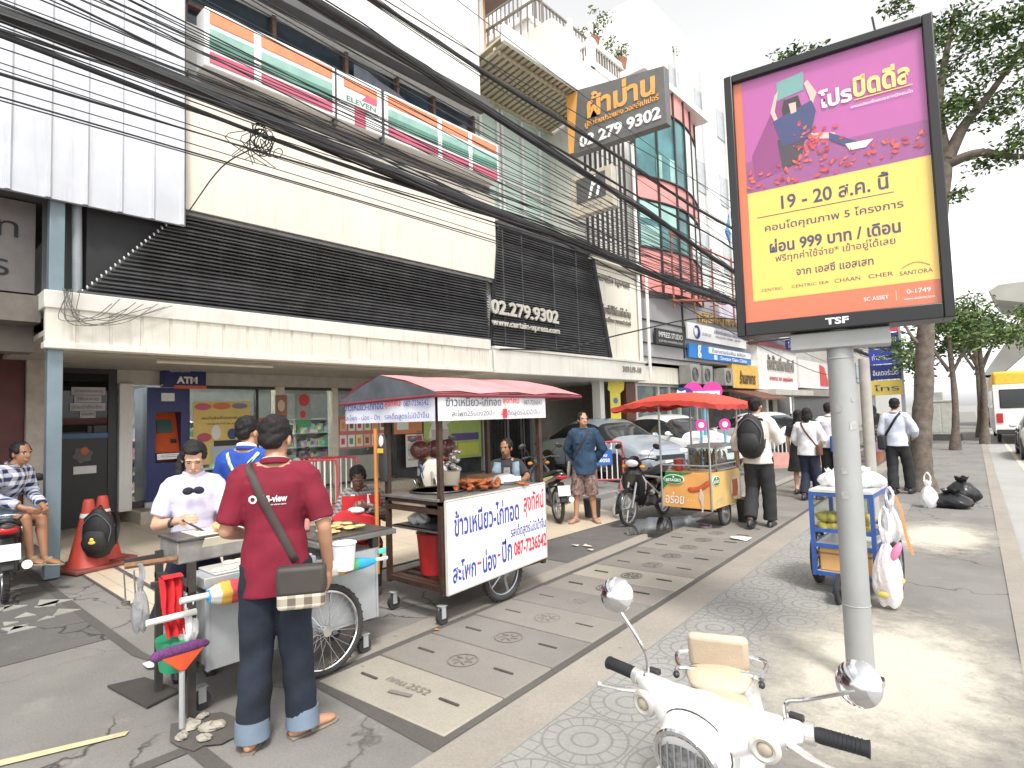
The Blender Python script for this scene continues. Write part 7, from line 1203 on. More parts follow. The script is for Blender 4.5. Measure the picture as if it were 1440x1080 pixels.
def person(label, loc, heading, H=1.7, pose={}, skin='tan', head=(0, 0), hair='short', top=None, bottom=None, shoes=None, foot=(0, 0), vox=.008, fat=1., tilt=0., curl=(.5, .5), groundz=0., closed=False):
    """standing or seated figure; local +Y forward, +X its right hand. top=(material, sleeve fraction, hem z, ease); bottom=(kind, material, leg fraction, hem radius)"""
    k = H/1.70; T = thing('person', label, 'person', (loc[0], loc[1], groundz), heading-math.pi/2); T.scale = (k, k, k); J = {}
    for n, p in J0.items():
        if n in ('hip', 'kne', 'ank', 'sh', 'el', 'wr'): J[n+'R'] = V(p); J[n+'L'] = V((-p[0], p[1], p[2]))
        else: J[n] = V(p)
    for n, p in pose.items(): J[n] = V(p)
    rt = (J['shR']-J['shL']).normalized(); hr_ = (J['hipR']-J['hipL']).normalized()
    Hm = MX.Rotation(head[0], 4, 'Z') @ MX.Rotation(head[1], 4, 'X') @ MX.Rotation(tilt, 4, 'Y'); hd = J['hd']; hp = lambda x, y, z: hd + Hm @ V((x, y, z))
    b = MB(); up = (J['wst']-J['pel']).normalized()
    def torso(e, hem=None, flare=0.):
        P = [J['pel']-up*.05, J['pel']+up*.03, J['wst'], J['chs'], J['chs'].lerp(J['nck'], .5), J['nck']-V((0, 0, .01))]; r = [(.15, .105), (.155, .108), (.132, .094), (.155, .108), (.165, .096), (.075, .062)]
        r = [(q[0]*fat+e, q[1]*fat+e) for q in r]; rr = [hr_, hr_, hr_, rt, rt, rt]
        if hem is not None: P = [J['pel']-up*hem]+P[1:]; r[0] = (r[0][0]+flare, r[0][1]+flare)
        return P, r
    P, r = torso(0); b.loft(P, r, 18, right=rt)
    b.loft([J['nck']-V((0, 0, .03)), hd-V((0, .01, .06))], [.056*fat**.5, .052], 12)
    for s in (-1, 1): b.loft([J['nck']+rt*s*.03-V((0, 0, .02)), J['sh'+'LR'[s > 0]]-V((0, 0, .005))], [.055, .05], 12, round_=2)
    b.ell(hp(0, -.012, .03), (.075, .092, .088), Hm); b.ell(hp(0, .022, -.03), (.060, .067, .085), Hm); b.ell(hp(0, .038, -.078), (.040, .042, .034), Hm); b.loft([hp(0, .084, .012), hp(0, .098, -.014), hp(0, .100, -.03)], [.007, .011, .014], 8, round_=1)
    for s in (-1, 1): b.ell(hp(s*.076, -.004, -.012), (.011, .02, .031), Hm, n=10, m=6)
    b.loft([hp(-.024, .082, -.064), hp(.024, .082, -.064)], [.009, .009], 8, round_=1); b.loft([hp(-.045, .078, .026), hp(.045, .078, .026)], [.010, .010], 8, round_=1)
    for s in 'LR':
        h, kn, an = J['hip'+s], J['kne'+s], J['ank'+s]; b.loft([h, h.lerp(kn, .5), kn], [.083*fat, .073*fat**.7, .054], 14, round_=2); b.loft([kn, kn.lerp(an, .3)-V((0, .012, 0)), kn.lerp(an, .8), an], [.05, .054, .036, .034], 14, round_=2)
        sh, el, wr = J['sh'+s], J['el'+s], J['wr'+s]; b.loft([sh, sh.lerp(el, .5), el], [.05*fat**.6, .043, .037], 12, round_=2); b.loft([el, el.lerp(wr, .3), wr], [.037, .038, .026], 12, round_=2)
        fa = foot[s == 'R']; fd = V((math.sin(fa), math.cos(fa), 0)); fr = V((fd.y, -fd.x, 0)); gz = an.z-.085
        fp = (lambda an, fd, gz: lambda q, z: V((an.x, an.y, gz))+fd*q+V((0, 0, z)))(an, fd, gz)
        J['foot'+s] = (fp, fr); b.loft([fp(-.05, .035), fp(.02, .045), fp(.09, .034), fp(.15, .026), fp(.185, .02)], [(.03, .03), (.034, .042), (.04, .03), (.042, .021), (.028, .014)], 12, right=fr, round_=1)
        # hand: palm, four unequal bent fingers, thumb from the side of the palm
        d = (wr-el).normalized(); inn = V((-1 if s == 'R' else 1, .25, 0)); pn = (inn-d*inn.dot(d)).normalized(); sd = d.cross(pn) if s == 'L' else pn.cross(d); cu = curl[s == 'R']
        if sd.y < 0 and abs(d.y) < .8: sd = -sd
        b.loft([wr, wr+d*.035, wr+d*.08], [(.024, .017), (.037, .016), (.039, .013)], 12, right=sd, round_=1)
        for i, l in enumerate((.9, 1., .95, .75)):
            p = wr+d*.075+sd*(.029-.0195*i); dd = d; pts = [p]
            for j, seg in enumerate((.036, .026, .020)):
                a = cu*(.5+.35*j); dd = (dd*math.cos(a)+pn*math.sin(a)).normalized(); pts.append(pts[-1]+dd*seg*l)
            b.loft(pts, [.0088, .0083, .0076, .0065], 8, round_=1)
        td = (d*.65+sd*.75+pn*.25).normalized(); p = wr+d*.025+sd*.022; b.loft([p, p+td*.035, p+td*.035+(td+d*.8).normalized()*.028], [.0115, .0098, .0078], 8, round_=1)
    me = voxel(b, vox, 3, .45); a = coords(me); inv = Hm.to_3x3().transposed(); L_ = (a-np.array(hd)) @ np.array(inv).T; mi = np.zeros(len(me.polygons), dtype=np.int32)
    cen = np.array([p.center for p in me.polygons]); cl = (cen-np.array(hd)) @ np.array(inv).T; fr_ = cl[:, 1] > .045
    for s in (-1, 1):
        e = ((cl[:, 0]-s*.030)/.015)**2+((cl[:, 2]-.004)/.0065)**2 < 1; mi[e & fr_] = 0 if closed else 4; e = ((cl[:, 0]-s*.030)/(.014 if closed else .0075))**2+((cl[:, 2]-(.0 if closed else .004))/(.003 if closed else .0065))**2 < 1; mi[e & fr_] = 1; e = ((cl[:, 0]-s*.031)/.018)**2+((cl[:, 2]-.025)/.0038)**2 < 1; mi[e & fr_] = 3
    mi[(((cl[:, 0])/.021)**2+((cl[:, 2]+.066)/.0085)**2 < 1) & fr_] = 2; me.polygons.foreach_set('material_index', mi); link('body', me, [skin_m[skin], eyem, lipm, browm, eyew], T, smooth=75, fix=False)
    out = {'root': T, 'J': J, 'hp': hp, 'Hm': Hm, 'rt': rt}
    if hair:
        b = MB(); b.ell(hp(0, -.026, .044), (.085, .096, .086), Hm); b.ell(hp(0, -.056, -.012), (.072, .05, .062), Hm)
        for s in (-1, 1): b.ell(hp(s*.066, .014, .03), (.02, .034, .038), Hm)
        if hair in ('long', 'bob', 'pony'):
            z = {'long': -.30, 'bob': -.12, 'pony': -.06}[hair]; b.loft([hp(0, -.05, .02), hp(0, -.075, z*.5), hp(0, -.085, z)], [(.085, .05), (.085, .045), (.06, .025)], 14, right=rt, round_=2)
            if hair != 'pony':
                for s in (-1, 1): b.loft([hp(s*.072, .01, .02), hp(s*.078, .0, -.05), hp(s*.07, -.02, z*.75)], [(.02, .04)]*3, 10, right=Hm @ V((1, 0, 0)), round_=1)
        if hair == 'pony': b.loft(catmull([hp(.03, -.10, .03), hp(.085, -.07, -.03), hp(.10, .0, -.11), hp(.09, .05, -.21), hp(.075, .065, -.27)], 4), [(.03, .03)]*6+[(.032, .026)]*6+[(.024, .02)]*5, 12, right=rt, round_=1); b.ell(hp(0, .035, .088), (.06, .05, .03), Hm)
        hm = voxel(b, .007, 2); wrinkle(hm, .0030, 1, 3.1); link('hair', hm, hairm, T, smooth=70, fix=False)
    if bottom:
        kind, m, fr, hemr = bottom; b = MB(); P, r = torso(.012); b.loft([J['pel']-up*.07, J['pel']+up*.02, J['pel'].lerp(J['wst'], .75)], [(.165*fat, .12*fat), (.172*fat, .125*fat), (.152*fat, .112*fat)], 18, right=hr_, round_=1)
        if kind == 'skirt': b.loft([J['pel']+up*.03, J['pel']-up*.12, J['pel']-up*fr], [(.165*fat, .12*fat), (.19*fat, .15*fat), (hemr*1.15, hemr)], 22, right=hr_)
        else:
            for s in 'LR':
                h, kn, an = J['hip'+s], J['kne'+s], J['ank'+s]; Q = along([h+V((0, 0, .02)), h.lerp(kn, .5), kn, kn.lerp(an, .5), an], fr); n = len(Q); r0 = .1*fat; b.loft(Q, [r0+(hemr-r0)*(i/(n-1))**.7 for i in range(n)], 16)
        bm = voxel(b, .010, 3); wrinkle(bm, .0036 if kind != 'skirt' else .003, 2.3); link('trousers' if kind == 'trousers' else kind, bm, m, T, smooth=70, fix=False)
    if top:
        m, sl, hem, ease = top; b = MB(); P, r = torso(.009+ease*.8, hem, .012); b.loft(P, r, 20, right=rt)
        for s in 'LR':
            n_ = J['nck']+rt*(-.04 if s == 'L' else .04)-V((0, 0, .03)); Q = along([J['sh'+s]-V((0, 0, .004)), J['el'+s], J['wr'+s]], sl); Q = [Q[0], Q[0].lerp(Q[1], .5)]+Q[1:]; b.loft([n_, Q[0]], [.056, .060+ease*.7], 14, round_=1); b.loft(Q, [.060+ease*.7]+[.057+ease]+[max(.038, .054-.012*i)+ease for i in range(len(Q)-2)], 14)
        sm = voxel(b, .009, 3); wrinkle(sm, .0034, .7); out['shirt'] = link('shirt', sm, m, T, smooth=70, fix=False); out['bvh'] = BVHTree.FromPolygons([tuple(v.co) for v in sm.vertices], [tuple(p.vertices) for p in sm.polygons])
        b = MB(); b.torus(J['nck']+V((0, .002, .012)), (0, .25, 1), .066, .012, 24, 8, 1.5); out['collar'] = b.build('collar', m, T)
    if shoes:
        for s in 'LR':
            fp, fr = J['foot'+s]; b = MB()
            if shoes[0] == 'sandal': b.loft([fp(-.075, .006), fp(.0, .006), fp(.1, .006), fp(.175, .006), fp(.21, .006)], [(.03, .009), (.037, .009), (.048, .009), (.046, .009), (.025, .009)], 14, right=fr); b.loft(catmull([fp(.03, .012)+fr*.042, fp(.07, .05)+fr*.028, fp(.09, .066), fp(.07, .05)-fr*.028, fp(.03, .012)-fr*.042], 4), [(.018, .005)]*17, 8, right=V((0, 0, 1)))
            else: b.loft([fp(-.065, .035), fp(-.04, .05), fp(.03, .06), fp(.09, .045), fp(.16, .033), fp(.215, .028)], [(.03, .035), (.04, .05), (.042, .06), (.046, .044), (.047, .032), (.032, .022)], 16, right=fr, round_=1); b.loft([fp(-.075, .008), fp(.05, .008), fp(.22, .008)], [(.036, .01), (.046, .01), (.036, .01)], 12, right=fr)
            b.build('sandal' if shoes[0] == 'sandal' else 'shoe', shoes[1], T)
    return out
def surf(p, y0, x, z, back=True, off=.006):
    """point on the person's shirt at (x, z), seen from behind or from the front"""
    h = p['bvh'].ray_cast(V((x, -1 if back else 1, z)), V((0, 1 if back else -1, 0))); return (h[0]+h[1]*off) if h[0] is not None else V((x, y0, z))
def print_on(p, s, m, x, z, w, h, back=True, bold=.01):
    t = text(s, m, (x, 0, z), (1, 0, 0) if back else (-1, 0, 0), UZ, w=w, h=h, parent=p['shirt'], bold=bold, name='print')
    for v in t.data.vertices: v.co = surf(p, 0, v.co.x, v.co.z, back, .004)
def strap(p, a, c, m, name='strap', root=None, back=True, wd=.022, n=12, both=True):
    """band lying on the shirt from shoulder a=(x, z) to hip c=(x, z), round the back and the front"""
    P = [surf(p, 0, a[0]+(c[0]-a[0])*i/n, a[1]+(c[1]-a[1])*i/n, back, .008) for i in range(n+1)]
    if both: P = list(reversed([surf(p, 0, a[0]+(c[0]-a[0])*i/n, a[1]+(c[1]-a[1])*i/n, not back, .008) for i in range(n+1)]))+[V((a[0], .0, a[1]+.035))]+P
    b = MB(); rows = []
    for i, q in enumerate(P):
        t = (P[min(i+1, len(P)-1)]-P[max(i-1, 0)]).normalized(); nn = V((0, -1 if (back and i > n) or (back and not both) else 1, .0)) if both else V((0, -1 if back else 1, 0)); sdv = t.cross(nn).normalized(); rows.append([q-sdv*wd, q, q+sdv*wd])
    b.grid(rows); o = b.build(name, m, root, smooth=60); q = o.modifiers.new('s', 'SOLIDIFY'); q.thickness = .004; q.offset = 1; return o
def worn(p, name, label, cat):
    T = p['root']; t = thing(name, label, cat, T.location, T.rotation_euler.z); t.scale = T.scale; return t
def satchel(p, name, label, c, dims, m, rz=0., flap=None, lower=None, s=None):
    t = worn(p, name, label, 'bag'); b = MB(); b.box(c, dims, rz); b.build('bag_body', lower or m, t, bevel=min(dims)*.28, seg=3)
    if flap: b = MB(); b.box(V(c)+V((0, 0, dims[2]*.16)), (dims[0]*1.03, dims[1]*1.12, dims[2]*.7), rz); b.build('flap', flap, t, bevel=min(dims)*.3, seg=3)
    if s: strap(p, s[0], s[1], s[2] if len(s) > 2 else m, 'strap', t, wd=s[3] if len(s) > 3 else .02)
    return t
# 1 man in maroon polo, back to us
maroon = cloth('maroon', (.175, .005, .022), .12, wr=.3); denim = mat('cloth_jeans', (.009, .014, .026), .85, var=.7, scale=5, bump=.35, bscale=20)
p = person('man in a maroon polo shirt and dark jeans seen from behind at the pancake cart', (-2.98, 1.44), math.atan2(.50, -.87), 1.665, dict(elR=(.245, -.05, 1.09), wrR=(.265, .04, .85), elL=(-.235, -.02, 1.10), wrL=(-.16, .20, 1.04), ankR=(.125, .03, .085), ankL=(-.115, -.02, .085), hd=(0, .045, 1.565)), 'tan', (-.28, -.30), 'short', (maroon, .46, .17, .012), ('trousers', denim, .97, .080), ('sandal', mat('sandal_brown', (.20, .17, .14), .7)), (.25, 1.0), .0055, .98, curl=(.6, .35))
print_on(p, 'thii-view', paper, .0, 1.265, .13, .036, bold=.03); print_on(p, 'www.thii-view.com', paper, .0, 1.235, .12, .009); b = MB(); b.torus((0, 0, 0), (0, 0, 1), .016, .005, 16, 6); o = b.build('print', paper, p['shirt'])
for v in o.data.vertices: v.co = surf(p, 0, -.098+v.co.x, 1.262+v.co.y, True, .004+abs(v.co.z)*.2)
white_t = cloth('white_trim', (.72, .68, .68)); J = p['J']
for s in 'LR': q = along([J['sh'+s], J['el'+s], J['wr'+s]], .455); b = MB(); b.torus(q[-1], (q[-1]-q[-2]), .055, .004, 24, 6); b.build('sleeve_trim', white_t, p['shirt'])
b = MB(); b.torus(J['nck']+V((0, .004, .028)), (0, .3, 1), .064, .003, 24, 6); b.build('collar_trim', white_t, p['collar'])
for s in 'LR': b = MB(); an = J['ank'+s]; b.loft([an+V((0, .0, -.035)), an+V((0, .005, .06))], [.086, .083], 18); b.build('trouser_cuff', cloth('cuff', (.15, .20, .26)), p['root'])
t = satchel(p, 'shoulder_bag', 'brown shoulder bag with a cream check lower half at the hip of the maroon shirt', (.135, -.215, .83), (.23, .075, .21), mat('bag_brown', (.045, .038, .033), .6), -.08, mat('bag_brown', (.045, .038, .033), .6), checks('cream_check', (.60, .53, .42), (.14, .11, .09), 14), ((-.12, 1.42), (.10, .93), mat('strap_brown', (.055, .04, .036), .75), .021))
# 2 schoolgirl
lav = cloth('lavender', (.60, .58, .74), .05, wr=.2)
p = person('schoolgirl in a white blouse with a dark bow turning pancakes behind the cart', (-4.28, 1.50), math.atan2(-.28, .96), 1.535, dict(elR=(.24, .02, 1.08), wrR=(.10, .24, 1.13), elL=(-.235, .04, 1.08), wrL=(-.05, .27, 1.02), hd=(0, .05, 1.555), shR=(.148, -.01, 1.36), shL=(-.148, -.01, 1.36)), 'light', (-.12, -.52), 'pony', (lav, .40, .06, .010), ('skirt', cloth('navy_skirt', (.015, .018, .04)), .50, .24), ('shoe', black), vox=.0055, fat=.9, curl=(.8, .9), closed=True)
b = MB()
for s in (-1, 1): b.ell((s*.035+.01, .175, 1.325), (.036, .016, .028), MX.Rotation(s*.15, 4, 'Y'))
b.ell((.01, .18, 1.325), (.012, .014, .016)); b.build('bow', cloth('navy_bow', (.012, .014, .03)), p['root']); b = MB(); b.torus((.145, .20, 1.115), (1, -.9, .2), .030, .008, 20, 6); b.build('watch', black, p['root'])
w = worn(p, 'spatula', 'long black handled spatula in the schoolgirl hand', 'utensil'); b = MB(); b.cyl((.085, .30, 1.14), (-.10, .40, 1.02), .007, n=8); b.box((-.14, .42, 1.0), (.09, .06, .006), .3); b.build('blade', blackm, w); o = place(MB().ell((0, 0, 0), (.075, .045, .022)).build('pancake', mat('pancake_orange', (.66, .35, .14), .6, var=.2, scale=20), None), 'folded orange pancake on the spatula above the griddle', 'food', (-3.83, 1.50, .985))
# 3 vendor in blue
p = person('vendor in a blue shirt with crossed pale apron straps seen from behind', (-4.55, 1.98), math.atan2(.75, -.66), 1.69, dict(elR=(.25, .03, 1.12), wrR=(.14, .24, 1.05), elL=(-.25, .03, 1.12), wrL=(-.14, .24, 1.05), hd=(0, .035, 1.57)), 'tan', (-.45, -.15), 'short', (cloth('royal_blue', (.015, .06, .33)), .45, .12, .015), ('trousers', cloth('dark_trousers', (.03, .03, .035)), .97, .08), ('shoe', black), vox=.007, fat=1.08)
grw = stripes('apron_strap', [(.62, .66, .60), (.30, .48, .14)], 0, .03, rough=.8); strap(p, (-.12, 1.41), (.12, 1.03), grw, 'apron_strap', p['root'], both=False, wd=.013); strap(p, (.12, 1.41), (-.12, 1.03), grw, 'apron_strap', p['root'], both=False, wd=.013); b = MB(); b.torus(J0['nck'] and V(J0['nck'])+V((0, .004, .03)), (0, .3, 1), .066, .010, 24, 6, 1.6); b.build('collar_trim', paper, p['collar'])
# seated helper for thighs and shins
def sit(dx=0., spread=.12, kz=.50, ky=.40, az=.085, ay=.42, pz=.52):
    dz = pz-.93; d = {n: (J0[n][0], J0[n][1], J0[n][2]+dz) for n in ('pel', 'wst', 'chs', 'nck', 'hd')}
    for s, q in (('R', 1), ('L', -1)):
        for n in ('sh', 'el', 'wr'): d[n+s] = (q*J0[n][0], J0[n][1], J0[n][2]+dz)
        d['hip'+s] = (q*.09, 0, pz-.02); d['kne'+s] = (q*spread, ky, kz); d['ank'+s] = (q*spread*.9, ay, az)
    return d
# 4 vendor dozing in the gap between the carts
d = sit(pz=.50); d.update(hd=(.03, .10, 1.12), nck=(.01, .03, 1.0), chs=(0, .02, .85), elR=(.24, .12, .70), wrR=(.12, .34, .66), elL=(-.24, .10, .72), wrL=(-.05, .30, .85))
p = person('seated person with a bowed head in a grey patterned shirt between the two nearest carts', (-5.05, 3.32), math.atan2(-.55, .80), 1.62, d, 'dark', (.1, -.5), 'short', (checks('grey_check', (.30, .28, .28), (.08, .075, .08), 28), .95, .06, .012), ('trousers', cloth('black_trousers', (.02, .02, .022)), .97, .08), ('shoe', black), vox=.009)
b = MB(); b.grid([[(-.19+.38*u/8, .155+.02*math.sin(u*1.4)+(.0 if v < 4 else (v-4)*.08), .95-.1*min(v, 4)-.012*max(0, v-4)) for u in range(9)] for v in range(9)]); o = b.build('apron', mat('apron_red', (.50, .02, .025), .8, var=.15, bump=.3, bscale=14), p['root'], smooth=60); b = MB()
for u in (-.1, .06): b.grid([[(u+.02*q, .15+.004*v, .96-.05*v) for q in range(3)] for v in range(7)])
b.build('apron_stripe', paper, p['root'], smooth=60)
def stool(label, loc, h, m):
    T = thing('stool', label, 'stool', loc); b = MB(); b.lathe([(.001, h), (.15, h), (.16, h-.02), (.15, h-.05)], n=24); b.build('seat', m, T)
    for k in range(4): a = k*1.571+.78; b = MB(); b.loft([(.11*math.cos(a), .11*math.sin(a), h-.04), (.16*math.cos(a), .16*math.sin(a), 0)], [.02, .016], 8); b.build('leg', m, T)
stool('red plastic stool under the seated person between the carts', (-5.05, 3.32, 0), .40, redplast)
K = thing('red_bag', 'red bag with a white cloth on the lap of the dozing seated person', 'bag', (-4.74, 3.02, .62)); b = MB(); b.loft([(0, 0, 0), (.06, .0, .08), (.1, .0, .15)], [(.2, .1), (.22, .09), (.17, .03)], 16, right=(.6, .8, 0), round_=2); b.build('bag_body', mat('apron_red', (.50, .02, .025)), K); b = MB(); b.ell((.06, 0, .19), (.09, .07, .03)); b.build('white_cloth', paper, K, smooth=60)
# 5 seated man in a denim vest behind the chicken cart
d = sit(pz=.60, kz=.52, ky=.36, ay=.40, spread=.16); d.update(hd=(0, .03, 1.25), elL=(-.27, .16, .88), wrL=(-.20, .42, .86), elR=(.30, .10, .84), wrR=(.33, .36, .88))
p = person('seated man with a moustache in a pale denim vest behind the chicken cart', (-5.20, 5.62), math.atan2(-.55, .50), 1.66, d, 'brown', (-.45, -.05), 'short', (cloth('black_tee', (.025, .025, .03)), .42, .08, .006), ('trousers', mat('camo_shorts', (.14, .16, .15), .85, var=.7, scale=16), .62, .11), ('shoe', black), (0, -.5), vox=.0075)
b = MB(); rows = []
for s in (-1, 1): b.loft([(s*.13, .0, .60), (s*.125, .0, .76), (s*.13, .0, .95), (s*.115, -.01, 1.06)], [(.09, .155), (.08, .148), (.085, .155), (.06, .11)], 16, right=(1, 0, 0))
vm = voxel(b, .01, 2); wrinkle(vm, .002, 3); link('vest', vm, mat('cloth_pale_denim', (.20, .27, .33), .85, var=.25, scale=10, bump=.3, bscale=20), p['root'], smooth=70, fix=False); b = MB(); b.loft([(0, .125, .62), (0, .13, .80), (0, .115, 1.0)], [(.05, .02), (.055, .02), (.04, .02)], 10, right=(1, 0, 0)); b.build('shirt_front', mat('grey_print', (.30, .29, .29), .8, var=.6, scale=25), p['root']); b = MB(); b.ell(p['hp'](0, .097, -.052), (.024, .008, .007), p['Hm']); b.build('moustache', browm, p['root'])
stool('blue plastic stool under the seated man in the denim vest', (-5.20, 5.62, .01), .49, mat('stool_blue', (.05, .12, .3), .5))
# 6 man in denim shirt
dn = mat('cloth_denim', (.022, .052, .10), .85, var=.4, scale=7, bump=.3, bscale=20)
p = person('man in a blue denim shirt and patterned shorts with hands behind his back', (-5.17, 7.33), math.atan2(-.86, .42), 1.66, dict(elR=(.275, -.10, 1.12), wrR=(.13, -.17, .93), elL=(-.275, -.10, 1.12), wrL=(-.13, -.17, .93), ankR=(.16, .03, .085), ankL=(-.12, -.03, .085), kneR=(.125, .03, .49)), 'tan', (.55, .02), 'short', (dn, .97, .20, .030), ('trousers', mat('floral_shorts', (.20, .13, .115), .85, var=.75, scale=28), .60, .105), ('sandal', mat('sandal_brown', (.20, .17, .14))), (-.5, .35), vox=.007, groundz=.012)
b = MB(); b.loft([(0, .132, .84), (0, .133, 1.1), (0, .135, 1.36)], [(.012, .006)]*3, 8, right=(1, 0, 0)); b.build('button_band', mat('denim_dark', (.02, .05, .11), .8), p['root'])
for s in (-1, 1): b = MB(); b.box((s*.075, .128, 1.235), (.075, .014, .035)); b.build('pocket_flap', mat('denim_dark', (.02, .05, .11)), p['root'], bevel=.004)
t = worn(p, 'shoulder_bag', 'slim grey shoulder bag at the right hip of the man in denim', 'bag'); gb = mat('bag_grey', (.22, .21, .19), .7); strap(p, (-.10, 1.40), (.16, .95), mat('strap_black', (.03, .03, .035), .8), 'strap', t, back=False, both=True, wd=.016); b = MB(); b.loft([(.25, .05, .70), (.245, .05, .81), (.235, .04, .92)], [(.02, .075), (.028, .08), (.018, .05)], 14, right=(1, 0, 0), round_=1); b.build('bag_body', gb, t)
# 7 man with backpack walking away
p = person('tall man in a cream shirt and black trousers walking away with a black backpack', (-2.92, 8.26), math.atan2(1, -.12), 1.80, dict(elR=(.27, .04, 1.12), wrR=(.20, .24, 1.18), elL=(-.255, -.05, 1.10), wrL=(-.255, .0, .86), kneL=(-.10, .06, .50), ankL=(-.09, -.20, .13), ankR=(.10, .06, .085), kneR=(.10, .05, .49)), 'tan', (-.15, -.05), 'short', (cloth('cream_shirt', (.66, .60, .53), .05), .72, .10, .02), ('trousers', cloth('black_trousers', (.02, .02, .022)), .98, .085), ('shoe', black), vox=.008)
bp = backpack('large black backpack on the man in the cream shirt', (0, 0, 0), 0, bpm, sc=1.); m_ = p['root']; hv = V((-.12, 1, 0)).normalized(); bp.location = V((-2.92, 8.26, 1.03)) - hv*.235 + V((hv.y, -hv.x, 0))*-.03; bp.rotation_euler.z = math.atan2(1, -.12)-math.pi/2; bp.scale = (1.12, 1.12, 1.12)
# 8 woman in white blouse
wbl = cloth('white_blouse', (.68, .67, .70), .05); nvt = cloth('navy_trousers', (.012, .016, .035))
p = person('woman in a white blouse and navy trousers walking away with a brown shoulder bag', (-3.06, 11.15), math.atan2(1, .05), 1.63, dict(elR=(.26, .02, 1.12), wrR=(.20, .18, 1.05), elL=(-.25, .02, 1.12), wrL=(-.2, .15, .98), ankL=(-.07, -.16, .12), kneL=(-.08, .05, .5), ankR=(.09, .1, .085)), 'light', (.15, -.05), 'bob', (wbl, .85, .10, .02), ('trousers', nvt, .98, .075), ('shoe', black), vox=.010, fat=1.08)
t = satchel(p, 'shoulder_bag', 'small brown bag hanging at the right hip of the woman in the white blouse', (.20, -.06, .93), (.08, .16, .2), mat('bag_tan', (.11, .05, .03), .6), 0, None, None, ((-.08, 1.42), (.16, 1.0), mat('bag_tan', (.11, .05, .03)), .014))
# 9 woman in black dress
p = person('woman with long black hair in a black dress walking just left of the white blouse', (-3.42, 11.9), math.atan2(1, .1), 1.60, dict(ankL=(-.06, -.1, .1), ankR=(.08, .08, .085)), 'light', (.1, 0), 'long', (cloth('black_top', (.016, .016, .018)), .4, .1, .02), ('skirt', cloth('black_skirt', (.016, .016, .018)), .46, .22), ('shoe', black), vox=.011)
# 10 man with blue bag
p = person('man in a white shirt carrying a bright blue bag beside the white bloused woman', (-2.98, 12.3), math.atan2(1, 0), 1.72, dict(ankL=(-.09, -.12, .1), ankR=(.09, .1, .085)), 'tan', (-.2, -.05), 'short', (wbl, .95, .08, .02), ('trousers', cloth('black_trousers', (.02, .02, .022)), .98, .085), ('shoe', black), vox=.010)
t = satchel(p, 'shoulder_bag', 'bright blue cloth bag of the man in the white shirt', (.17, -.19, .93), (.26, .08, .30), cloth('bag_blue', (.02, .09, .32)), .15, None, None, ((.08, 1.42), (.14, 1.03), cloth('strap_navy', (.03, .05, .12)), .022))
# 11 far woman, 12 man by the tree
p = person('far woman in a black top and grey skirt between the pole and the tree', (-3.95, 21.6), math.atan2(1, .1), 1.66, dict(elR=(.27, .02, 1.14), wrR=(.26, .2, 1.05), ankL=(-.06, -.1, .1), ankR=(.08, .08, .085)), 'light', (0, 0), 'long', (cloth('black_top', (.016, .016, .018)), .4, .06, .02), ('skirt', cloth('grey_skirt', (.10, .10, .11)), .42, .20), ('shoe', black), vox=.014)
p = person('man in a pale blue shirt with a black bag beside the tree trunk', (-1.98, 12.7), math.atan2(1, .12), 1.76, dict(elR=(.27, .03, 1.13), wrR=(.22, .18, 1.02), ankL=(-.08, -.06, .085), ankR=(.12, .16, .1), kneR=(.12, .12, .5)), 'tan', (.2, -.1), 'short', (cloth('pale_blue', (.52, .55, .66), .05), .95, .08, .02), ('trousers', cloth('black_trousers', (.02, .02, .022)), .98, .085), ('shoe', black), vox=.010)
t = satchel(p, 'shoulder_bag', 'black shoulder bag at the left hip of the man by the tree', (-.19, -.10, .92), (.12, .26, .26), bpm, .1, None, None, ((.09, 1.42), (-.15, 1.02), bpm, .02)); o = place(bagmesh((0, 0, 0), .16, .12, .22, 71, True, mat('pink_film', (.68, .45, .62), .4), 'carrier_bag'), 'small pink plastic bag held by the man beside the tree', 'bag', (-2.26, 12.65, .78))
# 13 man sitting on the motorbike at the left edge
d = sit(pz=.80, kz=.72, ky=.38, az=.34, ay=.44, spread=.10); d.update(hd=(-.02, .20, 1.40), nck=(0, .13, 1.28), chs=(0, .09, 1.12), shR=(.172, .11, 1.225), shL=(-.172, .11, 1.225), kneR=(.13, .40, .76), ankR=(.16, .48, .40), kneL=(-.04, .42, .74), ankL=(.02, .50, .36), elR=(.25, .16, .98), wrR=(.16, .42, .86), elL=(-.24, .12, .98), wrL=(-.04, .44, .84))
p = person('young man in a blue and white check shirt sitting sideways on a motorbike', (-7.98, .95), math.atan2(.62, .78), 1.70, d, 'brown', (-.15, -.05), 'short', (checks('blue_check', (.66, .68, .74), (.02, .03, .10), 12), .88, .10, .012), ('trousers', cloth('denim_shorts', (.12, .16, .22)), .42, .10), ('sandal', mat('sandal_green', (.25, .27, .17), .7)), (.1, .3), vox=.0075, curl=(.7, .7))
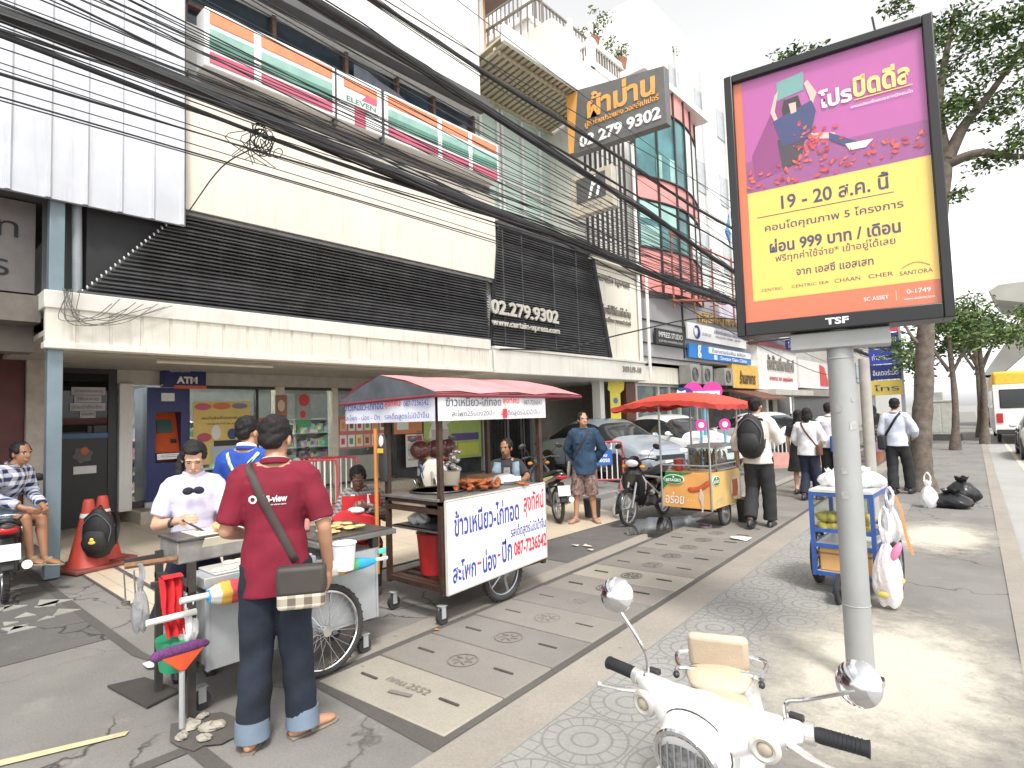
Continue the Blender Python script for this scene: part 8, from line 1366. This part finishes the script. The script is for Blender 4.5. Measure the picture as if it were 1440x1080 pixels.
# ------------------------------------------------------------------ trees
def leafm(n, c): return mat('leaf_'+n, c, .55, var=.45, scale=3, spec=.3)
LM = [leafm('deep', (.045, .085, .025)), leafm('mid', (.085, .14, .035)), leafm('light', (.17, .23, .06))]
barkm = mat('bark', (.13, .105, .085), .9, var=.35, scale=9, dirt=.4, bump=1., bscale=14)
def leaves(clusters, dens, size, seed, flat=.75):
    r2 = random.Random(seed); b = MB()
    for (x, y, z, r) in clusters:
        for k in range(int(dens*r*r*60)):
            a, e = r2.uniform(0, 6.283), math.asin(r2.uniform(-1, 1)); q = r*r2.random()**.45*(1+.25*math.sin(3*a+z)); c = V((x+q*math.cos(a)*math.cos(e), y+q*math.sin(a)*math.cos(e), z+q*flat*math.sin(e)))
            d = V((r2.gauss(0, 1), r2.gauss(0, 1), r2.gauss(-.2, .5))).normalized(); s = d.orthogonal().normalized(); s = (s*math.cos(a*3)+d.cross(s)*math.sin(a*3)); l = size*r2.uniform(.6, 1.3); w = l*.42
            b.add([c, c+d*l*.5+s*w*.5, c+d*l, c+d*l*.5-s*w*.5], [(0, 1, 2, 3)], r2.choices((0, 1, 2), (.45, .38, .17))[0])
    return b
def tree(label, base, trunk, limbs, clusters, dens, size, seed, cat='tree', name='tree', r0=.24, kind=barkm):
    T = thing(name, label, cat, base); b = MB(); n = len(trunk); P = catmull([V(p)-V(base) for p in trunk], 6); m = len(P); b.loft(P, [r0*(1-.45*i/(m-1))*(1+.06*math.sin(i*2.1))*(1+.5*max(0, 1-i/3)) for i in range(m)], 14)
    wbk = b.build('trunk', kind, T, smooth=60)
    for l in limbs:
        b = MB(); Q = catmull([V(p)-V(base) for p in l[1:]], 5); k = len(Q); b.loft(Q, [l[0]*(1-.75*i/(k-1)) for i in range(k)], 8); b.build('limb', kind, T, smooth=60)
    lb = leaves([(x-base[0], y-base[1], z-base[2], r) for x, y, z, r in clusters], dens, size, seed); lb.build('crown', LM, T, smooth=0, fix=False); return T
cl = [(-.69, 13.48, 8.74, .42), (-.46, 13.3, 8.2, .38), (-.9, 13.6, 8.0, .4), (-.2, 13.2, 7.57, .35), (-.62, 13.6, 7.3, .42), (-.85, 13.3, 7.0, .4), (-.24, 13.7, 6.9, .4), (.15, 13.5, 7.7, .38), (.1, 13.2, 6.95, .35), (-.1, 13.4, 6.03, .36), (-.5, 13.6, 6.0, .3), (-.85, 13.4, 5.47, .22), (-3.49, 13.0, 9.09, .34), (-3.05, 13.2, 9.05, .3), (-1.5, 13.4, 9.5, .35), (.15, 13.5, 6.34, .34), (-.97, 13.5, 8.6, .35), (-.2, 13.5, 8.4, .4), (.15, 13.6, 8.4, .4), (-2.4, 13.1, 8.6, .45), (-2.0, 13.6, 7.8, .5), (-1.4, 13.0, 8.3, .5), (.7, 13.6, 7.4, .5), (.8, 13.3, 6.2, .5), (.6, 13.5, 8.6, .5), (-2.6, 13.8, 7.4, .4), (-1.5, 14.2, 8.8, .5), (-1.2, 12.6, 7.4, .35)]
tree('street tree with a grey brown trunk and sparse leafy branches rising behind the billboard', (-1.75, 13.4, 0), [(-1.75, 13.4, -.05), (-1.70, 13.4, .9), (-1.60, 13.42, 1.9), (-1.47, 13.42, 3.3), (-1.18, 13.45, 5.0), (-.98, 13.47, 6.3)],
     [(.12, (-.98, 13.47, 6.2), (-.7, 13.5, 6.75), (-.3, 13.5, 7.2), (.3, 13.5, 8.0)), (.10, (-1.0, 13.47, 6.1), (-.5, 13.45, 6.15), (.1, 13.5, 5.9), (.8, 13.5, 6.1)), (.10, (-1.0, 13.47, 6.2), (-1.05, 13.4, 7.2), (-.85, 13.45, 8.3), (-.7, 13.5, 9.0)), (.09, (-1.1, 13.45, 5.6), (-1.8, 13.3, 7.0), (-2.6, 13.2, 8.3), (-3.5, 13.0, 9.2)), (.05, (-1.15, 13.45, 5.2), (-.95, 13.4, 5.5), (-.8, 13.4, 5.5)), (.05, (-1.45, 13.4, 2.6), (-1.7, 13.3, 2.9), (-1.9, 13.3, 3.4))], cl, 34, .11, 1, r0=.195)
r2 = random.Random(4)
def lumps(c, R_, n, s): r3 = random.Random(s); return [(c[0]+r3.gauss(0, R_*.5), c[1]+r3.gauss(0, R_*.5), c[2]+r3.gauss(0, R_*.34), R_*r3.uniform(.32, .5)) for _ in range(n)]
for i, (x, y, h, rr, lab) in enumerate([(-2.3, 25.9, 4.3, 1.5, 'dark green street tree just beyond the grey utility cabinet trunk line'), (-1.7, 30, 4.6, 1.3, 'street tree with a pale brown trunk above the utility cabinet'), (-2.2, 36, 5.0, 1.7, 'far street tree in front of the concrete flyover'), (.6, 47, 6.2, 1.8, 'farthest tree overhanging the bus at the right edge')]):
    tree(lab, (x, y, 0), [(x, y, 0), (x+.1, y, h*.4), (x+.05, y, h*.95)], [(.07, (x, y, h*.6), (x+.5*rr, y+.2, h*.95)), (.07, (x, y, h*.65), (x-.5*rr, y-.2, h))], lumps((x, y, h), rr, 13, i+3), 8, .2, i+10, r0=.13)
for i, (x, y, z, r, lab) in enumerate([(-3.6, 19.8, .0, .5, 'leafy green shrub beside the far woman in black'), (-6.0, 22.8, .0, .6, 'green shrub in front of the far shops beyond the pearl white car'), (-10.0, 15.6, 13.5, .5, 'yellow green potted plant on the lower roof terrace'), (-9.95, 17.2, 13.5, .45, 'potted plant trailing over the corner of the roof terrace'), (-10.0, 20.4, 15.2, .6, 'round dark green potted shrub on the upper roof terrace'), (-8.3, 16.2, 11.45, .4, 'green plants growing along the top of the pink glass front')]):
    T = thing('potted_plant' if z > 1 else 'shrub', lab, 'plant', (x, y, z)); lv = leaves(lumps((0, 0, .75*r+.4), r, 7, i+30)+([(0, .8, .5, .3), (0, 1.5, .45, .25)] if i in (5, 2) else []), 16, .11, 50+i); lv.build('foliage', LM, T, smooth=0, fix=False); b = MB(); b.lathe([(.14, 0), (.2, .32), (.21, .34), (.17, .33)], n=18); b.build('pot', mat('terracotta', (.32, .14, .08), .8, var=.15), T)
    b = MB(); b.cyl((0, 0, .3), (.03, .02, .9*r+.4), .025, n=6); b.build('stem', barkm, T)
# ------------------------------------------------------------------ flyover, far pole
o = thing('flyover', 'pale concrete flyover crossing high above the road at the right edge', 'flyover', (4, 58, 0)); concm = mat('flyover_concrete', (.38, .37, .34), .85, var=.1, scale=.6, dirt=.3)
b = MB(); b.prism([(-2.2, 9.6), (-1.6, 10.0), (14, 10.0), (14, 8.4), (.6, 8.2), (-1.8, 8.9)], (0, 58, 0), UX, UZ, 9); wb(b, 'deck', concm, o, bevel=.05); b = MB(); b.prism([(-3.0, 3.6), (-2.2, 3.4), (1.4, 7.0), (6, 8.1), (6, 8.4), (-.2, 8.4), (-.6, 7.4)], (0, 56, 0), UX, UZ, 1.6); b.bx(-3.3, -1.9, 55.2, 56.8, 0, 3.7); wb(b, 'pier', concm, o)
T = thing('utility_pole', 'round concrete utility pole standing just right of and beyond the billboard pole', 'utility pole', (-1.83, 9.6, 0)); T.location = (-1.83, 9.6, 0); b = MB(); b.loft([(0, 0, 0), (0, 0, 2.3)], [.075, .07], 18); b.build('shaft', mat('pole_concrete', (.36, .34, .31), .85, dirt=.4), T)
# ------------------------------------------------------------------ overhead cables: (z at y=0, slope, x, radius, sag)
cabm = mat('cable_black', (.028, .028, .03), .6, var=.3)
rows = [(4.97, -.030, -6.0, .072, 'thick'), (4.80, -.010, -6.05, .022, 'thick'), (6.95, -.085, -6.1, .052, 'thick'), (7.05, -.028, -5.95, .030, 'thick'), (6.75, -.033, -6.2, .022, 'thick')]
thin = [(4.97, .014, .010), (5.16, .002, .012), (5.54, -.109, .014), (5.57, -.089, .010), (5.63, -.017, .010), (4.69, .021, .011), (4.59, .029, .009), (4.52, .014, .010), (4.42, -.007, .010), (4.37, -.009, .008), (8.39, -.060, .008), (6.37, -.056, .010), (5.93, -.048, .008), (6.9, .022, .010), (5.05, .004, .007), (4.88, .010, .007), (5.3, -.03, .008), (5.75, -.045, .008), (6.1, -.05, .009), (5.45, -.025, .007), (6.55, -.05, .008), (5.2, -.018, .009), (4.63, -.004, .006), (4.3, .012, .006), (5.85, -.06, .010), (7.4, -.06, .007), (5.0, -.012, .009), (4.75, .006, .008), (4.95, -.02, .008), (5.1, -.022, .007), (5.4, -.04, .008), (5.6, -.055, .007), (5.9, -.072, .008), (6.2, -.075, .009), (6.6, -.085, .008), (4.85, -.016, .007), (4.55, .002, .006), (5.3, .0, .007), (6.0, -.035, .007), (7.1, -.07, .008), (5.0, .02, .006), (5.65, -.01, .006)]
r2 = random.Random(12)
for i, (z0, k, x, r, _) in enumerate(rows):
    b = MB(); pts = []; ph = i*1.7
    for j in range(41):
        y = -6+j*1.6; pts.append((x+.03*math.sin(y*.5+ph), y, z0+k*min(y, 24)+.03*math.sin(y*.9+ph)-(.0 if y < 24 else (y-24)*.01)))
    P = catmull(pts, 3); b.loft(P, [r*(1+.18*math.sin(q*.9+ph)) for q in range(len(P))], 8)
    for s in range(7 if r > .025 else 1): b.tube([p+V((r*(1+.35*math.sin(q*.7+s))*math.cos(q*(.16+.03*s)+s*1.6), 0, r*(1+.7*math.sin(q*.53+s*2))*math.sin(q*.22+s*1.6)-(.03 if (q+s) % 11 == 0 else 0))) for q, p in enumerate(P)], r*.2, 5)
    tag(b.build('cable_bundle', cabm, None, smooth=60), ['thickest bundle of black cables slanting across the white panel and down over the slatted screens', 'thinner black bundle running close under the thickest one', 'thick upper cable passing under the charcoal projecting sign', 'upper cable just above the thick one at the projecting sign', 'middle cable below the store sign stripes'][i], 'cable', 'overhead cables')
for i, (z0, k, r) in enumerate(thin):
    x = -6.0+r2.uniform(-.25, .25); ph = r2.uniform(0, 6); b = MB(); sg = r2.uniform(.01, .06); b.tube(catmull([(x+.02*math.sin(y*.4+ph), y, z0+k*min(y, 24)+sg*math.sin(y*.33+ph)) for y in [-6+j*2.2 for j in range(30)]], 2), r*.85, 5); tag(b.build('overhead_cable', cabm, None, smooth=60), 'thin black cable among the strands strung along the street above the shopfronts', 'cable', 'overhead cables')
T = thing('cable_tangle', 'dark knot of looped spare cable hanging from the thickest bundle over the white panel', 'cable', (-6.02, 2.8, 4.7)); b = MB(); r2 = random.Random(3)
for i in range(14): a = r2.uniform(0, 3); b.torus((r2.gauss(0, .03), r2.gauss(0, .05), r2.gauss(-.02, .05)), (r2.gauss(0, 1), r2.gauss(0, .4), r2.gauss(0, .4)), r2.uniform(.04, .13), .006, 16, 4)
for i in range(7): b.tube(catmull([(0, r2.gauss(0, .05), .1), (r2.gauss(0, .04), r2.gauss(-.1, .12), -.1), (r2.gauss(0, .04), r2.gauss(-.15, .2), -.3)], 4), .005, 4)
b.build('loops', cabm, T)
for i, (y, z) in enumerate([(12.6, 4.72), (14.6, 4.6), (17.5, 4.45), (19.5, 4.3)]):
    T = thing('cable_tangle', ['small tangle of loose cable by the upper corner of the slatted screen', 'tangle of loose cable by the white side wall of the curtain shop', 'tangle of loose cable above the dental clinic sign', 'tangle of loose cable by the billboard edge'][i], 'cable', (-6.0, y, z)); b = MB()
    for q in range(12): b.tube(catmull([(r2.gauss(0, .05), -.9+q*.02, r2.gauss(0, .06)), (r2.gauss(0, .08), -.3, r2.gauss(-.04, .1)), (r2.gauss(0, .08), .3, r2.gauss(-.04, .1)), (r2.gauss(0, .05), .9, r2.gauss(0, .06))], 4), .007, 4)
    b.build('loops', cabm, T)
T = thing('service_wire', 'slack wires drooping from the store canopy corner beside the blue grey post', 'cable', (-7.95, 1.6, 3.1)); b = MB()
for q in range(9): b.tube(catmull([(0, -.1+r2.gauss(0, .05), .1), (.02, -.2+q*.03, -.15-r2.random()*.15), (.02, .1+q*.05, -.25+r2.random()*.1), (.0, .3+q*.08, .02+r2.gauss(0, .03))], 5), .005, 4)
b.build('wires', mat('wire_grey', (.12, .12, .11), .6), T)
b = MB(); b.tube(catmull([(-7.95, 8.5, 3.0), (-7.9, 10.5, 3.15), (-7.6, 13, 3.7), (-7.0, 16, 4.3), (-6.05, 19.5, 4.4)], 6), .018, 6); tag(b.build('overhead_cable', cabm, None, smooth=60), 'single black cable sweeping from the canopy across the slatted screen up to the clinic signs', 'cable', 'overhead cables')
b = MB(); b.tube(catmull([(-6.0, 2.75, 4.6), (-6.6, 2.6, 4.5), (-8.0, 2.75, 4.42)], 6), .008, 5); tag(b.build('service_wire', cabm, None, smooth=60), 'thin twisted wire running from the cable knot back to the white panel', 'cable')
